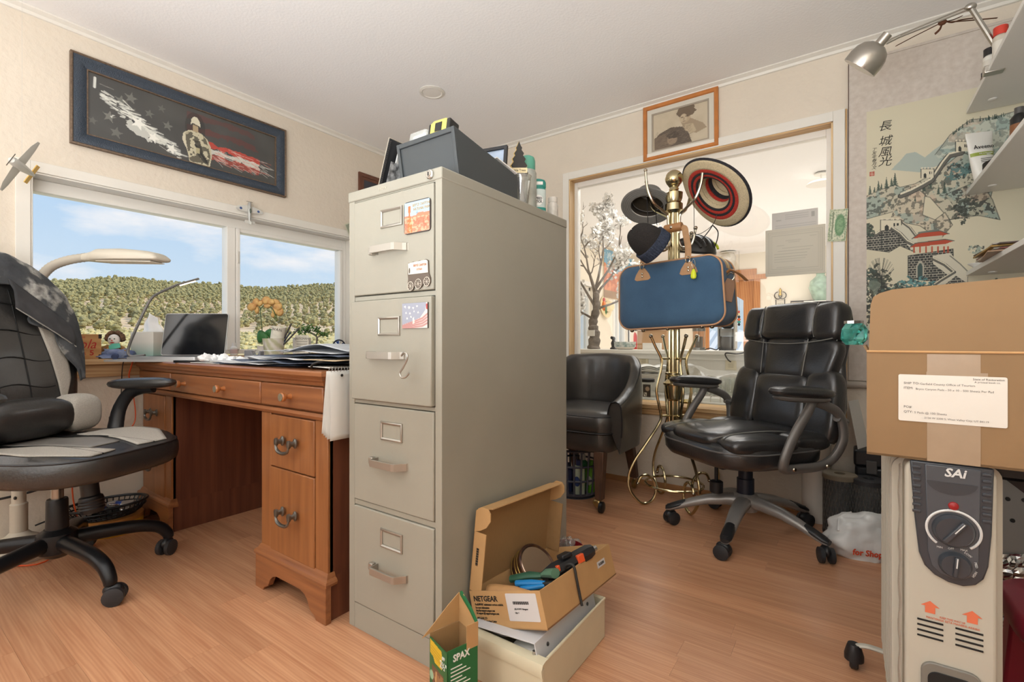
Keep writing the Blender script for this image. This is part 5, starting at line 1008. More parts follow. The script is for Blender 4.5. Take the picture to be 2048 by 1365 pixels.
cv.poly([(.498, .58), (.530, .56), (.548, .78), (.575, .90), (.560, .96), (.520, .84)], (52, 50, 44), .8); cv.line([(.505, .66), (.57, .93)], .010, (36, 36, 34)); cv.poly([(.51, .70), (.53, .70), (.53, .80), (.51, .80)], (176, 166, 130))
cv.build('printed_picture', attr_mat('print_glazed', .35, .35), fr, FACE((.0045, 0, 0), '+X'), FW - .125, FH - .125)
MB().box(.0005, -FW / 2 + .03, -FH / 2 + .03, .0042, FW / 2 - .03, FH / 2 - .03).build('backing', M('black_lid'), fr, smooth=0)
# ================================================================ toy aeroplanes hung by the window
def plane(loc, rz, rx, ry, sc, lab, mats):
    t = thing('toy_aeroplane', lab, 'toy aeroplane', loc, rz, 'toy aeroplanes by the window', rx, ry); w, f_, tl = mats; s = sc
    MB().tube([(0, -.07 * s, 0), (0, -.06 * s, 0), (0, 0, .002 * s), (0, .06 * s, 0), (0, .09 * s, .002)], [.008 * s, .013 * s, .014 * s, .008 * s, .003 * s], 10).build('fuselage', f_, t)
    mb = MB(); mb.rings([[(x, y + a, z) for a, z in ((-.022 * k, 0), (0, .004 * s), (.022 * k, 0), (0, -.003 * s))] for x, y, k in ((-.095 * s, -.012 * s, .35 * s), (-.07 * s, -.016 * s, .8 * s), (0, -.02 * s, 1.2 * s), (.07 * s, -.016 * s, .8 * s), (.095 * s, -.012 * s, .35 * s))]); mb.build('wing', w, t)
    mb = MB(); mb.rings([[(x, .078 * s + a, .002) for a in (-.012 * s, .010 * s)] + [(x, .078 * s + a, .005) for a in (.010 * s, -.012 * s)] for x in (-.035 * s, .035 * s)]); mb.build('tailplane', tl, t)
    MB().prism([(.06 * s, .004), (.092 * s, .004), (.094 * s, .030 * s), (.08 * s, .030 * s)], -.0015, .0015).build('fin', tl, t, rot=(R_(90), 0, R_(90)))
    MB().box(-.022 * s, -.074 * s, -.001, .022 * s, -.072 * s, .001).build('propeller', M('prop_dark', (70, 60, 48), .5), t)
    MB().ell((0, -.005 * s, .012 * s), .007 * s, .020 * s, .008 * s, 10, 6).build('canopy', M('canopy_green', (84, 96, 84), .2), t)
    for q in (-1, 1): MB(TR((q * .062 * s, -.014 * s, .0045 * s))).lathe([(.009 * s, 0), (.009 * s, .0006), (.001, .0006)], 14).build('roundel', M('roundel_blue', (70, 92, 140), .5), t)
    return t
mw_ = M('plane_grey', (206, 204, 196), .5); my_ = M('plane_yellow', (222, 180, 90), .5)
p = at(44, 335, X=XL + .16); plane(p, 62, 0, -62, 1.25, 'grey toy fighter plane with yellow tail and nose hanging at the left window corner', (mw_, mw_, my_))
p = at(499, 424, X=XL + .030); t = plane(p, 0, 0, 0, .80, 'silver toy plane pinned nose up over the window mullion', (mw_, M('plane_silver', (176, 176, 172), .35, .4), mw_))
t.rotation_euler = Matrix(((0, 0, 1), (-1, 0, 0), (0, -1, 0))).to_euler()
for nm, x, y, q in (('left', 44, 335, .16),): p = at(x, y, X=XL + q); tag(MB().cyl(p + Vector((0, 0, .012)), (p.x, p.y, ZC), .0006, seg=4).build('thread', M('nylon_thread', (200, 196, 188), .4)), 'thin thread holding the grey and yellow toy plane from the ceiling', 'thread')
# ================================================================ filing cabinet
m_cab = M('putty_enamel', (154, 150, 137), .42, var=.03, vscale=5, bump=.04, bscale=300)
m_alu = M('satin_aluminium', (176, 172, 164), .35, .85)
CX0, CX1, CY0, CY1, CH_ = -1.247, -.859, .902, 1.572, 1.321
cab = thing('filing_cabinet', 'tall putty-coloured four-drawer filing cabinet beside the desk', 'filing cabinet', ((CX0 + CX1) / 2, CY0, 0)); hw = (CX1 - CX0) / 2; dp = CY1 - CY0
mb = MB(); mb.box(-hw, .0, 0, -hw + .026, dp, CH_ - .03); mb.box(hw - .024, 0, 0, hw, dp, CH_ - .03); mb.box(-hw + .026, .02, 0, hw - .024, dp, CH_ - .03); mb.box(-hw + .026, .0, 0, hw - .024, .02, .076)
for z0, z1 in ((.987, 1.000), (.681, .692), (.374, .389), (1.286, 1.291)): mb.box(-hw + .026, .002, z0, hw - .024, .02, z1)
mb.build('case', m_cab, cab, smooth=0, bev=.0015)
MB().box(-hw - .002, -.003, CH_ - .032, hw + .002, dp + .001, CH_).build('top_cap', m_cab, cab, bev=.004)
text('HON', .011, M('emboss', (192, 186, 168), .4, .3), cab, FACE((-.035, -.0033, CH_ - .016), '-Y'), sx=1.3)
lkx = -.896 - cab.location.x
l_ = MB(TR((lkx, -.003, CH_ - .016), rx=90)).lathe([(.0125, 0), (.0125, .006), (.010, .008), (.008, .008), (.007, .010), (.001, .010)], 24).build('lock', M('lock_chrome', (200, 198, 192), .25, .9), cab); MB().box(lkx - .0012, -.0142, CH_ - .021, lkx + .0012, -.0125, CH_ - .011).build('keyhole', M('black_lid'), l_, smooth=0)
for k, (z0, z1, out) in enumerate(((1.003, 1.284, .003), (.694, .985, .012), (.391, .679, .003), (.079, .372, .003))):
    d = MB().box(-hw + .028, -out, z0, hw - .027, .02, z1).build('drawer', m_cab, cab, bev=.003); y = -out
    lz, cx = z1 - .068 - (.008 if k == 1 else 0), -1.049 - cab.location.x
    mbf = MB(Matrix(((1, 0, 0, cx), (0, 0, -1, y), (0, 1, 0, lz), (0, 0, 0, 1))))
    rs = [[(sx * (.046 - i), sy * (.027 - i), z) for i, z in ((0, 0), (.001, .004), (.004, .005), (.008, .003), (.0085, 0))] for sx, sy in ((-1, -1), (1, -1), (1, 1), (-1, 1))]
    mbf.rings(rs, closed=True); mbf.build('label_holder', m_alu, d, smooth=30)
    hz, hx = z1 - .158, -1.058 - cab.location.x
    h = MB(); P = [(hx - .052, y, hz), (hx - .052, y - .026, hz), (hx - .048, y - .030, hz), (hx + .042, y - .030, hz), (hx + .052, y - .028, hz), (hx + .066, y - .010, hz), (hx + .074, y - .002, hz), (hx + .074, y + .0, hz)]
    rs = [];
    for i, p in enumerate(P): rs.append([(p[0], p[1] - .0028, p[2] - .010), (p[0], p[1] - .0028, p[2] + .010), (p[0] + .003, p[1] + .0028, p[2] + .010), (p[0] + .003, p[1] + .0028, p[2] - .010)])
    h.rings(rs); h.build('handle', m_alu, d, smooth=0, bev=.0015)
    MB().box(hx - .077, y - .014, hz - .010, hx - .060, y, hz + .010).build('thumb_latch', m_alu, d, bev=.002)
# things hung and stuck on the drawers
hk = MB().tube(spline([at(803, 712, Y=CY0 - .045), at(808, 706, Y=CY0 - .048), at(814, 709, Y=CY0 - .048), at(814, 719, Y=CY0 - .048), at(806, 736, Y=CY0 - .048), at(800, 746, Y=CY0 - .048), at(803, 755, Y=CY0 - .048), at(811, 755, Y=CY0 - .048), at(818, 747, Y=CY0 - .048)], 6), .0028, 8).build('s_hook', M('hook_steel', (176, 172, 164), .35, .85)); tag(hk, 'steel S-shaped hook hanging on the second drawer handle', 'hook')
m_pg = attr_mat('print_glossy', .3)
def magnet(nm, cx, cz, w, h, rad, lab, paint, y, res=48):
    t = thing('fridge_magnet', lab, 'magnet', (cx, y, cz)); cv = Canvas(res, int(res * h / w), (200, 200, 200)); paint(cv)
    MB(Matrix(((1, 0, 0, 0), (0, 0, 1, -.004), (0, 1, 0, 0), (0, 0, 0, 1)))).prism(rrect(w, h, rad), 0, .004).build('plaque', M('magnet_edge', (70, 64, 60), .5), t, smooth=0)
    cv.build('print', m_pg, t, FACE((0, -.0043, 0), '-Y'), w - rad * .5, h - rad * .5); return t
def pb(cv):
    n1, n2 = cv.noise(1, 6), cv.noise(2, 20); cv.mix(np.ones_like(cv.X), (158, 184, 206)); cv.mix((cv.Y > .42 + .06 * n1 - .06 * (cv.X > .5)).astype(float), (196, 120, 92)); cv.mix(((cv.Y > .5) & (n2 > .5)).astype(float) * .7, (224, 168, 138)); cv.mix(((cv.Y > .55) & (n1 > .55)).astype(float) * .6, (170, 84, 60))
    cv.poly([(.14, .12), (.24, .12), (.25, .3), (.22, .4), (.30, .7), (.32, 1), (.10, 1), (.13, .6), (.17, .38), (.14, .28)], (204, 102, 54)); cv.mix(((cv.X > .1) & (cv.X < .33) & (cv.Y > .5) & (n2 > .55)).astype(float) * .7, (232, 176, 140)); cv.poly([(.48, .40), (.51, .30), (.55, .40)], (110, 140, 160), .8)
magnet('a', -.944, 1.202, .100, .088, .010, 'rounded red rock canyon magnet on the top drawer', pb, CY0 - .003)
t = [o for o in D.objects if o.name.startswith('fridge_magnet') and o.type == 'EMPTY'][-1]
m_mt = M('magnet_text', (176, 156, 112), .5); text('BRYCE CANYON', .0105, m_mt, t, FACE((.016, -.0046, .031), '-Y'), bold=.015, sx=.80); text('NATIONAL PARK', .0105, m_mt, t, FACE((.018, -.0046, .020), '-Y'), bold=.015, sx=.76)
# covered wagon magnet: cut-out shape
wg = thing('fridge_magnet', 'covered wagon magnet on the lower part of the top drawer', 'magnet', (-.938, CY0 - .003, 1.046)); MX = Matrix(((1, 0, 0, 0), (0, 0, 1, -.004), (0, 1, 0, 0), (0, 0, 0, 1)))
top_ = [(-.040, .034), (-.030, .033), (-.020, .036), (-.008, .034), (.004, .037), (.016, .035), (.028, .038), (.036, .034), (.038, .0), (.044, -.012), (.044, -.024), (.036, -.034), (.026, -.034), (.018, -.026), (.012, -.034), (.0, -.040), (-.012, -.036), (-.016, -.030), (-.020, -.040), (-.030, -.044), (-.040, -.036), (-.042, -.022), (-.040, -.010), (-.042, .004)]
MB(MX).prism(top_, 0, .004).build('plaque', M('wagon_board', (96, 84, 74), .5), wg, smooth=0)
MB(MX).prism([(p[0] * .96, p[1]) for p in ((-.040, .002), (-.041, .032), (-.020, .034), (.004, .035), (.030, .036), (.036, .032), (.037, .002))], -.0006, 0).build('canvas_cover', M('wagon_canvas', (214, 210, 198), .6), wg, smooth=0)
for x, z, r_ in ((-.030, -.030, .012), (.0, -.026, .013), (.032, -.022, .012)):
    MB(MX).tube([(x + r_ * .9 * math.cos(a), z + r_ * math.sin(a), -.0012) for a in np.linspace(0, 2 * PI, 18)[:-1]], .0011, 5, True).build('wheel_rim', M('wheel_grey', (198, 190, 176), .6), wg)
    for k in range(4): MB(MX).tube([(x + r_ * math.cos(k * PI / 4), z + r_ * math.sin(k * PI / 4), -.0012), (x - r_ * math.cos(k * PI / 4), z - r_ * math.sin(k * PI / 4), -.0012)], .0006, 4).build('wheel_spoke', M('wheel_grey'), wg)
m_wt = M('wagon_text', (176, 120, 92), .5); text('BRYCE CANYON', .009, m_wt, wg, FACE((.006, -.0050, .024), '-Y'), bold=.015, sx=.72); text('UTAH', .008, m_wt, wg, FACE((.004, -.0050, .013), '-Y'), bold=.015)
MB(MX).ell((-.034, .012, 0), .005, .014, .0008, 12, 4).build('wagon_opening', M('wagon_dark', (90, 80, 68), .6), wg)
def pf(cv):
    n = cv.noise(5, 5); cv.mix(np.ones_like(cv.X), (148, 152, 166))
    for k in range(10): x, y = (.12 + .16 * (k % 4) + .04 * (k // 4), .14 + .2 * (k // 4) + .03 * (k % 3)); cv.poly([(x + (.045 if q % 2 == 0 else .02) * math.sin(q * PI / 5), y - (.06 if q % 2 == 0 else .026) * math.cos(q * PI / 5)) for q in range(10)], (216, 216, 204))
    cv.poly([(1, .0), (1, 1), (0, 1), (0, .86), (.35, .74), (.7, .60), (.92, .3), (.95, 0)], (206, 198, 192)); 
    for k in range(4): cv.line([(0, .9 + .06 * k), (.4, .76 + .07 * k), (.8, .62 + .1 * k), (1, .45 + .12 * k)], .05, (168, 110, 106), .8)
    cv.poly([(.94, .05), (1, .05), (1, .3), (.95, .25)], (168, 60, 60)); cv.poly([(.42, .6), (.48, .55), (.5, .8), (.42, .85)], (228, 224, 214), .7)
magnet('c', -.943, .935, .097, .068, .001, 'square faded stars and stripes magnet on the second drawer', pf, CY0 - .012, 52)
# banknote and small dark-framed picture on the left wall behind the cabinet
b2 = thing('banknote', 'grey banknote taped at the right end of the left window casing', 'banknote', at(703, 463, X=XL + .018)); MB(FACE((0, 0, 0), '+X', 28)).box(-.033, -.06, 0, .033, .06, .0006).build('sheet', M('note_paper'), b2, smooth=0); cv = Canvas(26, 48, (200, 200, 180)); cv.poly([(.08, .05), (.92, .05), (.92, .95), (.08, .95)], (150, 156, 136)); cv.ell(.5, .5, .3, .3, (200, 202, 182)); cv.build('print', attr_mat('print_matte', .7), b2, FACE((.0009, 0, 0), '+X', 28), .062, .116)
a = at(716, 344, X=XL); pf_ = thing('small_framed_picture', 'small brown wooden frame on the left wall behind the filing cabinet', 'picture', (XL + .001, a.y + .15, a.z - .12))
frame_prof(pf_, 'moulding', .30, .24, [(0, 0), (0, .016), (.006, .018), (.026, .014), (.026, .010), (.030, .012), (.046, .008), (.046, 0)], M('frame_mahogany', (104, 66, 50), .4, var=.15, vscale=30))
MB().box(.0005, -.11, -.08, .006, .11, .08).build('dark_print', M('dark_print', (60, 62, 70), .4, var=.2, vscale=20), pf_, smooth=0)
# ---- on top of the cabinet
ZT = CH_ + .0003
m_bx = M('charcoal_steel', (66, 70, 72), .45, var=.04)
fb = thing('card_file_box', 'charcoal steel card file box with a sloping top on the filing cabinet', 'box', (-.985, .965, ZT)); W2 = .115; L2 = .30; H1, H2 = .130, .078
side = [(.022, 0), (0, H1), (L2, H2), (L2, 0)]
MB(Matrix(((0, 0, 1, -W2), (1, 0, 0, 0), (0, 1, 0, 0), (0, 0, 0, 1)))).prism(side, 0, 2 * W2).build('body', m_bx, fb, smooth=0, bev=.002)
n_ = Vector((0, -H1, -.022)).normalized()
rim = MB()
def fpt(u, v, o_): return (W2 * u, .022 * (1 - v) - o_, H1 * v)
for (u0, u1, v0, v1) in ((-1, -.90, 0, 1), (.90, 1, 0, 1), (-.90, .90, .90, 1)): rim.rings([[fpt(u0, v0, -.002), fpt(u1, v0, -.002), fpt(u1, v1, -.002), fpt(u0, v1, -.002)], [fpt(u0, v0, .006), fpt(u1, v0, .006), fpt(u1, v1, .006), fpt(u0, v1, .006)]])
rim.build('front_rim', m_bx, fb, smooth=0, bev=.0015)
MB().box(.075, .012, .001, .100, .016, .006).build('latch_slot', M('black_lid'), fb, smooth=0)
bd = thing('report_cover', 'black comb-bound report cover leaning against the card file box', 'binder', (-1.188, .962, ZT + .0055), 0, ry=20); 
MB().box(-.002, 0, 0, .002, .22, .165).build('front_cover', M('cover_black', (44, 44, 46), .45), bd, smooth=0); MB().box(.012, .03, .002, .016, .216, .150).build('pages', M('paper_white'), bd, smooth=0); MB().box(-.0035, -.001, 0, -.0022, .22, .167).build('back_board', M('board_cream', (206, 196, 176), .6), bd, smooth=0)
for k in range(26): MB().tube([(.007 + .0055 * math.cos(q), -.001, .010 + .0058 * k + .002 * math.sin(q)) for q in np.linspace(0, 6, 7)], .0009, 4).build('comb_ring', M('black_rubber'), bd)
MB().box(.030, .0, .0, .0308, .10, .10).build('printed_sheet', M('print_bw', (150, 150, 150), .6, var=.8, vscale=60), bd, smooth=0)
def on_top(y): return ZT + H1 + (H2 - H1) * (y - .965) / L2
tlt = math.degrees(math.atan2(H2 - H1, L2))
pc = thing('clear_case', 'clear plastic case with white contents on the card file box', 'case', (-1.045, 1.02, on_top(1.02) + .0005), 0, rx=tlt); MB().prism(rrect(.076, .07, .012), 0, .045).build('shell', glass_mat('case_clear', tint=(240, 242, 238), gloss=.12, alpha=.25), pc, bev=.003); MB().box(-.026, -.026, .002, .03, .026, .038).build('contents', M('paper_white'), pc, smooth=0)
tm = thing('tape_measure', 'yellow and black tape measure on the card file box', 'tape measure', (-.945, .995, on_top(.995) + .0005), 4, rx=tlt)
mt_ = MB(Matrix(((1, 0, 0, 0), (0, 0, 1, -.02), (0, 1, 0, 0), (0, 0, 0, 1)))); mt_.prism([(-.038, 0), (.036, 0), (.038, .02), (.034, .040), (.022, .048), (-.022, .048), (-.034, .040), (-.038, .02)], 0, .04); mt_.build('case', M('tape_yellow', (216, 196, 96), .4), tm, bev=.003)
MB().box(-.0385, -.021, .0, -.030, .021, .040).build('rubber_grip', M('black_rubber'), tm, bev=.003); MB().box(.026, -.021, .002, .0392, .021, .044).build('rubber_grip', M('black_rubber'), tm, bev=.003); MB().box(-.014, -.0215, .012, .010, -.019, .038).build('label', M('black_lid'), tm, smooth=0); MB().cyl((-.005, 0, .048), (-.005, 0, .056), .002, seg=6).build('hook', m_steel, tm)
bw_ = MB().prism(rrect(.05, .07, .01), 0, .022).build('leather_pouch', M('brown_leather', (128, 84, 52), .6), bev=.003, loc=(-.925, 1.10, on_top(1.10) + .001)); bw_.rotation_euler[0] = R_(tlt); tag(bw_, 'small brown leather pouch behind the tape measure', 'pouch')
pfm = thing('photo_frame', 'small black photo frame with a bluish picture on the card file box', 'picture frame', (-.945, 1.215, on_top(1.215) - .001), 12, rx=-8)
frame_prof(pfm, 'moulding', .12, .085, [(0, 0), (0, .010), (.010, .010), (.010, 0)], m_blk, '-Y')
for ch in pfm.children: ch.location = (0, 0, .0445)
MB().box(-.052, -.004, .0085, .052, .002, .0765).build('photo', M('photo_blue', (168, 184, 206), .3, var=.12, vscale=14), pfm, smooth=0)
for nm, x in (('silhouette', .016),): MB().ell((x, -.006, .03), .022, .002, .022, 12, 6).build(nm, M('photo_dark', (60, 66, 60), .5), pfm)
ev = thing('white_note', 'folded white note hanging over the back edge of the card file box', 'paper', (-.888, 1.205, on_top(1.205) + .006), -8, rx=tlt - 6); MB().box(-.02, -.045, 0, .02, .05, .003).build('sheet', M('paper_white'), ev, smooth=0)
cp = MB().lathe([(.012, 0), (.012, .022), (.001, .022)], 14).build('film_can', M('black_lid'), loc=(-.905, 1.255, on_top(1.255) + .0005)); tag(cp, 'small black film canister behind the white note', 'canister')
# spray can, tree freshener, plastic cup, deodorant, pill bottle
tl = M('teal_label', (46, 130, 118), .4); sc = thing('air_freshener_can', 'teal-capped aerosol can behind the paper tree on the cabinet', 'can', (-.905, 1.375, ZT))
MB().lathe([(.030, 0), (.032, .004), (.032, .125), (.028, .135), (.001, .135)], 24).build('body', M('can_grey', (176, 178, 170), .35, .4, var=.2, vscale=30), sc); MB().lathe([(.0275, .134), (.0275, .168), (.024, .180), (.014, .186), (.001, .187)], 24).build('cap', M('teal_cap', (88, 156, 134), .35), sc)
pcu = thing('plastic_cup', 'clear plastic tumbler of wrappers at the back of the filing cabinet', 'cup', (-.893, 1.318, ZT)); MB().lathe([(.024, 0), (.034, .095), (.036, .098), (.033, .098), (.023, .003), (.001, .003)], 20).build('body', glass_mat('cup_clear', tint=(240, 240, 236), gloss=.14, alpha=.12), pcu)
for k in range(5): MB(TR((.012 * math.cos(k * 2), .012 * math.sin(k * 2), .01), rx=10 * math.sin(k), ry=12 * math.cos(k))).box(-.009, -.002, 0, .009, .002, .07 + .006 * k).build('wrapper', M('wrapper_%d' % k, ((200, 198, 190), (120, 110, 100), (206, 204, 198), (90, 96, 120), (180, 172, 160))[k], .3), pcu, smooth=0)
tf = thing('tree_air_freshener', 'black tree-shaped card air freshener standing in the plastic tumbler', 'air freshener', (-.888, 1.300, ZT + .092), 35, rx=-8); MXt = Matrix(((1, 0, 0, 0), (0, 0, 1, -.001), (0, 1, 0, 0), (0, 0, 0, 1)))
h_ = [(0, .125), (.006, .108), (.010, .102), (.008, .094), (.016, .082), (.013, .074), (.022, .062), (.018, .052), (.027, .038), (.022, .030), (.030, .012), (.026, .0)]
MB(MXt).prism(h_ + [(-x, z) for x, z in reversed(h_[1:])], 0, .0018).build('card', M('card_black', (40, 36, 30), .6), tf, smooth=0); MB(MXt).prism([(-.027, .012), (.027, .012), (.027, .030), (-.027, .030)], -.0004, 0).build('label', M('card_cream', (222, 204, 162), .6), tf, smooth=0); text('Little Trees', .0105, M('card_black'), tf, FACE((0, -.0018, .021), '-Y'), sx=.9)
MB(MXt).prism([(x * 1.06 - .0012, z) for x, z in h_] + [(-x * 1.10 - .0016, z) for x, z in reversed(h_[1:])], .0018, .0022).build('gold_edge', M('gold_card', (200, 168, 96), .5), tf, smooth=0)
do = thing('deodorant_stick', 'teal and clear deodorant stick on the filing cabinet', 'deodorant', (-.892, 1.420, ZT), 35)
def oval(r_): return r_
MB().lathe([(.028, 0), (.030, .003), (.030, .076), (.029, .078)], 28, sy=.6).build('body', M('deo_body', (186, 196, 190), .3, coat=.3), do); MB().lathe([(.0285, .077), (.0285, .085), (.030, .086), (.030, .104), (.026, .112), (.016, .116), (.001, .117)], 28, sy=.6).build('cap', tl, do)
MB().lathe([(.0303, .004), (.0303, .014)], 28, sy=.6).build('dial', tl, do); text('SPEED', .012, M('black_lid'), do, FACE((.002, -.0186, .044), '-Y'), bold=.03, sx=.85); text('STICK', .012, M('black_lid'), do, FACE((.002, -.0186, .033), '-Y'), bold=.03, sx=.85); MB(TR((0, -.0178, .038), rx=90)).lathe([(.019, 0), (.019, .0004), (.001, .0005)], 20).build('badge', M('paper_white'), do); MB().box(-.018, -.0185, .092, .018, -.0172, .103).build('cap_label', M('paper_white'), do, smooth=0)
pb_ = thing('pill_bottle', 'small clear bottle with white cap at the far end of the filing cabinet', 'bottle', (-.885, 1.515, ZT)); MB().lathe([(.018, 0), (.020, .003), (.020, .045), (.016, .055), (.015, .056)], 20).build('body', M('frosted_bottle', (196, 190, 180), .35, coat=.3, var=.1, vscale=80), pb_); MB().lathe([(.0165, .055), (.0175, .057), (.0175, .072), (.016, .074), (.001, .074)], 22).build('cap', M('cap_white', (206, 200, 190), .4), pb_)
# ================================================================ on the floor beside the cabinet
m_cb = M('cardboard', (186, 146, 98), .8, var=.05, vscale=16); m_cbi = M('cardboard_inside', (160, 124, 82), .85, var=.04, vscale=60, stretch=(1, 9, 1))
m_tray = M('cream_enamel', (206, 196, 168), .4, var=.04, vscale=12)
ty = thing('drawer_bin', 'cream metal drawer lying on the floor beside the cabinet', 'drawer', (-.715, .95, 0)); w_, L_, h_2 = .135, .345, .112
for nm, b in (('side_panel', (-w_, 0, 0, -w_ + .004, L_, h_2)), ('side_panel', (w_ - .004, .0, 0, w_, L_, h_2)), ('rear_panel', (-w_, L_ - .004, 0, w_, L_, h_2)), ('bottom_panel', (-w_, 0, 0, w_, L_, .004)), ('front_panel', (-w_ - .002, -.008, 0, w_ + .002, .004, h_2 - .012))): MB().box(*b).build(nm, m_tray, ty, bev=.002)
mb = MB(); mb.rings([[(x, y, h_2 + z) for y, z in ((-.010, -.030), (-.012, -.012), (-.006, -.001), (.006, .002), (.018, .002), (.022, -.003), (.018, -.001), (.006, -.001), (-.004, -.005), (-.008, -.014), (-.007, -.030))] for x in (-w_ - .002, w_ + .002)]); mb.build('rolled_lip', m_tray, ty)
MB().tube([(w_ - .002, .02, h_2), (w_ - .002, L_, h_2), (-w_, L_, h_2)], .004, 8).build('rim', m_tray, ty)
m_bin = M('binder_white', (200, 200, 202), .35, coat=.2)
rb_ = thing('ring_binder', 'white ring binder lying in the cream drawer under the cardboard box', 'binder', (-.600, .962, .090), 0, ry=-14)
MB().box(-.050, 0, .002, .0, .315, .005).build('lower_cover', m_bin, rb_, bev=.001); MB(TR((0, 0, 0), ry=0)).box(-.003, 0, .002, .0, .315, .052).build('spine', m_bin, rb_, bev=.001); MB(TR((0, 0, .052), ry=8)).box(-.200, 0, -.003, .0, .315, .0).build('upper_cover', m_bin, rb_, bev=.001)
MB().box(-.09, .006, .008, -.012, .30, .030).build('pages', M('paper_white'), rb_, smooth=0)
for y in (.05, .27): MB(TR((.0005, y, .027), ry=90)).lathe([(.005, 0), (.005, .0015), (.003, .002), (.001, .002)], 14).build('rivet', M('rivet_grey', (110, 110, 112), .35, .8), rb_)
MB().tube([(-.006, -.003 + .004, .012), (-.010, .001, .022), (-.006, .002, .034)], .005, 6).build('ring_mechanism', m_steel, rb_)
shp = lambda u, v: (-.835 + .19 * u, .985 + .20 * v, .105 + .006 * math.sin(9 * u + 3 * v) + .010 * noise.noise(Vector((u * 4, v * 4, 3))) + .012 * u)
tag(MB().grid(shp, 20, 20).build('page_sleeve', glass_mat('sleeve_clear', tint=(226, 226, 228), gloss=.14, rough=.12, alpha=.45), smooth=80), 'wrinkled clear page sleeve in the cream drawer under the box', 'sleeve')
# mailer box, tilted on the drawer
BM = TR((-.594, .992, .166), rz=-1) @ Matrix.Rotation(R_(-3), 4, 'X') @ Matrix.Rotation(R_(-17), 4, 'Y')
mx_ = thing('mailer_box', 'open brown mailer carton of tools on the cream drawer', 'box', BM.translation); mx_.rotation_euler = BM.to_euler(); bw, bl_2, bh, t_ = .238, .40, .088, .003
MB().box(-bw, 0, 0, 0, t_, bh).build('front_panel', m_cb, mx_, smooth=0); MB().box(-bw, bl_2 - t_, 0, 0, bl_2, bh).build('rear_panel', m_cb, mx_, smooth=0); MB().box(-t_, t_, 0, 0, bl_2 - t_, bh).build('right_panel', m_cb, mx_, smooth=0); MB().box(-bw, t_, 0, -bw + t_, bl_2 - t_, bh).build('left_panel', m_cb, mx_, smooth=0); MB().box(-bw, 0, -.003, 0, bl_2, 0).build('bottom_panel', m_cbi, mx_, smooth=0)
LM = TR((-bw, 0, bh), ry=21); lid = MB(LM).box(-.003, .004, 0, 0, bl_2 - .004, .222).build('lid', m_cbi, mx_, smooth=0)
lid.rotation_mode = 'XYZ'
MB(LM @ TR((0, 0, .222))).rings([[(-.002, .010, 0), (0, .010, 0), (.045, .018, .010), (.044, .018, .013), (-.002, .01, .003)], [(-.002, bl_2 - .010, 0), (0, bl_2 - .01, 0), (.045, bl_2 - .018, .010), (.044, bl_2 - .018, .013), (-.002, bl_2 - .01, .003)]]).build('front_flap', m_cb, lid, smooth=0)
def ear(y0, dy): 
    prof_ = [(0, .222), (.018, .236), (.040, .236), (.050, .225), (.052, .205), (.040, .185), (.020, .172), (0, .165)]
    return MB(LM @ Matrix(((1, 0, 0, 0), (0, 0, 1, y0), (0, 1, 0, 0), (0, 0, 0, 1)))).prism(prof_, 0, dy)
ear(.0, .003).build('ear_flap', m_cb, lid, smooth=0); ear(bl_2 - .006, .003).build('ear_flap', m_cb, lid, smooth=0)
MB(LM).box(0, .002, .004, .040, .005, .165).build('side_flap', m_cb, lid, smooth=0); MB(LM).box(0, bl_2 - .006, .004, .050, bl_2 - .003, .165).build('side_flap', m_cbi, lid, smooth=0)
for k in range(22): MB(LM).box(.012, .0012, .075 + .0022 * k, .020, .0021, .0760 + .0022 * k + .0006 * (k % 3)).build('barcode_bar', M('ink_black', (30, 28, 26), .7), lid, smooth=0)
m_ink = M('ink_black'); text('NETGEAR', .019, m_ink, mx_, FACE((-bw + .012, -.0006, bh - .020), '-Y'), align='LEFT', bold=.02)
for k, (s, z) in enumerate((('ProSUPPORT maintenance services available.', .034), ('For more information:', .042), ('http://prosupport.netgear.com', .049), ('Or support @ support.netgear.com', .056), ('NETGEAR LTD', .068), ('University Technology Centre', .075), ('Cork, Ireland', .082))): text(s, .0075, m_ink, mx_, FACE((-bw + .014, -.0006, bh - z), '-Y'), align='LEFT', sx=.72)
MB().prism(rrect(.098, .066, .003), 0, .0006).build('shipping_label', M('label_white', (206, 202, 200), .5), mx_, rot=(R_(90), 0, 0), loc=(-.064, -.0001, .049))
for k in range(24): MB().box(-.092 + .0021 * k, -.0012, .056, -.0912 + .0021 * k + .0005 * (k % 3), -.0007, .063).build('barcode_bar', m_ink, mx_, smooth=0)
text('(4) H1WY Netgear', .0055, m_ink, mx_, FACE((-.090, -.0012, .045), '-Y'), align='LEFT'); text('Qty 1', .0055, m_ink, mx_, FACE((-.090, -.0012, .036), '-Y'), align='LEFT')
MB().box(.0002, .30, .045, .0008, .35, .062).build('small_label', M('label_white'), mx_, smooth=0); text('KG0200', .010, m_ink, mx_, FACE((.0010, .325, .053), '+X'), bold=.02)
MB().tube([(.0006, .0, 0), (.0006, bl_2, 0)], .0012, 5).build('fold_edge', M('card_dark', (120, 84, 52), .8), mx_)
def inbox(nm, lab, cat, p, rz=0, rx=0, ry=0):
    q = BM @ TR(p, rx, ry, rz); t = thing(nm, lab, cat, q.translation); t.rotation_euler = q.to_euler(); return t
ct_ = inbox('round_tin', 'round metal tin leaning upright on the open box lid', 'tin', (-.180, .225, .072), ry=62, rx=6)
MB().lathe([(.064, -.024), (.066, -.022), (.066, .014), (.067, .016), (.067, .028), (.063, .030), (.060, .024), (.001, .024)], 44).build('body', M('tin_navy', (40, 32, 44), .3, .4, var=.5, vscale=40, col2=(120, 84, 54)), ct_)
MB().lathe([(.060, .0245), (.057, .027), (.001, .0272)], 40).build('base', M('tin_copper', (166, 140, 120), .22, .9), ct_)
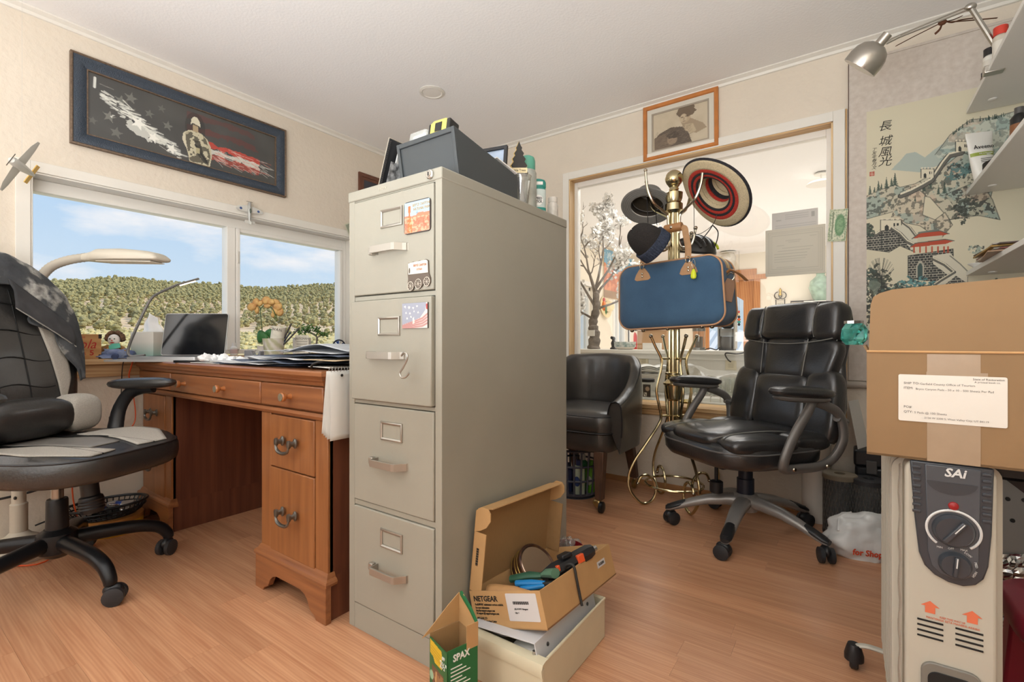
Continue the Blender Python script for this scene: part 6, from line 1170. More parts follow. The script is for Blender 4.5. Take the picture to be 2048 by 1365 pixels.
for z in (-.018, .0, .013): MB().tube([(.0664 * math.cos(q), .0664 * math.sin(q), z) for q in np.linspace(0, 2 * PI, 45)[:-1]], .0009, 4, True).build('gold_band', M('gold_paint', (190, 160, 84), .3, .6), ct_)
m_hw = M('handle_wood', (178, 134, 88), .5, var=.12, vscale=30, stretch=(1, 1, .2))
hm = inbox('hammer_handle', 'worn wooden hammer handle across the front of the box', 'hammer', (-.198, .038, .076), rz=0)
MB().tube([(0, 0, 0), (.02, 0, 0), (.08, .004, -.006), (.14, .008, -.018), (.17, .01, -.026)], [.0165, .017, .0155, .012, .010], 14).build('handle', m_hw, hm); MB().ell((-.002, 0, 0), .004, .0145, .0145, 10, 8).build('worn_end', M('handle_end', (130, 118, 104), .7), hm); MB().box(.15, -.02, -.05, .18, .045, -.012).build('head', M('tool_steel', (80, 80, 80), .4, .8), hm, bev=.004)
pr_ = inbox('pruning_shears', 'dark green handled shears in the box behind the hammer handle', 'shears', (-.175, .110, .082))
MB().tube([(0, 0, 0), (.06, .01, .004), (.10, .014, .002)], [.013, .015, .010], 12, flat=.8).build('handle', M('green_grip', (46, 86, 66), .45), pr_); MB().tube([(.155, .0, .012), (.12, .01, .010), (.10, .014, .004)], [.016, .014, .008], 12, flat=.8).build('handle', M('green_grip_light', (90, 124, 100), .5), pr_); MB().box(.095, .010, -.004, .135, .02, .006).build('blade', M('tool_steel'), pr_, bev=.002)
bh_ = inbox('blue_pliers', 'pliers with bright blue grips in the box', 'pliers', (-.135, .080, .080)); MB().tube([(0, 0, 0), (.05, .004, -.001), (.09, .010, -.004)], [.008, .009, .006], 10).build('grip', M('blue_grip', (30, 120, 180), .35), bh_); MB().tube([(.02, -.012, -.012), (.09, .006, -.008)], [.008, .006], 10).build('grip', M('blue_grip'), bh_); MB().box(.085, .002, -.012, .125, .018, .0).build('jaw', M('tool_steel'), bh_, bev=.002)
pd = inbox('rotary_tool', 'black electric tool with orange patches and a cord hanging over the box side', 'power tool', (-.055, .150, .083), rz=68, ry=-4)
MB().tube([(-.03, 0, 0), (0, 0, 0), (.05, 0, .002), (.09, 0, .006), (.13, 0, .008), (.15, 0, .008)], [.018, .026, .024, .023, .022, .016], 8).build('body', M('tool_black', (30, 30, 32), .4), pd, smooth=20); MB().box(.075, -.028, -.002, .098, -.014, .020).build('orange_patch', M('tool_orange', (214, 84, 40), .4), pd, bev=.002); MB().box(.0, -.027, .004, .010, -.016, .020).build('orange_switch', M('tool_orange'), pd, bev=.002); MB().box(.03, -.02, .024, .065, .01, .036).build('slider', M('tool_black'), pd, bev=.003); MB().cyl((.15, 0, .008), (.166, 0, .008), .008).build('collet', m_steel, pd)
MB(pd.matrix_basis.inverted() @ BM).tube(spline([(-.035, .165, .075), (-.015, .165, .098), (.004, .168, .094), (.006, .166, .06), (.006, .164, .02), (.007, .162, -.006)], 6), .0038, 8).build('power_cord', M('black_rubber'), pd)
# red bin with crumpled film
rbn = thing('red_bin', 'small dark red bin behind the cardboard box', 'bin', (-.797, 1.462, 0)); MB().lathe([(.046, 0), (.048, .004), (.056, .148), (.059, .152), (.055, .154), (.053, .148), (.044, .006), (.001, .006)], 36).build('body', M('red_bin', (130, 26, 34), .35), rbn)
tag(lump(14, .034, .034, .062, .6, 40, 24).build('plastic_wrap', glass_mat('wrap_clear', tint=(236, 234, 228), gloss=.12, rough=.12, alpha=.15), smooth=25, loc=(-.803, 1.458, .085)), 'crumpled clear plastic wrap stuffed in the red bin', 'plastic wrap')
bag_ = lump(17, .055, .06, .05, .6, 30, 18).build('crumpled_bag', glass_mat('bag_clear', tint=(236, 234, 228), gloss=.1, rough=.2, alpha=.2), smooth=30, loc=(-.90, 1.66, .0)); tag(bag_, 'crumpled clear bag on the floor behind the filing cabinet', 'plastic bag')
# green screw carton
gb = thing('screw_carton', 'open green and yellow screw carton on the floor in front of the cabinet', 'carton', (-.760, .838, 0), -17); gw, gh = .041, .172; m_gr = M('carton_green', (30, 104, 58), .45); 
MB().box(-gw, -gw, 0, gw, -gw + .0015, gh - .008).build('front_panel', m_gr, gb, smooth=0); MB().box(gw - .0015, -gw, 0, gw, gw, gh - .004).build('right_panel', m_gr, gb, smooth=0); MB().box(-gw, -gw, 0, -gw + .0015, gw, gh).build('left_panel', m_cbi, gb, smooth=0); MB().box(-gw, gw - .0015, 0, gw, gw, gh).build('rear_panel', m_cbi, gb, smooth=0); MB().box(-gw, -gw, 0, gw, gw, .002).build('bottom', m_cb, gb, smooth=0)
cv = Canvas(56, 112, (28, 100, 56)); n1 = cv.noise(3, 8); cv.poly([(.03, .02), (.30, .04), (.38, .14), (.60, .10), (.72, .08), (.72, .30), (.30, .30), (.22, .24), (.05, .22)], (214, 178, 40)); cv.poly([(.03, .02), (.70, .05), (.70, .28), (.03, .21)], (214, 178, 40))
for y in (.10, .14, .18, .21): cv.line([(.08, y), (.62, y + .03)], .014, (120, 96, 30), .7)
cv.poly([(.14, .36), (.80, .38), (.86, .62), (.70, .80), (.20, .70)], (104, 74, 56)); cv.mix(((n1 > .52) & (cv.X > .15) & (cv.X < .8) & (cv.Y > .4) & (cv.Y < .72)).astype(float) * .6, (176, 136, 90)); cv.poly([(.42, .58), (.62, .56), (.76, .70), (.5, .74)], (168, 60, 52)); cv.line([(.38, .42), (.36, .56)], .05, (220, 180, 120)); cv.ell(.12, .52, .12, .07, (150, 190, 160)); cv.poly([(0, .80), (1, .86), (1, 1), (0, 1)], (24, 84, 50)); cv.line([(.1, .93), (.5, .95)], .06, (226, 226, 216))
cv.build('front_print', m_pg, gb, FACE((0, -gw - .0004, gh / 2 - .004), '-Y'), gw * 2, gh - .008)
m_wi = M('ink_white', (224, 226, 220), .5); text('2½"', .022, m_wi, gb, FACE((gw * .60, -gw - .0012, gh - .045), '-Y'), bold=.02, sx=.8); text('#9', .011, m_wi, gb, FACE((gw * .62, -gw - .0012, gh - .027), '-Y'), bold=.02)
text('SPAX', .022, m_wi, gb, FACE((gw + .0004, -.004, gh - .026), '+X'), bold=.03, sx=.85)
for k in range(9): MB().box(gw, -.032, gh - .048 - .0085 * k, gw + .0005, -.032 + .03 + .022 * ((k * 7) % 3) / 2, gh - .0455 - .0085 * k).build('print_line', m_wi, gb, smooth=0)
MB().box(gw, -.034, gh - .135, gw + .0005, .036, gh - .125).build('print_bar', m_wi, gb, smooth=0)
MB(Matrix(((1, 0, 0, 0), (0, 0, 1, gw - .001), (0, 1, 0, gh), (0, 0, 0, 1)))).prism([(-gw, 0), (gw, 0), (gw, .030), (gw - .03, .050), (-gw + .02, .074), (-gw, .070)], 0, .0015).build('rear_flap', m_cb, gb, smooth=0)
MB(Matrix(((0, 0, 1, -gw), (1, 0, 0, 0), (0, 1, 0, gh), (0, 0, 0, 1))) @ TR((0, 0, 0), ry=0)).prism([(gw, 0), (gw, .070), (gw - .03, .050), (gw - .07, .018), (-gw - .02, -.006), (-gw + .01, .0)], -.002, -.0005).build('left_flap', m_cb, gb, smooth=0)
MB().box(gw - .001, .010, gh - .02, gw + .0005, gw + .001, gh + .036).build('right_flap', m_cb, gb, smooth=0)
MB(Matrix(((1, 0, 0, 0), (0, 0, 1, gw - .001), (0, 1, 0, gh), (0, 0, 0, 1)))).prism([(-gw + .01, .070), (gw - .028, .049), (gw, .030), (gw, .034), (gw - .026, .055), (-gw + .01, .078)], -.004, .0025).build('flap_edge', m_gr, gb, smooth=0)
# ================================================================ brass coat rack and what hangs on it
DR = 2.54; CRX = VD * DR + VR * (.341 * DR)
m_brass = M('polished_brass', (200, 187, 150), .18, 1.0); m_nick = M('nickel', (186, 178, 160), .2, 1.0)
rk = thing('coat_rack', 'brass coat rack with scroll feet before the interior window', 'coat rack', (CRX.x, CRX.y, 0), math.degrees(YAW))
MB().lathe([(.026, .40), (.026, 1.56), (.001, 1.56)], 24).build('pole', m_brass, rk)
for k in range(6): a = k * PI / 3; MB().cyl((.024 * math.cos(a), .024 * math.sin(a), .40), (.024 * math.cos(a), .024 * math.sin(a), 1.55), .008, seg=8).build('flute', m_brass, rk)
MB().lathe([(.028, .55), (.040, .56), (.047, .60), (.05, .632), (.056, .638), (.056, .645), (.044, .655), (.034, .665), (.034, .68), (.047, .69), (.047, .70), (.03, .705)], 28).build('vase_collar', m_brass, rk)
MB().lathe([(.03, 1.55), (.045, 1.565), (.045, 1.60), (.036, 1.61), (.043, 1.63), (.045, 1.66), (.028, 1.672), (.022, 1.69), (.03, 1.70), (.001, 1.70)], 28).build('top_collar', m_brass, rk); MB().ell((0, 0, 1.737), .046, .046, .046, 24, 16).build('finial_ball', m_brass, rk)
LEGP = [(.130, .895), (.105, .84), (.072, .775), (.074, .72), (.098, .62), (.092, .56), (.073, .47), (.090, .42), (.16, .32), (.225, .23), (.255, .15), (.245, .08), (.20, .022), (.165, .007), (.125, .022), (.103, .065), (.110, .12), (.145, .155), (.185, .15), (.203, .115)]
for k in range(4):
    a = PI / 2 * k + R_(8); c_, s_ = math.cos(a), math.sin(a); P = spline([(r_ * c_, r_ * s_, z) for r_, z in LEGP], 5)
    l_ = MB().tube(P, .0075, 8).build('leg', m_brass, rk); MB().ell(P[0], .011, .011, .011, 12, 8).build('ball_tip', m_nick, l_); MB().ell(P[-1], .010, .010, .010, 10, 8).build('ball_tip', m_nick, l_)
    for z in (.775, .47): MB().cyl((.073 * c_, .073 * s_, z), (.02 * c_, .02 * s_, z), .006, seg=8).build('spacer', m_brass, l_)
    a2 = R_((196, 306, 40, 130)[k]); c_, s_ = math.cos(a2), math.sin(a2)
    P = spline([(r_ * c_, r_ * s_, z) for r_, z in ((.030, 1.44), (.034, 1.50), (.040, 1.54), (.075, 1.565), (.125, 1.60), (.160, 1.67), (.172, 1.765))], 6); h_ = MB().tube(P, .0075, 8).build('hook', m_nick, rk); MB().ell(P[-1], .010, .010, .010, 10, 8).build('ball_tip', m_nick, h_)
    a3 = R_((318, 20, 130, 215)[k]); c_, s_ = math.cos(a3), math.sin(a3)
    P = spline([(r_ * c_, r_ * s_, z) for r_, z in ((.026, 1.40), (.045, 1.365), (.085, 1.365), (.105, 1.40), (.115, 1.455))], 6); h_ = MB().tube(P, .0065, 8).build('hook', m_nick, rk); MB().ell(P[-1], .011, .011, .011, 10, 8).build('ball_tip', m_nick, h_)
MB().tube([(.147 * math.cos(q), .147 * math.sin(q), .106) for q in np.linspace(0, 2 * PI, 41)[:-1]], .0065, 8, True).build('foot_ring', m_brass, rk)
def axis_thing(nm, lab, cat, p, zax, group=None):
    """thing whose local Z points along zax"""
    t = thing(nm, lab, cat, p, group=group); t.rotation_euler = Vector(zax).to_track_quat('Z', 'Y').to_euler(); return t
# sombrero: coloured straw rings
UP = Vector((0, 0, 1))
def facing(px, py, a, b, c):
    """unit normal given toward the viewer / right / up of one sight line"""
    e = (VD + VR * ((px - 1024) / FPX) + UP * ((HZ - py) / FPX)).normalized(); r_ = e.cross(UP).normalized(); u_ = r_.cross(e); return (e * -a + r_ * b + u_ * c).normalized()
n_ = facing(1424, 389, .62, -.60, -.50)
so = axis_thing('sombrero', 'striped straw sombrero with red and black rings on the coat rack', 'hat', at(1424, 389, d=2.46), -n_)
m_sn = M('straw_natural', (214, 196, 160), .8, var=.14, vscale=160, bump=.5, bscale=260); m_sr = M('straw_red', (190, 58, 46), .8, var=.25, vscale=160, bump=.5, bscale=260); m_sk = M('straw_black', (46, 44, 48), .8, var=.3, vscale=160, bump=.5, bscale=260)
RP = [(.206, .020), (.196, .012), (.150, .0), (.131, .0), (.118, .001), (.104, .004), (.092, .010), (.084, .03), (.080, .05), (.076, .068), (.070, .090), (.062, .105), (.03, .112), (.001, .113)]
names = [('brim_edge', m_sk), ('natural_ring', m_sn), ('red_ring', m_sr), ('black_ring', m_sk), ('red_ring', m_sr), ('black_ring', m_sk), ('natural_ring', m_sn), ('natural_ring', m_sn), ('red_ring', m_sr), ('black_ring', m_sk), ('natural_ring', m_sn), ('crown_top', m_sn), ('crown_top', m_sn)]
for k in range(len(RP) - 1):
    (r0, z0), (r1, z1) = RP[k], RP[k + 1]
    MB().grid(lambda u, v: (lambda r_, z: (r_ * math.cos(2 * PI * u), r_ * math.sin(2 * PI * u), z + .012 * (r_ / .2) ** 2 * math.sin(4 * PI * u + 1)))(r0 + (r1 - r0) * v, z0 + (z1 - z0) * v), 56, 5, True).build(names[k][0], names[k][1], so, solid=.003, smooth=60)
cc = MB().tube(spline([at(1433, 430, d=2.40), at(1428, 446, d=2.40), at(1414, 460, d=2.42), at(1396, 469, d=2.44), at(1389, 462, d=2.44), at(1388, 420, d=2.42), at(1387, 385, d=2.42)], 6), .0016, 5).build('chin_cord', m_blk, so); cc.matrix_parent_inverse = so.matrix_basis.inverted()
# grey boonie hat
n_ = facing(1294, 412, .66, -.14, -.72); bo_ = axis_thing('bush_hat', 'grey wide-brimmed bush hat seen from beneath on the left hook', 'hat', at(1294, 412, d=2.64), -n_)
m_gh = M('grey_cotton', (128, 126, 122), .9, var=.06, vscale=60, bump=.2, bscale=200); m_gi = M('hat_lining', (72, 62, 48), .9, var=.2, vscale=40)
MB().grid(lambda u, v: (lambda r_: (r_ * 1.05 * math.cos(2 * PI * u), r_ * .98 * math.sin(2 * PI * u), -.006 + .018 * ((r_ - .085) / .05) * math.sin(2 * PI * u) * .6))(.085 + .052 * v), 48, 8, True).build('brim', m_gh, bo_, solid=.003, smooth=60)
for r_ in (.095, .105, .115, .125): MB().tube([(r_ * 1.05 * math.cos(q), r_ * .98 * math.sin(q), -.0075 + .018 * ((r_ - .085) / .05) * math.sin(q) * .6) for q in np.linspace(0, 2 * PI, 49)[:-1]], .0009, 4, True).build('stitch_line', M('hat_stitch', (104, 102, 98), .9), bo_)
MB().grid(lambda u, v: (lambda q: ((.086 - .028 * v ** 2.2) * (1 - (v > .96) * .9) * 1.05 * math.cos(2 * PI * u), (.086 - .028 * v ** 2.2) * (1 - (v > .96) * .9) * math.sin(2 * PI * u), .105 * v))(0), 40, 14, True).build('crown', m_gh, bo_, solid=.002, smooth=60)
MB().grid(lambda u, v: (.0835 * 1.05 * math.cos(2 * PI * u), .0835 * math.sin(2 * PI * u), .034 * v), 40, 3, True).build('sweatband', M('sweatband', (52, 44, 36), .8), bo_, solid=.001, smooth=60)
MB().grid(lambda u, v: ((.080 - .026 * v ** 2.2) * 1.05 * math.cos(2 * PI * u), (.080 - .026 * v ** 2.2) * math.sin(2 * PI * u), .034 + .066 * v), 40, 10, True).build('lining', m_gi, bo_, smooth=60)
MB(TR((-.02, .05, .03))).box(-.012, -.001, -.01, .012, .001, .012).build('care_tag', M('paper_white'), bo_, smooth=0)
for px0 in ((1294, 400, 1296, 446), (1311, 420, 1314, 450)): q = MB().tube([at(px0[0], px0[1], d=2.56), at(px0[2], px0[3], d=2.5)], .0022, 5).build('chin_strap', m_blk, bo_); q.matrix_parent_inverse = bo_.matrix_basis.inverted()
# knitted beanie
ax = (-.83 * VR + .55 * UP - .15 * VD).normalized(); bn_ = axis_thing('knitted_beanie', 'dark knitted beanie with a blue ribbed cuff on the bag corner', 'hat', at(1305, 490, d=2.20), ax)
m_kn = M('dark_knit', (48, 44, 42), .95, var=.3, vscale=220, bump=.8, bscale=300); m_kc = M('blue_knit', (62, 70, 88), .95, var=.4, vscale=160, bump=.8, bscale=240)
MB().grid(lambda u, v: (lambda q: (.086 * math.cos(q) ** .75 * math.cos(2 * PI * u) * (1 + .03 * math.sin(5 * u * 2 * PI + 3 * v)) + 1e-4, .074 * math.cos(q) ** .75 * math.sin(2 * PI * u), .122 * math.sin(q) + .004 * math.sin(4 * PI * u)))(PI / 2 * v * .995), 40, 18, True).build('cap', m_kn, bn_, smooth=80)
MB().grid(lambda u, v: ((.090 + .0022 * math.sin(2 * PI * u * 44)) * math.cos(2 * PI * u), (.078 + .0022 * math.sin(2 * PI * u * 44)) * math.sin(2 * PI * u), -.030 + .052 * v - .0), 176, 5, True).build('ribbed_cuff', m_kc, bn_, solid=.006, smooth=80)
MB().grid(lambda u, v: (.080 * math.cos(2 * PI * u) * (1 - v * .99), .068 * math.sin(2 * PI * u) * (1 - v * .99), -.022 + .01 * v), 40, 4, True).build('inside', M('knit_inside', (28, 26, 26), .95), bn_, smooth=0)
# bicycle helmet behind the bag
hl_ = thing('bicycle_helmet', 'black and neon yellow bicycle helmet behind the blue bag', 'helmet', at(1390, 500, d=2.64), math.degrees(YAW) + 20, rx=12)
m_hk = M('helmet_black', (44, 42, 40), .4); MB().grid(lambda u, v: (.095 * math.cos(PI / 2 * v * .98) * math.cos(2 * PI * u), .12 * math.cos(PI / 2 * v * .98) * math.sin(2 * PI * u), .095 * math.sin(PI / 2 * v * .98) - .02), 40, 12, True).build('shell', m_hk, hl_, solid=.012, smooth=60)
for k in range(5): q = -.07 + .035 * k; MB().tube([(q * (1 - .15 * abs(t)), .115 * math.sin(t), .082 * math.cos(t) * math.sqrt(1 - (q / .1) ** 2) - .004) for t in np.linspace(-1.3, 1.3, 14)], .007, 6).build('rib', M('helmet_neon', (196, 206, 40), .4) if k == 4 else m_hk, hl_)
for s in (-1, 1): MB().tube(spline([(.05 * s, -.08, .0), (.05 * s, -.10, .05), (.03 * s, -.12, .10), (-.02, -.13, .13)], 5), .003, 5).build('strap', m_blk, hl_)
# blue travel bag
BP = VD * 2.29 + VR * (.345 * 2.29); bg = thing('travel_bag', 'blue canvas travel bag with tan leather trim hanging on the coat rack', 'bag', (BP.x, BP.y, .937), -7, ry=-2)
m_den = M('blue_canvas', (66, 100, 130), .85, var=.16, vscale=6, bump=.4, bscale=420, sheen=.2, col2=(54, 86, 116)); m_tan = M('tan_leather', (176, 136, 98), .5, var=.1, vscale=30); m_pip = M('tan_piping', (196, 150, 112), .5)
def bag_ring(y, kx, kz, n=56):
    out = []
    for (x, z) in rrect(.505, .310, .062, 12): out.append((x * kx * (1 - .02 * (z / .15)), y, .152 + z * kz))
    return out
rs = [bag_ring(y, kx, kz) for y, kx, kz in ((-.104, .02, .02), (-.106, .5, .5), (-.102, .8, .8), (-.094, .93, .92), (-.080, 1, 1), (-.04, 1.01, 1.01), (.04, 1.01, 1.01), (.078, 1, 1), (.092, .93, .92), (.100, .6, .6), (.102, .02, .02))]
MB().rings(rs).build('body', m_den, bg, smooth=60)
for y in (-.082, .080): MB().tube([(x, y, z) for x, _, z in bag_ring(0, 1.005, 1.005)], .0042, 6, True).build('piping', m_pip, bg)
zr = [q for q in bag_ring(0, 1.012, 1.012)]
top_i = [q for q in zr if q[2] > .16]; top_i.sort(key=lambda q: -q[0])
mb = MB(); rs = [[(x, yy, z + .001) for yy in (-.030, .030)] + [(x * .99, yy, z - .003) for yy in (.030, -.030)] for x, _, z in top_i]; mb.rings(rs); mb.build('zip_band', m_tan, bg, smooth=60)
mb = MB(); rs = [[(x * 1.004, yy, z + .003) for yy in (-.006, .006)] + [(x, yy, z) for yy in (.006, -.006)] for x, _, z in top_i]; mb.rings(rs); mb.build('zip', M('zip_brass', (196, 180, 130), .4, .6), bg, smooth=60)
for s in (-1, 1):
    tb_ = MB(Matrix(((1, 0, 0, s * .112), (0, 0, 1, -.1075), (0, 1, 0, .235), (0, 0, 0, 1)))).prism([(-.042, 0), (-.030, -.008), (.030, -.008), (.042, 0), (.034, .022), (.014, .050), (-.014, .050), (-.034, .022)], 0, .006).build('handle_tab', m_tan, bg, bev=.002)
    for z in (.246, .260): MB(TR((s * .112, -.1075, z), rx=90)).lathe([(.006, 0), (.004, .004), (.001, .005)], 12).build('rivet', m_nick, tb_)
    MB().tube([(s * .112 + .010 * math.cos(q), -.108, .296 + .014 * math.sin(q)) for q in np.linspace(0, 2 * PI, 15)[:-1]], .0026, 6, True).build('ring', m_nick, tb_)
    MB().tube(spline([(s * .112, -.108, .300), (s * .108, -.09, .35), (s * .088, -.06, .42), (s * .05 + .02, -.04, .462), (.02, -.035, .470)], 6), .014, 8, flat=.28).build('handle', m_tan, bg)
MB(TR((.020, -.036, .470), ry=90)).lathe([(.019, -.042), (.021, -.036), (.021, .036), (.019, .042), (.001, .042)], 14).build('handle_wrap', M('tan_leather_dark', (164, 116, 72), .45), bg); MB(TR((.016, -.056, .470), rx=90)).lathe([(.008, 0), (.005, .003), (.001, .004)], 12).build('snap', m_nick, bg)
for x, y in ((-.20, -.06), (-.17, .0), (-.02, -.05), (.15, -.07), (.17, .0)): MB().ell((x, y, -.008), .011, .011, .010, 12, 8).build('stud_foot', m_nick, bg)
MB().tube(spline([(.245, -.02, .215), (.268, -.03, .235), (.30, -.01, .215), (.315, .03, .19)], 6), .012, 8, flat=.35).build('shoulder_strap', M('tan_leather_dark'), bg); MB().tube([(.268 + .018 * math.cos(q), -.035 + .004 * math.sin(q), .205 + .018 * math.sin(q)) for q in np.linspace(0, 2 * PI, 15)[:-1]], .003, 6, True).build('strap_ring', m_nick, bg)
MB(TR((.262, -.05, .145), rx=90, rz=48, ry=14)).prism([(-.016, .05), (.016, .05), (.026, .02), (.026, -.05), (-.026, -.05), (-.026, .02)], 0, .005).build('luggage_tag', M('tag_leather', (140, 108, 86), .5), bg, bev=.002)
kr = axis_thing('key_fob', 'neon yellow drop-shaped fob clipped to the bag handle ring', 'key fob', at(1387, 547, d=2.10), (0, 0, 1)); MB().lathe([(.001, -.026), (.010, -.022), (.013, -.012), (.010, .004), (.004, .018), (.001, .02)], 14, sy=.6).build('drop', M('neon_yellow', (214, 222, 40), .35), kr); MB().tube([(.007 * math.cos(q), 0, .04 + .022 * math.sin(q)) for q in np.linspace(0, 2 * PI, 15)[:-1]], .0016, 5, True).build('split_ring', m_nick, kr)
# ================================================================ barrel chair behind the cabinet
m_vin = M('black_vinyl', (54, 51, 48), .36, var=.08, vscale=10, bump=.08, bscale=160, spec=.7, coat=.35)
bc_ = thing('barrel_chair', 'black vinyl barrel chair on wooden legs behind the filing cabinet', 'chair', (-1.215, 2.47, 0))
def upath(t, R):
    """U in plan, open toward -Y: t 0..1 from right front round the back to left front"""
    La = .24; Lc = PI * .285; s = t * (2 * La + Lc)
    if s < La: return R, -La + s + .02
    if s < La + Lc: a = (s - La) / Lc * PI; return R * math.cos(a), .02 + (R * .92) * math.sin(a)
    return -R, .02 - (s - La - Lc)
def uh(t): q = abs(t - .5) * 2; return lk(q, [(0, .795), (.35, .785), (.55, .73), (.72, .63), (.86, .585), (1.0, .56)])
def wall_pt(t, k):
    """k 0..1 round the section: outer bottom -> outer top -> inner top -> inner bottom"""
    h = uh(t); 
    if k < .45: q = k / .45; R = .285 + .015 * math.sin(q * PI * .8); z = .30 + (h - .02 - .30) * q
    elif k < .6: q = (k - .45) / .15 * PI; R = .262 + .028 * math.cos(q); z = h - .02 + .022 * math.sin(q)
    else: q = (k - .6) / .4; R = .234 - .012 * math.sin(PI * q); z = (h - .02) + (.42 - h + .02) * q
    x, y = upath(t, R); return (x, y, z)
mb = MB(); nk = 26; rs = [[wall_pt(t, k / (nk - 1)) for k in range(nk)] for t in np.linspace(0, 1, 60)]; mb.rings(rs); mb.build('barrel_back', m_vin, bc_, smooth=50)
for s in (0, 1): MB().tube([Vector(wall_pt(s, k / 25)) + Vector((0, -.004, 0)) for k in range(4, 26)], .004, 6).build('welt', m_blk, bc_)
MB().tube([Vector(wall_pt(t, .46)) + Vector((0, 0, .002)) for t in np.linspace(0, 1, 50)], .0035, 6).build('welt', m_blk, bc_)
se = MB(); 
def bsec(k, z): return [(x * k, -.005 + y * k - .02, z) for x, y in rrect(.50, .50, .09, 7)]
se.rings([bsec(.94, .395), bsec(1, .405), bsec(1.01, .44), bsec(1, .475), bsec(.96, .495), bsec(.8, .508), bsec(.5, .515), bsec(.05, .517)]); se.build('seat_cushion', m_vin, bc_, smooth=55)
MB().tube([(x, y, .400) for x, y, _ in bsec(1.012, 0)], .004, 6, True).build('welt', m_blk, bc_); MB().tube([(x, y, .482) for x, y, _ in bsec(.985, 0)], .003, 6, True).build('welt', m_blk, bc_)
MB().rings([bsec(.93, .30), bsec(.97, .31), bsec(.98, .35), bsec(.97, .392)]).build('seat_rail', m_vin, bc_, smooth=50)
m_dw = M('worn_walnut', (96, 70, 54), .5, var=.25, vscale=20, stretch=(3, 3, .6), col2=(66, 48, 38))
for x in (.19, -.19):
    lg_ = MB(); lg_.rings([[(x + sx * w, y + sy * w, z) for sx, sy in ((-1, -1), (1, -1), (1, 1), (-1, 1))] for y, w, z in ((-.235, .027, .31), (-.240, .023, .2), (-.245, .019, .066))]); lo = lg_.build('leg', m_dw, bc_, bev=.003)
    MB(TR((x, -.247, 0))).ell((-.012, 0, .045), .026, .016, .022, 14, 8).build('caster_hood', M('caster_brass', (170, 146, 96), .3, .9), lo); MB(TR((x + .012, -.25, .0285), ry=90)).lathe([(.02, -.012), (.028, -.008), (.028, .008), (.02, .012), (.001, .012)], 20).build('caster_wheel', m_blk, lo); MB().cyl((x, -.245, .05), (x, -.245, .075), .008).build('caster_stem', m_nick, lo)
    lg_ = MB(); lg_.rings([[(x + sx * w, y + sy * w, z) for sx, sy in ((-1, -1), (1, -1), (1, 1), (-1, 1))] for y, w, z in ((.14, .027, .31), (.185, .024, .2), (.235, .020, .066))]); lo = lg_.build('leg', m_dw, bc_, bev=.003); MB(TR((x, .235, .029), ry=90)).lathe([(.02, -.012), (.028, -.008), (.028, .008), (.02, .012), (.001, .012)], 16).build('caster_wheel', M('caster_brass'), lo); MB().cyl((x, .235, .05), (x, .235, .075), .008).build('caster_stem', m_nick, lo)
# basket with bottles under it
bk_ = thing('plastic_basket', 'round slate-grey plastic basket on the floor under the barrel chair', 'basket', (-1.27, 2.43, 0)); m_sl = M('slate_plastic', (72, 76, 90), .4)
MB().lathe([(.118, .004), (.118, .0), (.001, .0), (.001, .004), (.112, .006), (.120, .02), (.124, .03), (.127, .03), (.124, .016)], 36).build('base', m_sl, bk_); MB().tube([(.148 * math.cos(q), .148 * math.sin(q), .268) for q in np.linspace(0, 2 * PI, 41)[:-1]], .007, 6, True).build('rim', m_sl, bk_)
for z, r_ in ((.10, .130), (.18, .138)): MB().tube([(r_ * math.cos(q), r_ * math.sin(q), z) for q in np.linspace(0, 2 * PI, 41)[:-1]], .006, 6, True).build('hoop', m_sl, bk_)
for k in range(22): q = 2 * PI * k / 22; MB().tube([(.124 * math.cos(q), .124 * math.sin(q), .02), (.148 * math.cos(q), .148 * math.sin(q), .268)], .006, 5).build('stave', m_sl, bk_)
for k, (x, y, r_, h, c_, cc_, lab) in enumerate(((.045, -.045, .034, .20, (206, 220, 196), (58, 70, 120), 'pale green lotion bottle in the middle of the basket'), (.085, .02, .03, .19, (120, 190, 60), (96, 168, 50), 'bright green bottle at the right side of the basket'), (-.03, -.03, .03, .17, (44, 54, 96), (30, 34, 60), 'navy blue bottle left in the basket'), (.02, .05, .035, .21, (70, 140, 96), (226, 226, 220), 'green bottle with a white cap at the back of the basket'))):
    t = thing('toiletry_bottle', lab, 'bottle', (-1.27 + x, 2.43 + y, .0045), group='bottles in the basket'); MB().lathe([(r_ * .9, 0), (r_, .004), (r_, h * .78), (r_ * .5, h * .86), (.001, h * .865)], 18, sy=.7).build('body', M('bottle_%d' % k, c_, .35), t); MB().lathe([(r_ * .52, h * .85), (r_ * .5, h), (.001, h)], 14, sy=.8).build('cap', M('bottle_cap_%d' % k, cc_, .4), t); MB(TR((0, -r_ * .69, h * .42), rx=90)).ell((0, 0, 0), r_ * .6, h * .14, .003, 14, 6).build('label', M('bottle_label_%d' % (k % 2), ((56, 76, 130), (226, 226, 210))[k % 2], .4), t)
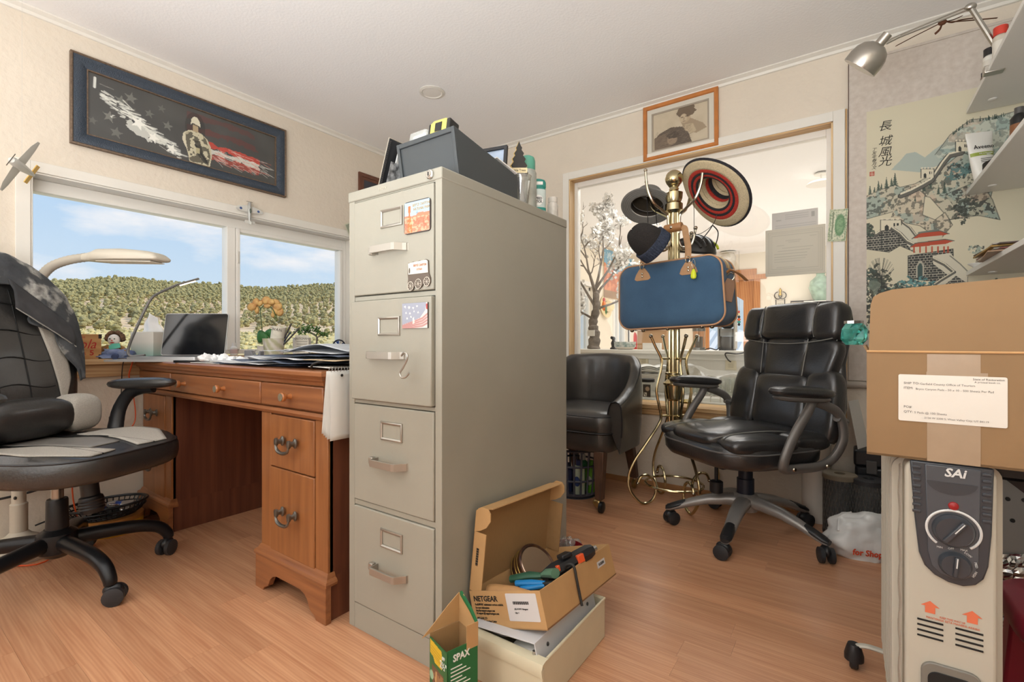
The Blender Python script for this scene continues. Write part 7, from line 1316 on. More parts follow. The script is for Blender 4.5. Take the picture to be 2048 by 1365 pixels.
# ================================================================ black executive chair
m_ex = M('executive_leather', (42, 41, 41), .31, var=.1, vscale=12, bump=.10, bscale=140, spec=.7, coat=.4); m_th = M('grey_thread', (128, 126, 120), .7); m_gm = M('gunmetal_plastic', (112, 108, 104), .38, .35); m_gs = M('silver_plastic', (150, 146, 142), .36, .4)
EC = thing('office_chair', 'black leather executive office chair with grey arms by the interior window', 'chair', (-.374, 2.355, 0), -127)
def arm_e(par, c_, s_, a):
    rs = []
    for r_, z, w, h in ((.02, .150, .034, .030), (.08, .150, .033, .026), (.16, .138, .030, .022), (.23, .116, .026, .019), (.285, .094, .023, .016), (.322, .080, .022, .013), (.340, .074, .016, .008)):
        rs.append([(r_ * c_ - s_ * w * math.copysign(abs(math.cos(q)) ** .7, math.cos(q)), r_ * s_ + c_ * w * math.copysign(abs(math.cos(q)) ** .7, math.cos(q)), z + h * math.sin(q)) for q in [2 * PI * i / 16 for i in range(16)]])
    o = MB().rings(rs).build('base_arm', m_gs, par, smooth=50); tip = []
    for r_, z, w, h in ((.255, .107, .021, .017), (.285, .096, .0238, .017), (.322, .082, .0235, .0145), (.343, .075, .016, .009)): tip.append([(r_ * c_ - s_ * w * math.cos(q), r_ * s_ + c_ * w * math.cos(q), z + .003 + h * math.sin(q)) for q in [2 * PI * i / 16 for i in range(16)]])
    MB().rings(tip).build('tip_cover', m_blk, o, smooth=50)
star_base(EC, .325, .15, -38.5, m_gs, arm_e)
MB().lathe([(.05, .11), (.056, .13), (.052, .175), (.04, .185), (.001, .185)], 24).build('hub', m_gs, EC); MB().lathe([(.036, .18), (.036, .25), (.030, .252), (.030, .32), (.026, .322), (.026, .36), (.001, .36)], 22).build('gas_cover', M('blue_black', (34, 38, 50), .35), EC)
MB().box(-.10, -.07, .315, .13, .07, .36).build('tilt_mechanism', m_blk, EC, bev=.012); MB().box(.03, -.095, .285, .10, -.03, .345).build('control_box', M('grey_plastic'), EC, bev=.008)
lv = MB().cyl((.05, -.09, .315), (.07, -.20, .325), .008).build('lever', m_gm, EC); MB(TR((.075, -.245, .328), rz=100)).ell((0, 0, 0), .048, .020, .012, 14, 8, .6, .8).build('lever_paddle', M('grey_plastic'), lv); MB().lathe([(.02, .20), (.028, .205), (.028, .25), (.02, .255)], 12, c=(.16, 0, 0)).build('tension_knob', m_blk, EC); MB().cyl((.16, 0, .25), (.16, 0, .33), .008).build('knob_stem', m_blk, EC)
# seat: base pan plus puffed panels
def esec(k, z, kx=1): return [(.045 + x * k * kx, y * k, z) for x, y in rrect(.53, .54, .16, 9)]
MB().rings([esec(.80, .352), esec(.93, .358), esec(.99, .38), esec(1.0, .41), esec(.985, .438), esec(.93, .452), esec(.6, .460), esec(.05, .46)]).build('seat', m_ex, EC, smooth=60); st_ = [c for c in EC.children if c.name.startswith('seat')][0]
MB().tube([(x, y, .424) for x, y, _ in esec(1.0, 0)], .0035, 6, True).build('piping', M('piping_grey', (96, 94, 92), .4), st_)
def puff(name, par, c, sx, sy, sz, rz=0, e=.42, e2=.75, rx=0, ry=0, mat=None): return MB(TR(c, rx, ry, rz)).ell((0, 0, 0), sx, sy, sz, 32, 14, e, e2).build(name, mat or m_ex, par, smooth=60)
puff('seat_panel', st_, (.100, 0, .462), .215, .150, .044); puff('seat_panel', st_, (-.13, 0, .455), .10, .17, .036)
for s in (-1, 1): puff('seat_side_panel', st_, (.13, s * .195, .452), .155, .072, .038, rz=-s * 6); puff('seat_side_panel', st_, (-.10, s * .205, .452), .10, .062, .040)
for s in (-1, 1): MB().tube([(x, s * .152, .462 + .030 * math.sqrt(max(0, 1 - ((x - .10) / .23) ** 2))) for x in np.linspace(-.12, .315, 18)], .0024, 5).build('seam', m_th, st_)
# backrest: local z along the back, x out of it
BKE = TR((-.205, 0, .44), ry=-10)
def eo(z): return lk(z, [(0, .235), (.06, .262), (.16, .270), (.26, .255), (.34, .240), (.42, .245), (.52, .25), (.58, .232), (.615, .19)])
rs = [[(-.028 + .048 * math.cos(q), eo(z) * math.copysign(abs(math.sin(q)) ** .6, math.sin(q)), z) for q in [2 * PI * i / 36 for i in range(36)]] for z in list(np.linspace(0, .60, 24)) + [.612]]
bko = MB(BKE).rings(rs).build('backrest', m_ex, EC, smooth=60)
def bpuff(name, y, z, sy, sz, sx=.034, rz=0, x=.016, e=.32, e2=.5): return MB(BKE @ TR((x, y, z), rx=-rz)).add(*(lambda m: (m.v, m.f))(MB(Matrix(((0, 0, 1, 0), (1, 0, 0, 0), (0, 1, 0, 0), (0, 0, 0, 1)))).ell((0, 0, 0), sy, sz, sx, 32, 14, e, e2))).build(name, m_ex, bko, smooth=60)
bpuff('headrest_panel', 0, .522, .148, .086, .060)
for s in (-1, 1): bpuff('headrest_side', s * .192, .514, .062, .086, .052, rz=-s * 4, e=.5); bpuff('upper_side_panel', s * .170, .350, .078, .098, .036, rz=s * 14, e=.5); bpuff('wing_panel', s * .205, .150, .078, .155, .044, rz=-s * 3, e=.55)
bpuff('upper_panel', 0, .352, .116, .100, .036); bpuff('lumbar_panel', 0, .150, .146, .128, .048)
for s in (-1, 1):
    MB(BKE).tube([(.066 - .4 * (z - .52) ** 2 * 8, s * .143, z) for z in np.linspace(.445, .60, 12)], .0024, 5).build('seam', m_th, bko); MB(BKE).tube([(.053, s * (.112 + .5 * (z - .26) * .1), z) for z in np.linspace(.27, .435, 10)], .0022, 5).build('seam', m_th, bko)
    MB(BKE).tube([(.030, s * (.240 - .55 * (.44 - z)), z) for z in np.linspace(.27, .435, 8)], .0022, 5).build('seam', m_th, bko); MB(BKE).tube([(.012, s * (eo(z) - .018), z) for z in np.linspace(.05, .575, 22)], .0022, 5).build('seam', m_th, bko)
MB(BKE).tube([(.054, y, .438 - .05 * (1 - (y / .24) ** 2) * .5) for y in np.linspace(-.235, .235, 22)], .0022, 5).build('seam', m_th, bko)
for s in (-1, 1):
    y = s * .305
    ar = MB().tube(spline([(-.03, y, .632), (-.015, y, .60), (.04, y, .53), (.085, y, .46), (.105, y * .98, .40), (.09, y * .95, .372), (.0, y * .93, .366), (-.10, y * .93, .368), (-.165, y * .95, .40), (-.195, y, .47), (-.19, y, .54), (-.16, y, .585), (-.10, y, .612), (-.05, y, .628)], 5), .0165, 12, flat=1.2).build('armrest_frame', m_gm, EC)
    MB(TR((.02, y, .668), ry=-4)).ell((0, 0, 0), .150, .045, .026, 26, 10, .6, .8).build('armrest_pad', m_ex, ar); MB(TR((.02, y, .645), ry=-4)).ell((0, 0, 0), .135, .036, .016, 22, 8, .6, .8).build('pad_base', m_gm, ar)
    MB().tube(spline([(-.16, y, .56), (-.23, y * .93, .54), (-.27, y * .84, .53)], 5), .015, 8).build('back_strut', m_gm, ar); MB().tube([(.06, y * .92, .372), (.06, y * .55, .362)], .014, 8).build('seat_strut', m_gm, ar)
    for x in (.06, -.11): MB(TR((x, y * .95 + s * .017, .372), rx=-90 * s)).lathe([(.008, 0), (.006, .004), (.001, .004)], 10).build('bolt', m_nick, ar)
# ================================================================ right side: print, scroll, shelves, lamp
a, b = at(1288, 217, Y=YR), at(1438, 292, Y=YR)
pr2 = thing('sepia_print', 'orange wood framed sepia drawing of two figures above the interior window', 'picture', (-.792, YR - .001, 2.112), ry=-.3); w_, h_ = .424, .326
frame_prof(pr2, 'moulding', w_, h_, [(0, 0), (0, .016), (.006, .020), (.020, .018), (.024, .010), (.024, 0)], M('frame_orange', (186, 116, 56), .35, var=.12, vscale=20, coat=.3), '-Y')
frame_prof(pr2, 'mat_board', w_ - .046, h_ - .046, [(0, .002), (0, .009), (.026, .009), (.028, .004), (.028, .002)], M('mat_cream', (206, 200, 186), .7), '-Y'); frame_prof(pr2, 'inner_mat', w_ - .1, h_ - .1, [(0, .002), (0, .006), (.008, .006), (.008, .002)], M('mat_taupe', (160, 148, 132), .7), '-Y')
cv = Canvas(92, 68, (196, 182, 158)); n1 = cv.noise(7, 5); n2 = cv.noise(8, 22); cv.mix(np.clip(n1 - .35, 0, .4), (172, 158, 134))
cv.poly([(.02, .70), (.12, .56), (.34, .46), (.55, .52), (.66, .72), (.72, 1), (.02, 1)], (96, 84, 72)); cv.poly([(.02, .66), (.20, .60), (.40, .70), (.44, .9), (.30, 1), (.02, 1)], (118, 102, 86)); cv.ell(.36, .80, .10, .16, (150, 130, 108)); cv.poly([(.24, .66), (.42, .58), (.50, .70), (.44, .78), (.30, .76)], (82, 72, 62))
cv.poly([(.52, .38), (.70, .34), (.92, .56), (.98, .70), (.80, .78), (.60, .66)], (158, 140, 116)); cv.poly([(.58, .48), (.74, .50), (.80, .72), (.70, .76), (.60, .62)], (182, 164, 136)); cv.ell(.60, .24, .11, .21, (176, 156, 128)); cv.mix((((cv.X - .62) / .17) ** 2 + ((cv.Y - .12) / .17) ** 2 < 1 + (n2 - .5)).astype(float) * .85, (98, 82, 66)); cv.ell(.57, .30, .07, .13, (186, 168, 140)); cv.line([(.53, .27), (.56, .27)], .014, (78, 66, 54)); cv.line([(.61, .26), (.64, .26)], .014, (78, 66, 54)); cv.line([(.58, .29), (.575, .34)], .010, (124, 106, 86)); cv.line([(.56, .385), (.60, .385)], .010, (104, 84, 70))
r = random.Random(3)
for k in range(170): x, y = r.uniform(.03, .7), r.uniform(.5, 1); cv.line([(x, y), (x + r.uniform(.02, .08), y + r.uniform(-.06, .04))], .005, (70, 62, 54) if k % 2 else (150, 132, 110), .45)
cv.build('drawing', attr_mat('print_matte', .7), pr2, FACE((0, -.0022, 0), '-Y'), w_ - .114, h_ - .114)
# hanging scroll with mountain wall painting
SX0, SX1, SZ0, SZ1 = .006, .765, .66, 2.20; sw, sh_ = SX1 - SX0, SZ1 - SZ0
sc_ = thing('hanging_scroll', 'tall mounted scroll painting of a wall winding over blue-green mountains', 'scroll', ((SX0 + SX1) / 2, YR - .012, SZ0))
MB().box(-sw / 2, 0, .02, sw / 2, .0012, sh_).build('mount', M('scroll_silk', (208, 198, 187), .75, var=.10, vscale=42, col2=(194, 182, 170)), sc_, smooth=0)
MB().tube([(-sw / 2 - .03, -.001, 0.0), (sw / 2 + .02, -.001, 0.0)], .017, 14).build('roller', M('roller_grey', (176, 166, 154), .5), sc_)
MB().box(-sw / 2 - .002, -.003, 0.30, -sw / 2 + .001, .002, sh_).build('edge_strip', M('strip_brown', (82, 54, 42), .6), sc_, smooth=0); MB().box(-sw / 2, -.004, sh_ - .006, sw / 2, .004, sh_ + .006).build('top_rod', M('scroll_silk'), sc_, bev=.002)
PW, PH = .62, 1.06; PZ = 1.95 - SZ0 - PH / 2
cv = Canvas(330, 564, (208, 200, 174)); n1, n2, n3 = cv.noise(1, 5), cv.noise(2, 18), cv.noise(3, 60)
def P_(px, py):
    q = at(px, py, Y=YR - .012); return ((q.x - .075) / PW, (1.95 - q.z) / PH)
def PP(*pts): return [P_(*q) for q in pts]
cv.mix((n1 - .5) * .25, (216, 206, 176)); teal, sage, ink, rock, blush = (120, 150, 148), (150, 164, 146), (52, 54, 50), (186, 180, 158), (206, 174, 150)
def hill(pts, col, seed, tex=.6, low=None):
    m = cv.pmask(pts); cv.mix(m * .9, col); cv.mix(m * (cv.noise(seed, 14) > .54) * .45, teal); cv.mix(m * (cv.noise(seed + 1, 50) > .56) * tex, ink); cv.mix(m * (cv.noise(seed + 2, 9) > .6) * .4, blush)
    e = pts
    cv.line(e, .004, ink, .7); return m
m = cv.pmask(PP((1782, 340), (1800, 322), (1812, 308), (1830, 304), (1850, 315), (1868, 300), (1890, 285), (1880, 330), (1840, 345))); cv.mix(m * .55, (138, 162, 166))
hill(PP((1870, 310), (1900, 270), (1940, 240), (1985, 235), (2060, 215), (2060, 330), (2000, 360), (1940, 380), (1900, 340)), (186, 192, 178), 11, .25)
hill(PP((1728, 395), (1760, 380), (1790, 370), (1800, 375), (1830, 368), (1880, 340), (1930, 300), (1970, 310), (1990, 360), (1980, 400), (1965, 430), (1900, 440), (1860, 395), (1835, 390), (1800, 420), (1728, 440)), rock, 21, .55)
hill(PP((1800, 385), (1830, 372), (1850, 390), (1845, 430), (1870, 440), (1890, 425), (1905, 450), (1880, 480), (1840, 452), (1780, 440)), (196, 184, 160), 31, .5)
hill(PP((1890, 390), (1960, 360), (1985, 400), (2000, 440), (1960, 432), (1920, 430)), (168, 166, 146), 41, .75)
r = random.Random(9)
def conifer(x, y, s):
    for k in range(7): cv.poly(PP((x - s * .28 * (k + 1) / 7, y - s + s * k / 7 + s * .2), (x, y - s + s * k / 7 - .01), (x + s * .28 * (k + 1) / 7, y - s + s * k / 7 + s * .2)), (48, 66, 58), .8)
for x, y, s in ((1740, 388, 18), (1749, 384, 12), (1757, 380, 20), (1763, 378, 12), (1773, 376, 22), (1783, 372, 18), (1790, 370, 26), (1848, 382, 18), (1861, 376, 22), (1877, 388, 18), (1889, 386, 24), (1830, 402, 12)): conifer(x, y, s)
for k in range(34): x = r.uniform(1905, 2050); conifer(x, lk(x, [(1900, 272), (1940, 243), (1990, 236), (2050, 218)]) + 2, r.uniform(5, 11))
def wall(pts, wd, col=(222, 214, 190)):
    """crenellated wall band following a centre line"""
    q = PP(*pts); cv.line(q, wd * 1.25, (44, 44, 42)); cv.line(q, wd, (98, 96, 88)); cv.mix((n3 > .5) * 0, ink)
    top = [(x, y - wd * .45 * .6) for x, y in q]; cv.line(top, wd * .34, col); 
    for (x0, y0), (x1, y1) in zip(top[:-1], top[1:]):
        n_ = max(1, int(math.hypot(x1 - x0, y1 - y0) / .014))
        for k in range(n_): cv.line([(x0 + (x1 - x0) * k / n_, y0 + (y1 - y0) * k / n_ - wd * .10), (x0 + (x1 - x0) * (k + .45) / n_, y0 + (y1 - y0) * (k + .45) / n_ - wd * .10)], wd * .20, col)
wall([(1802, 392), (1822, 384), (1845, 372), (1862, 362), (1872, 348), (1885, 328), (1898, 312), (1922, 306)], .030)
def tower(x, y, w, h, body=(96, 94, 88), cap=(214, 206, 182)):
    cv.poly(PP((x - w / 2, y), (x - w / 2 * .92, y - h), (x + w / 2 * .92, y - h), (x + w / 2, y)), cap); cv.line(PP((x - w / 2, y), (x - w / 2, y - h), (x + w / 2, y - h), (x + w / 2, y)), .004, ink)
    for k in range(4): cv.poly(PP((x - w / 2 + w * k / 4, y - h), (x - w / 2 + w * k / 4, y - h - h * .18), (x - w / 2 + w * (k + .55) / 4, y - h - h * .18), (x - w / 2 + w * (k + .55) / 4, y - h)), cap)
    cv.poly(PP((x - w * .30, y), (x - w * .30, y - h * .4), (x - w * .2, y - h * .55), (x - w * .1, y - h * .4), (x - w * .1, y)), ink)
    for q in (.12, .28): cv.poly(PP((x + w * q, y - h * .4), (x + w * q, y - h * .7), (x + w * (q + .08), y - h * .7), (x + w * (q + .08), y - h * .4)), ink)
tower(1855, 356, 26, 18); tower(1925, 303, 28, 20)
# near wall, gate tower with red roofs
def masonry(pts, cw=.020, ch=.010):
    m = cv.pmask(pts); cv.mix(m, (58, 58, 56)); row = np.floor(cv.Y / ch); g = ((cv.Y / ch) % 1 < .22) | (((cv.X / cw + .5 * (row % 2)) % 1) < .12); cv.mix(m * g * .8, (196, 192, 172)); cv.line(pts + pts[:1], .003, ink)
masonry(PP((1728, 470), (1760, 466), (1800, 462), (1830, 478), (1830, 505), (1800, 492), (1778, 505), (1728, 498))); wall([(1728, 466), (1752, 470), (1766, 460)], .020)
tower(1782, 462, 42, 22); masonry(PP((1763, 462), (1798, 458), (1798, 490), (1780, 500), (1763, 498)))
cv.poly(PP((1790, 452), (1812, 450), (1835, 480), (1850, 494), (1822, 500), (1800, 470)), (202, 198, 178)); wall([(1785, 458), (1800, 468), (1815, 484), (1832, 492)], .020); wall([(1806, 446), (1820, 456), (1832, 472), (1848, 478)], .012)
masonry(PP((1816, 512), (1906, 498), (1908, 545), (1894, 560), (1850, 562), (1816, 556))); cv.poly(PP((1832, 556), (1832, 532), (1838, 523), (1844, 523), (1848, 532), (1848, 552)), (170, 166, 150)); cv.poly(PP((1835, 556), (1835, 534), (1839, 527), (1843, 527), (1845, 534), (1845, 554)), (66, 84, 80))
cv.poly(PP((1826, 504), (1828, 490), (1896, 484), (1898, 498)), (206, 198, 174)); red_ = (176, 74, 48)
for x in (1828, 1840, 1852, 1864, 1876, 1888, 1896): cv.line(PP((x, 505), (x, 494)), .008, red_)
cv.poly(PP((1818, 496), (1830, 486), (1890, 478), (1908, 482), (1892, 488)), red_); cv.poly(PP((1824, 478), (1840, 466), (1880, 462), (1898, 468), (1884, 472)), red_); cv.poly(PP((1834, 484), (1836, 476), (1884, 471), (1886, 480)), (196, 188, 164)); cv.line(PP((1818, 496), (1830, 487), (1890, 479), (1908, 482)), .006, (92, 96, 88)); cv.line(PP((1824, 478), (1840, 466), (1880, 462), (1898, 468)), .006, (92, 96, 88)); cv.line(PP((1838, 466), (1876, 460)), .012, (110, 116, 108))
masonry(PP((1868, 520), (1908, 545), (1935, 548), (1935, 580), (1860, 585), (1862, 552))); cv.poly(PP((1866, 512), (1900, 506), (1936, 546), (1934, 566), (1912, 552), (1872, 584), (1850, 586), (1898, 552), (1866, 528)), (204, 198, 178)); wall([(1866, 518), (1890, 530), (1908, 545)], .016); wall([(1908, 545), (1880, 562), (1852, 582)], .016); cv.line(PP((1900, 512), (1920, 528), (1936, 544)), .006, ink, .6)
for (cx, cy, rx, ry, c_, s_) in ((1740, 560, 16, 22, (60, 78, 70), 51), (1758, 600, 26, 60, (66, 72, 60), 52), (1830, 572, 32, 16, (84, 136, 138), 53), (1852, 580, 18, 10, (64, 110, 110), 54), (1738, 460, 10, 14, (70, 84, 72), 55), (1960, 338, 30, 10, (70, 96, 96), 56), (1915, 345, 24, 14, (86, 120, 118), 57), (1800, 590, 40, 20, (74, 96, 88), 58), (1930, 420, 26, 20, (74, 80, 70), 59), (2000, 570, 26, 10, (60, 74, 66), 60), (1950, 500, 18, 8, (150, 160, 148), 61)):
    a_, b_ = P_(cx, cy), P_(cx + rx, cy + ry); m = (((cv.X - a_[0]) / abs(b_[0] - a_[0])) ** 2 + ((cv.Y - a_[1]) / abs(b_[1] - a_[1])) ** 2 < 1 + (cv.noise(s_, 40) - .5) * 2.4).astype(float); cv.mix(m * (cv.noise(s_ + 9, 70) > .40) * .9, c_); cv.mix(m * (cv.noise(s_ + 5, 80) > .58) * .7, ink)
for k in range(26): a_ = r.uniform(-1.2, 1.2); x0, y0 = 1762, 560; cv.line(PP((x0, y0), (x0 + 14 * math.sin(a_), y0 - 22 * math.cos(a_)), (x0 + 26 * math.sin(a_ * 1.2), y0 - 44 * math.cos(a_ * .9))), .0022, ink, .6)
cv.line(PP((1756, 640), (1760, 590), (1764, 556)), .007, ink, .8)
for x, y in ((1935, 566), (2000, 562)):
    for k in range(4): cv.line(PP((x + 8 + 5 * k, y + 5 * k), (x + 48 - 6 * k, y + 5 * k - 3)), .010, (58, 70, 62), .85)
    cv.line(PP((x + 24, y + 22), (x + 28, y - 2)), .006, ink, .8)
m = cv.pmask(PP((1728, 600), (1740, 560), (1790, 570), (1870, 590), (1870, 700), (1728, 700))); cv.mix(m * (n3 > .5) * .75, ink); cv.mix(m * (n2 > .6) * .5, sage)
# red seal
q = P_(1744, 348); cv.poly([(q[0] - .014, q[1] - .010), (q[0] + .014, q[1] - .010), (q[0] + .014, q[1] + .010), (q[0] - .014, q[1] + .010)], (170, 70, 56), .8); cv.line([(q[0] - .010, q[1]), (q[0] + .010, q[1] + .003)], .003, (216, 200, 176)); cv.line([(q[0], q[1] - .008), (q[0], q[1] + .008)], .003, (216, 200, 176))
cv.build('painting', attr_mat('print_matte', .7), sc_, FACE((.075 + PW / 2 - (SX0 + SX1) / 2, -.0006, PZ), '-Y'), PW, PH)
m_sumi = M('sumi_ink', (36, 34, 30), .7)
for ch, py in (('長', 253), ('城', 283), ('風', 305), ('光', 324)):
    q = at(1770, py, Y=YR - .0135); text(ch, .050, m_sumi, sc_, FACE((q.x - sc_.location.x, -.0014, q.z - SZ0), '-Y', -4), shear=.15, ext=.0002)
for k, ch in enumerate('丁亥年春月文'):
    q = at(1748, 300 + 7.2 * k, Y=YR - .0135); text(ch, .018, m_sumi, sc_, FACE((q.x - sc_.location.x, -.0014, q.z - SZ0), '-Y', -6), shear=.2, ext=.0002)
# shelving unit on the right wall
m_shw = M('melamine_white', (226, 223, 216), .4); SHX = .419
su = thing('shelving_unit', 'white shelving unit along the right wall with three boards overhead', 'shelf', (XR, 2.08, 0))
MB().box(-.012, -.70, .50, -.0005, .712, 2.26).build('back_panel', m_shw, su, smooth=0)
SZS = (1.862, 1.514, 1.166)
for z in SZS:
    b = MB().box(SHX - XR, -.70, z - .018, -.012, .712, z).build('shelf_board', m_shw, su, bev=.0015)
    MB().box(SHX - XR - .0006, -.70, z - .0175, SHX - XR, .712, z - .0005).build('edge_band', M('edge_band', (234, 232, 226), .35), b, smooth=0)
    for y in (.60, -.3): MB(TR((SHX - XR + .06, y, z - .018))).lathe([(.014, 0), (.014, -.003), (.010, -.005), (.001, -.005)], 18).build('cam_cover', m_shw, b)
    MB().box(-.03, -.69, z - .03, -.012, .70, z - .018).build('cleat', m_shw, b, smooth=0)
# what stands on the boards
z = SZS[0] + .0003
for k, (px, y0, c1, c2, lab) in enumerate(((1976, 2.52, (226, 222, 212), (40, 38, 38), 'small spice jar with black cap at the far end of the top shelf'), (1986, 2.40, (196, 186, 170), (200, 60, 44), 'spice jar with red cap on the top shelf beside the lamp'), (1972, 2.62, (120, 104, 92), (36, 34, 34), 'dark spice jar behind the black capped one on the top shelf'))):
    t = thing('spice_jar', lab, 'jar', (SHX + .026 + .005 * k, y0, z), group='jars on the top shelf'); hh = (.115, .130, .07)[k]; MB().lathe([(.020, 0), (.022, .003), (.022, hh * .72), (.016, hh * .78), (.001, hh * .78)], 18).build('body', M('jar_%d' % k, c1, .3), t); MB().lathe([(.020, hh * .77), (.020, hh), (.001, hh)], 18).build('cap', M('jarcap_%d' % k, c2, .4), t); MB().lathe([(.0224, hh * .15), (.0224, hh * .6)], 18).build('label', M('jarlabel', (214, 208, 196), .6), t)
z = SZS[1] + .0003; lt = thing('lotion_tube', 'white lotion tube with green stripe standing on the middle shelf', 'tube', (SHX + .030, 2.66, z), 30, ry=-5)
rs = [[(w * math.cos(q), d * math.sin(q), zz) for q in [2 * PI * i / 28 for i in range(28)]] for w, d, zz in ((.030, .022, .0), (.032, .024, .02), (.038, .023, .06), (.044, .018, .11), (.049, .008, .165), (.051, .003, .185), (.051, .003, .196))]; MB().rings(rs).build('body', M('tube_white', (228, 226, 218), .35), lt, smooth=50); MB().lathe([(.027, -.0001), (.028, .018), (.027, .02)], 20, sy=.75).build('cap', m_shw, lt)
def tubef(z_): return -lk(z_, [(0, .022), (.06, .023), (.11, .018), (.165, .008), (.2, .003)]) - .0008
text('Aveeno', .024, M('ink_black'), lt, FACE((0, -.016, .133), '-Y') @ Matrix.Rotation(R_(-10), 4, 'X'), bold=.0); 
MB().grid(lambda u, v: (lambda a_, zz: ((lk(zz, [(.06, .038), (.11, .044), (.165, .049)]) + .0006) * math.cos(a_), tubef(zz) * math.sin(a_) * -1 * -1, zz))(PI * (.06 + .88 * u), .098 + .014 * v), 16, 3).build('green_stripe', M('olive_stripe', (150, 164, 70), .45), lt, smooth=60)
text('daily moisturizing', .007, M('ink_white'), lt, FACE((0, -.0215, .105), '-Y')); text('lotion', .006, M('ink_white'), lt, FACE((.01, -.0225, .100), '-Y'))
for k in range(3): MB().box(-.02, tubef(.085 - .007 * k) - .0012, .084 - .007 * k, .024 - .006 * k, tubef(.085 - .007 * k), .0855 - .007 * k).build('print_line', M('ink_black'), lt, smooth=0)
co = MB()
for k in range(4): co.tube([(.030 * math.cos(q), .045 * math.sin(q), .004 + .0065 * k) for q in np.linspace(0, 2 * PI, 31)[:-1]], .0035, 6, True)
tag(co.build('coiled_cable', M('black_rubber'), loc=(SHX + .034, 2.50, z)), 'coiled dark cable on the middle shelf before the lotion tube', 'cable')
o = MB().lathe([(.032, 0), (.034, .004), (.034, .02), (.026, .03), (.012, .034), (.001, .034)], 24).build('round_tub', M('tub_white', (224, 222, 216), .3), loc=(SHX + .05, 2.60, z)); tag(o, 'small round white tub on the middle shelf in front of the lotion tube', 'tub')
o = thing('black_bottle', 'small black bottle farther along the middle shelf', 'bottle', (SHX + .04, 2.22, z)); MB().lathe([(.02, 0), (.022, .003), (.022, .08), (.012, .095), (.001, .095)], 16).build('body', M('black_lid'), o); MB().lathe([(.012, .094), (.012, .115), (.001, .115)], 12).build('cap', M('grey_plastic'), o); MB().lathe([(.0224, .02), (.0224, .06)], 16).build('label', M('brown_leather'), o)
z = SZS[2] + .0003; ds = thing('oval_dish', 'white oval dish with a spout at the far end of the lowest shelf', 'dish', (SHX + .035, 2.70, z)); MB().lathe([(.022, 0), (.028, .004), (.046, .020), (.044, .022), (.026, .008), (.001, .006)], 28, sy=.8).build('bowl', M('white_china'), ds); MB().tube(spline([(.03, -.03, .012), (.05, -.055, .028), (.045, -.075, .03)], 4), .008, 8).build('handle', M('white_china'), ds)
mg_c = ((150, 116, 84), (196, 188, 172), (120, 64, 58), (206, 198, 180), (170, 132, 60), (86, 70, 66), (188, 180, 170))
for k in range(7):
    o = MB().box(0, -.14, 0, .21, .14, .0045).build('magazine', M('mag_%d' % k, mg_c[k], .4, var=.2, vscale=10), loc=(SHX - .022 + .007 * ((k * 5) % 4) , 2.36 + .012 * ((k * 3) % 5), z + .0050 * k)); o.rotation_euler = (0, 0, R_((k * 37) % 11 - 5)); tag(o, 'magazine %s of the pile on the lowest shelf, %s cover' % (('at the bottom', 'second from the bottom', 'third from the bottom', 'in the middle', 'third from the top', 'second from the top', 'at the top')[k], ('tan', 'grey', 'dark red', 'cream', 'ochre', 'dark brown', 'pale grey')[k]), 'magazine', 'magazines on the lowest shelf')
# swing-arm lamp clamped to the top shelf
A0, A1, A2, A3 = at(1993, 96, d=1.72), at(1941, 14, d=1.76), at(1800, 72, d=1.86), at(1772, 86, d=1.88)
sl_ = thing('swing_arm_lamp', 'brushed steel swing-arm lamp clamped to the top shelf', 'lamp', (A0.x, A0.y, SZS[0])); o3 = sl_.location.copy(); m_bs = M('brushed_steel', (188, 184, 176), .28, 1.0)
MB().box(-.035, -.018, -.022, .02, .018, .006).build('clamp', m_bs, sl_, bev=.003); MB().cyl((0, 0, 0), rel(A0), .010).build('post', m_bs, sl_)
MB().tube([rel(A0), rel(A1)], .0085, 10).build('lower_arm', m_bs, sl_)
for s in (-1, 1): MB().tube([rel(A1) + Vector((0, 0, .006 * s)), rel(A2) + Vector((0, 0, .004 * s))], .0034, 7).build('arm_rod', m_bs, sl_)
MB().ell(rel(A1), .018, .014, .014, 14, 10).build('elbow_joint', m_bs, sl_); MB().tube([rel(A2), rel(A3)], .007, 8).build('arm_end', m_bs, sl_)
hx = (A3 - at(1752, 104, d=1.88)); HC = at(1733, 119, d=1.88); ax = (VR * .46 + UP * .74 - VD * .62).normalized()
hd = MB(Matrix.Translation(rel(HC)) @ ax.to_track_quat('Z', 'Y').to_matrix().to_4x4()); hd.lathe([(.066, -.034), (.067, -.028), (.067, 0), (.062, .022), (.05, .042), (.03, .055), (.018, .058), (.0175, .095), (.001, .097)], 32); hd.build('lamp_head', m_bs, sl_, smooth=50)
hd = MB(Matrix.Translation(rel(HC)) @ ax.to_track_quat('Z', 'Y').to_matrix().to_4x4()); hd.lathe([(.065, -.0345), (.055, -.012), (.001, .01)], 28); hd.build('reflector', M('reflector', (226, 220, 206), .35), sl_)
lr = M('leather_lace', (96, 58, 36), .7); mid = at(1885, 45, d=1.82)
lc = thing('leather_lace', 'brown leather lace tied round the swing-arm lamp', 'lace', mid); o3 = mid.copy()
for pts in (((1792, 92), (1830, 72), (1878, 48), (1890, 42)), ((1890, 42), (1905, 45), (1920, 40), (1948, 36)), ((1884, 46), (1880, 58), (1870, 68)), ((1888, 44), (1905, 40), (1924, 32)), ((1900, 44), (1950, 40), (1994, 36))): MB().tube(spline([rel(at(x, y, d=1.83)) for x, y in pts], 5), .0042, 6, flat=.35).build('strand', lr, lc)
MB().ell((0, 0, 0), .014, .010, .010, 10, 8).build('knot', lr, lc)
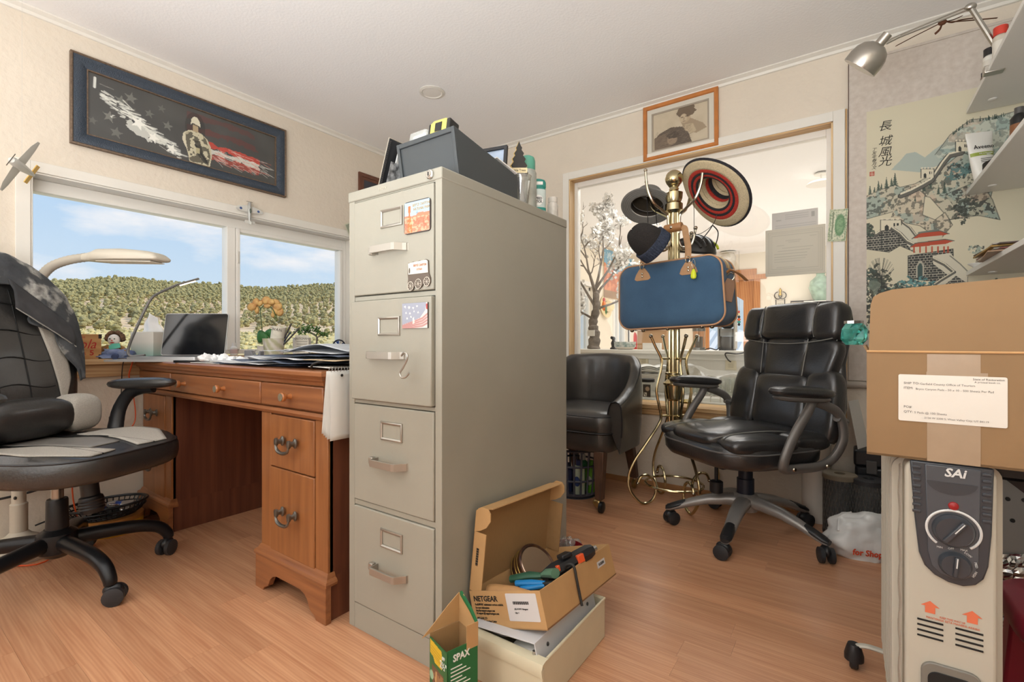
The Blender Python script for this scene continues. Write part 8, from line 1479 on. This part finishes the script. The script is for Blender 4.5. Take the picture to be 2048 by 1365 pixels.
# ================================================================ oil heater and carton
m_ht = M('heater_putty', (184, 179, 165), .4); m_hp = M('heater_dark', (56, 60, 66), .32, coat=.3)
HX, HY = .150, 1.150; ht_ = thing('oil_heater', 'putty-coloured oil-filled radiator heater under the carton', 'heater', (HX, HY, 0))
HWd = .062; HZ0, HZ1 = .055, .648
pp = rrect(2 * HWd, HZ1 - HZ0, .022, 6, c=(0, (HZ0 + HZ1) / 2)); FM = Matrix(((1, 0, 0, 0), (0, 0, 1, 0), (0, 1, 0, 0), (0, 0, 0, 1)))
MB(FM).prism(pp, 0, .05).build('front_housing', m_ht, ht_, bev=.006, bseg=3)
for k in range(9):
    y = .058 + .042 * k; rs = []
    for yy, gx, gz in ((-.008, .012, .012), (-.005, 0, 0), (.005, 0, 0), (.008, .012, .012)): rs.append([(x, y + yy, z_) for x, z_ in rrect(2 * (.078 - gx), (.64 - .075) - 2 * gz, .025, 5, c=(0, .358))])
    MB().rings(rs).build('fin', m_ht, ht_, smooth=40)
for z_ in (.13, .58): MB().cyl((0, .05, z_), (0, .42, z_), .022, seg=14).build('oil_tube', m_ht, ht_)
def hp(x, z_): return (x, z_)
pan = [(-.055, .646), (.057, .646), (.054, .53), (.050, .475), (.044, .452), (.034, .439), (.018, .432), (-.002, .434), (-.020, .442), (-.034, .456), (-.042, .478), (-.048, .54)]
MB(Matrix(((1, 0, 0, 0), (0, 0, 1, -.006), (0, 1, 0, 0), (0, 0, 0, 1)))).prism(pan, 0, .008).build('control_panel', m_hp, ht_, bev=.003)
pl2 = [(-.034, .642), (.040, .642), (.037, .48), (.032, .456), (.020, .446), (.004, .443), (-.014, .448), (-.025, .46), (-.030, .485)]
cp_ = MB(Matrix(((1, 0, 0, 0), (0, 0, 1, -.0085), (0, 1, 0, 0), (0, 0, 0, 1)))).prism(pl2, 0, .004).build('panel_inset', M('heater_mid', (74, 78, 84), .3, coat=.3), ht_, bev=.0015)
for k in range(8):
    for s in (-1, 1): MB().box(.001 + s * .0465 - .006, -.0085, .632 - .0115 * k, .001 + s * .0465 + .006, -.005, .637 - .0115 * k).build('grip_ridge', m_hp, cp_, bev=.001)
text('SAi', .021, M('badge_white', (214, 214, 212), .35), ht_, FACE((.006, -.0098, .631), '-Y'), bold=.025, shear=.2); 
MB(Matrix(((1, 0, 0, .002), (0, 0, 1, -.0095), (0, 1, 0, .602), (0, 0, 0, 1)))).prism([(-.034 + .068 * t, .012 * (1 if t in (0, 1) else 1)) for t in np.linspace(0, 1, 9)] + [(.034 * math.cos(q), .012 - .022 * math.sin(q)) for q in np.linspace(.15, PI - .15, 10)], 0, .0012).build('name_plate', m_hp, cp_, smooth=0)
MB(TR((.0045, -.0085, .573), rx=90)).lathe([(.0075, 0), (.0065, .003), (.001, .005)], 16).build('power_light', M('red_lens', (150, 34, 36), .25), ht_); text('POWER', .0048, M('badge_white'), ht_, FACE((.0045, -.0092, .5645), '-Y'))
for (x, z_, r_, nm) in ((.004, .530, .029, 'thermostat_dial'), (.006, .470, .0225, 'power_dial')):
    k_ = MB(TR((x, -.0085, z_), rx=90)).lathe([(r_, 0), (r_, .004), (r_ * .9, .010), (r_ * .84, .013), (.001, .013)], 30).build(nm, m_hp, ht_); MB(TR((x, -.0215, z_), ry=35 if r_ > .026 else 5)).box(-r_ * .14, -.007, -r_ * .8, r_ * .14, .0, r_ * .8).build('grip_bar', m_hp, k_, bev=.002); MB(TR((x, -.0285, z_), ry=35 if r_ > .026 else 5)).box(-.0008, -.0006, 0, .0008, 0, r_ * .75).build('pointer', M('badge_white'), k_, smooth=0)
MB().tube([(.004 + .036 * math.cos(q), -.0088, .530 + .0345 * math.sin(q)) for q in np.linspace(R_(-52), R_(232), 40)], .0022, 6).build('dial_ring', M('badge_white'), ht_)
text('MIN', .0045, M('badge_white'), ht_, FACE((-.014, -.0092, .4955), '-Y')); text('MAX', .0045, M('badge_white'), ht_, FACE((.018, -.0092, .498), '-Y'))
for s, q in (('OFF', 100), ('LOW', 52), ('MED', 12), ('HIGH', -24)): text(s, .0048, M('badge_white'), ht_, FACE((.006 + .028 * math.cos(R_(q)), -.0092, .470 + .027 * math.sin(R_(q))), '-Y', q - 90))
for s in (-1, 1):
    for k in range(4): MB().box(s * .026 - .020 + .002, -.0012, .352 - .0098 * k, s * .026 + .020 - .002, .001, .355 - .0098 * k).build('vent_slot', M('slot_black', (24, 24, 24), .7), ht_, smooth=0)
m_ao = M('arrow_orange', (214, 112, 78), .6)
for x in (-.026, .030): MB(Matrix(((1, 0, 0, x), (0, 0, 1, -.0009), (0, 1, 0, .369), (0, 0, 0, 1)))).prism([(-.007, 0), (.007, 0), (.007, .012), (.013, .012), (0, .022), (-.013, .012), (-.007, .012)], 0, .0006).build('arrow_print', m_ao, ht_, smooth=0)
text('KEEP THIS WAY UP', .005, m_ao, ht_, FACE((.004, -.0008, .3655), '-Y'), ext=.0002, sx=.8); text('MANTENGA ESTA MANERA ARRIBA', .005, m_ao, ht_, FACE((.004, -.0008, .3605), '-Y'), ext=.0002, sx=.9)
MB(Matrix(((1, 0, 0, .002), (0, 0, 1, -.006), (0, 1, 0, .252), (0, 0, 0, 1)))).prism(rrect(.082, .060, .018), 0, .007).build('cord_storage', M('heater_grey', (120, 116, 108), .4), ht_, bev=.002); MB(Matrix(((1, 0, 0, .002), (0, 0, 1, -.0075), (0, 1, 0, .248), (0, 0, 0, 1)))).prism(rrect(.064, .040, .014), 0, .002).build('cord_recess', M('slot_black'), ht_, bev=.001)  # cord storage in a darker grey than the housing
MB().grid(lambda u, v: (-.066 - .004 * math.sin(PI * u) + .001 * math.sin(40 * v), .004 + .034 * u, .09 + .54 * v + 0), 5, 30).build('clear_tape', glass_mat('tape_clear', tint=(236, 230, 222), gloss=.14, rough=.1, alpha=.25), ht_, smooth=60)
for y in (.03, .40):
    cb_ = MB().tube(spline([(-.135, y, .058), (-.10, y, .068), (0, y, .060), (.10, y, .068), (.135, y, .058)], 5), .009, 8, flat=.6).build('foot_bar', m_ht, ht_)
    for s in (-1, 1):
        MB(TR((s * .135, y, .04))).lathe([(.014, .025), (.016, .02), (.022, -.002), (.022, -.016), (.001, -.016)], 16).build('caster_housing', m_blk, cb_); MB(TR((s * .135, y, .0205), ry=90)).lathe([(.016, -.01), (.0205, -.006), (.0205, .006), (.016, .01), (.001, .01)], 18).build('caster_wheel', m_blk, cb_)
# carton with its front flap up
m_cx = M('carton_brown', (142, 113, 80), .8, var=.04, vscale=9); m_tp = M('packing_tape', (164, 142, 118), .3, var=.04, vscale=30, coat=.2)
cx_ = thing('shipping_carton', 'large brown shipping carton with white address label on the heater', 'box', (.031, 1.145, .6485), -2.0); cw, cd, chh = .34, .32, .198; q_ = .004
for nm, b in (('front_panel', (0, 0, 0, cw, q_, chh)), ('rear_panel', (0, cd - q_, 0, cw, cd, chh)), ('left_panel', (0, q_, 0, q_, cd - q_, chh)), ('right_panel', (cw - q_, q_, 0, cw, cd - q_, chh)), ('bottom_panel', (0, 0, -.0002, cw, cd, .004))): MB().box(*b).build(nm, m_cx, cx_, smooth=0)
MB(TR((0, 0, chh), rx=-3)).add(*(lambda m: (m.v, m.f))(MB(FM).prism([(.003, 0), (cw, 0), (cw, .135), (.04, .118), (.02, .112), (.010, .105), (.006, .09)], 0, q_))).build('front_flap', m_cx, cx_, smooth=0)
MB(TR((cw, 0, chh), ry=60)).box(0, .01, 0, q_, cd - .01, .14).build('right_flap', m_cx, cx_, smooth=0)
MB(TR((0, 0, chh), ry=-25)).box(-.001, .02, -.012, .003, cd - .02, .012).build('left_flap', m_cx, cx_, smooth=0)
MB(TR((0, cd, chh), rx=-55)).box(.004, -q_, 0, cw - .004, 0, .12).build('rear_flap', m_cx, cx_, smooth=0)
MB().tube([(0, -.001, chh), (cw, -.001, chh)], .0022, 6).build('crease', M('crease_tan', (194, 152, 104), .8), cx_)
MB().box(.088, -.0008, 0, .158, -.0001, chh - .004).build('tape', m_tp, cx_, smooth=0); MB().box(.087, -.0009, .10, .167, -.0002, chh - .036).build('tape', m_tp, cx_, smooth=0)
MB(Matrix(((1, 0, 0, .119), (0, 0, 1, -.0019), (0, 1, 0, .113), (0, 0, 0, 1)))).prism(rrect(.143, .086, .003), 0, .0008).build('address_label', M('label_paper', (222, 216, 206), .6), cx_, smooth=0)
m_bl = M('blurred_ink', (110, 104, 98), .7); m_bd = M('bold_ink', (64, 60, 56), .7)
for s, x, z_, sz, mt in (('SHIP TO:', .055, .140, .0058, m_bd), ('Garfield County Office of Tourism', .078, .1395, .0052, m_bl), ('ITEM:', .055, .131, .0058, m_bd), ('Bryce Canyon Pads - 50 x 10 - 500 Sheets Per Pad', .072, .130, .0050, m_bl), ('PO#', .055, .096, .0058, m_bd), ('QTY:', .055, .087, .0058, m_bd), ('5 Pads @ 100 Sheets', .070, .0865, .0052, m_bl), ('2126 W 2200 S, West Valley City, UT 84119', .084, .078, .0046, m_bl), ('State of Restoration', .148, .151, .0048, m_bd), ('A printed book co.', .150, .146, .0042, m_bl)): text(s, sz, mt, cx_, FACE((x, -.0021, z_), '-Y'), align='LEFT', ext=.0001)
# teal glass ornament at the carton's left rim
tg = thing('teal_glass_block', 'faceted teal glass ornament on the left rim of the carton', 'glass ornament', (.012, 1.275, .6485 + chh + .012), 30)
m_tg = M('teal_glass', (120, 214, 200), .06, trans=.75, ior=1.45, var=.3, vscale=40, col2=(40, 150, 140)); gv = MB()
gv.rings([[(.022 * k_ * (1 + .18 * math.sin(3.1 * i + zz * 200)) * math.cos(2 * PI * i / 9 + zz * 9), .022 * k_ * (1 + .18 * math.cos(2.3 * i + zz * 170)) * math.sin(2 * PI * i / 9 + zz * 9), zz) for i in range(9)] for zz, k_ in ((0, .7), (.012, 1.0), (.034, 1.05), (.046, .75))]); gv.build('block', m_tg, tg, smooth=0)
MB().lathe([(.018, .046), (.018, .052), (.001, .053)], 9).build('silver_cap', m_steel, tg)
# ================================================================ on the floor at the right
wcy = thing('white_bucket', 'tall plain white cylinder standing by the wall behind the office chair', 'bucket', (-.123, 2.733, 0)); MB().lathe([(.058, 0), (.060, .004), (.060, .36), (.062, .364), (.062, .376), (.058, .376), (.001, .376)], 40).build('body', M('bucket_white', (222, 216, 206), .45), wcy)
def lattice(par, r_, h0, h1):
    m = MB(); n = 30
    for s in (1, -1):
        for k in range(n): m.tube([(r_ * math.cos(2 * PI * k / n + s * t * .9), r_ * math.sin(2 * PI * k / n + s * t * .9), h0 + (h1 - h0) * t) for t in np.linspace(0, 1, 9)], .0011, 3, cap=False)
    o = m.build('wire_lattice', M('lattice_grey', (132, 128, 122), .4, .6), par, smooth=0); o['kind'] = 'stuff'
for (x, y, r_, h, lab, c_) in ((-.027, 2.60, .064, .272, 'left mesh-covered filter cylinder with a tan end beside the white bucket', (120, 108, 90)), (.076, 2.59, .060, .268, 'right mesh-covered filter cylinder with a black end beside the heater', (40, 40, 42))):
    t = thing('air_filter', lab, 'filter', (x, y, 0), group='mesh filters by the wall'); MB().lathe([(r_ - .002, .01), (r_ - .002, h - .02)], 36).build('pleats', M('filter_grey', (66, 64, 62), .8, var=.25, vscale=90), t); lattice(t, r_, .012, h - .018); MB().lathe([(r_ + .002, 0), (r_ + .002, .014), (.001, .014)], 36).build('bottom_cap', M('black_lid'), t); MB().lathe([(r_ + .003, h - .022), (r_ + .003, h - .004), (r_, h), (.022, h), (.02, h - .02), (.001, h - .02)], 36).build('top_cap', M('cap_%d' % c_[0], c_, .6), t)
tbx = thing('tool_case', 'black plastic tool case standing by the wall behind the filters', 'case', (.20, 2.735, 0)); MB().box(-.17, -.06, 0, .17, .06, .30).build('body', m_blk, tbx, bev=.012); MB().box(-.175, -.065, .30, .175, .065, .372).build('lid', m_blk, tbx, bev=.010); 
for x in (-.11, .11): MB().box(x - .02, -.072, .27, x + .02, -.06, .33).build('latch', M('grey_plastic'), tbx, bev=.003)
o = MB().box(0, 0, 0, .0012, .15, .22).build('paper_sheet', M('paper_white'), loc=(.040, 2.69, .3725)); o.rotation_euler = (0, R_(-10), R_(-20)); tag(o, 'white sheet of paper standing on the tool case beside the carton', 'paper')
sbm = M('bag_white', (226, 224, 220), .3, var=.05, vscale=12, trans=.12)
sb2 = thing('shopping_bag', 'crumpled white shopping bag with red lettering before the filters', 'plastic bag', (.060, 2.415, 0), 30)
lump(31, .155, .09, .105, .22, 56, 30).build('bag', sbm, sb2, smooth=80)
MB().grid(lambda u, v: (-.10 + .20 * u, .01 + .02 * math.sin(6 * u), .105 + .065 * v * (.6 + .4 * math.sin(PI * u)) * (1 - .5 * (.35 < u < .65 and v > .5)) + .006 * math.sin(17 * u)), 26, 7).build('gathered_top', sbm, sb2, smooth=80, solid=.001)
for k in range(5): MB().tube(spline([(-.12 + .05 * k, -.03, .10), (-.10 + .045 * k, .0, .135), (-.08 + .04 * k, .02, .120)], 4), .006, 6).build('fold', sbm, sb2)
text('for Shopping', .032, M('red_print', (206, 74, 44), .5), sb2, FACE((-.02, -.093, .036), '-Y', -5), bold=.03); text('satisfaction!', .020, M('ink_black'), sb2, FACE((.05, -.093, .012), '-Y', -5))
# dark corner beyond the heater
bin2 = thing('black_storage_tub', 'large black plastic storage tub to the right of the heater', 'tub', (.50, 1.98, 0)); MB().rings([[(x * k, y * k, z_) for x, y in rrect(.50, .62, .06)] for k, z_ in ((.86, 0), (.88, .02), (.98, .52), (1.03, .53), (1.03, .56), (.97, .56), (.86, .06))]).build('body', m_blk, bin2); MB().box(-.19, -.335, .30, .19, -.29, .36).build('handle', m_blk, bin2, bev=.01); MB().rings([[(x * k, y * k, z_) for x, y in rrect(.50, .62, .06)] for k, z_ in ((1.05, .561), (1.05, .585), (.9, .60), (.02, .60))]).build('lid', m_blk, bin2)
mp_ = thing('perforated_sheet', 'perforated steel sheet leaning on the black tub beside the heater', 'sheet', (.375, 1.66, .42), 20, rx=-18); MB().box(-.10, 0, -.10, .10, .004, .12).build('sheet', M('steel_sheet', (120, 122, 124), .35, .8), mp_, bev=.001)
for k in range(12): MB(TR((-.08 + .032 * (k % 6), -.0004, .06 - .05 * (k // 6)), rx=90)).lathe([(.005, 0), (.005, .001), (.001, .001)], 10).build('hole', M('slot_black'), mp_)
fo2 = MB()
def foil(u, v): return (-.05 + .10 * u, .004 * math.sin(23 * v + 5 * u) + .010 * noise.noise(Vector((u * 9, v * 30, 1))), .36 * v)
tag(fo2.grid(foil, 14, 60).build('crumpled_foil', M('foil', (200, 204, 206), .2, 1.0), smooth=0, solid=.001, loc=(.325, 1.605, .002), rot=(0, 0, R_(25))), 'strip of crumpled silver foil standing beside the heater', 'foil')
rs2 = thing('red_stool', 'dark red plastic stool at the lower right edge beside the heater', 'stool', (.450, 1.415, 0)); m_rs = M('red_plastic', (146, 36, 56), .4); MB().rings([[(x * k, y * k, z_) for x, y in rrect(.36, .30, .09, 8)] for k, z_ in ((.94, .275), (.985, .285), (1, .305), (.985, .322), (.93, .330), (.02, .331))]).build('seat', m_rs, rs2, smooth=50)
for sx in (-1, 1):
    for sy in (-1, 1): MB().rings([[(sx * (x0) + a_ * w, sy * y0 + b_ * w, z_) for a_, b_ in ((-1, -1), (1, -1), (1, 1), (-1, 1))] for x0, y0, w, z_ in ((.125, .10, .028, .29), (.150, .118, .020, .0))]).build('leg', m_rs, rs2, bev=.006)
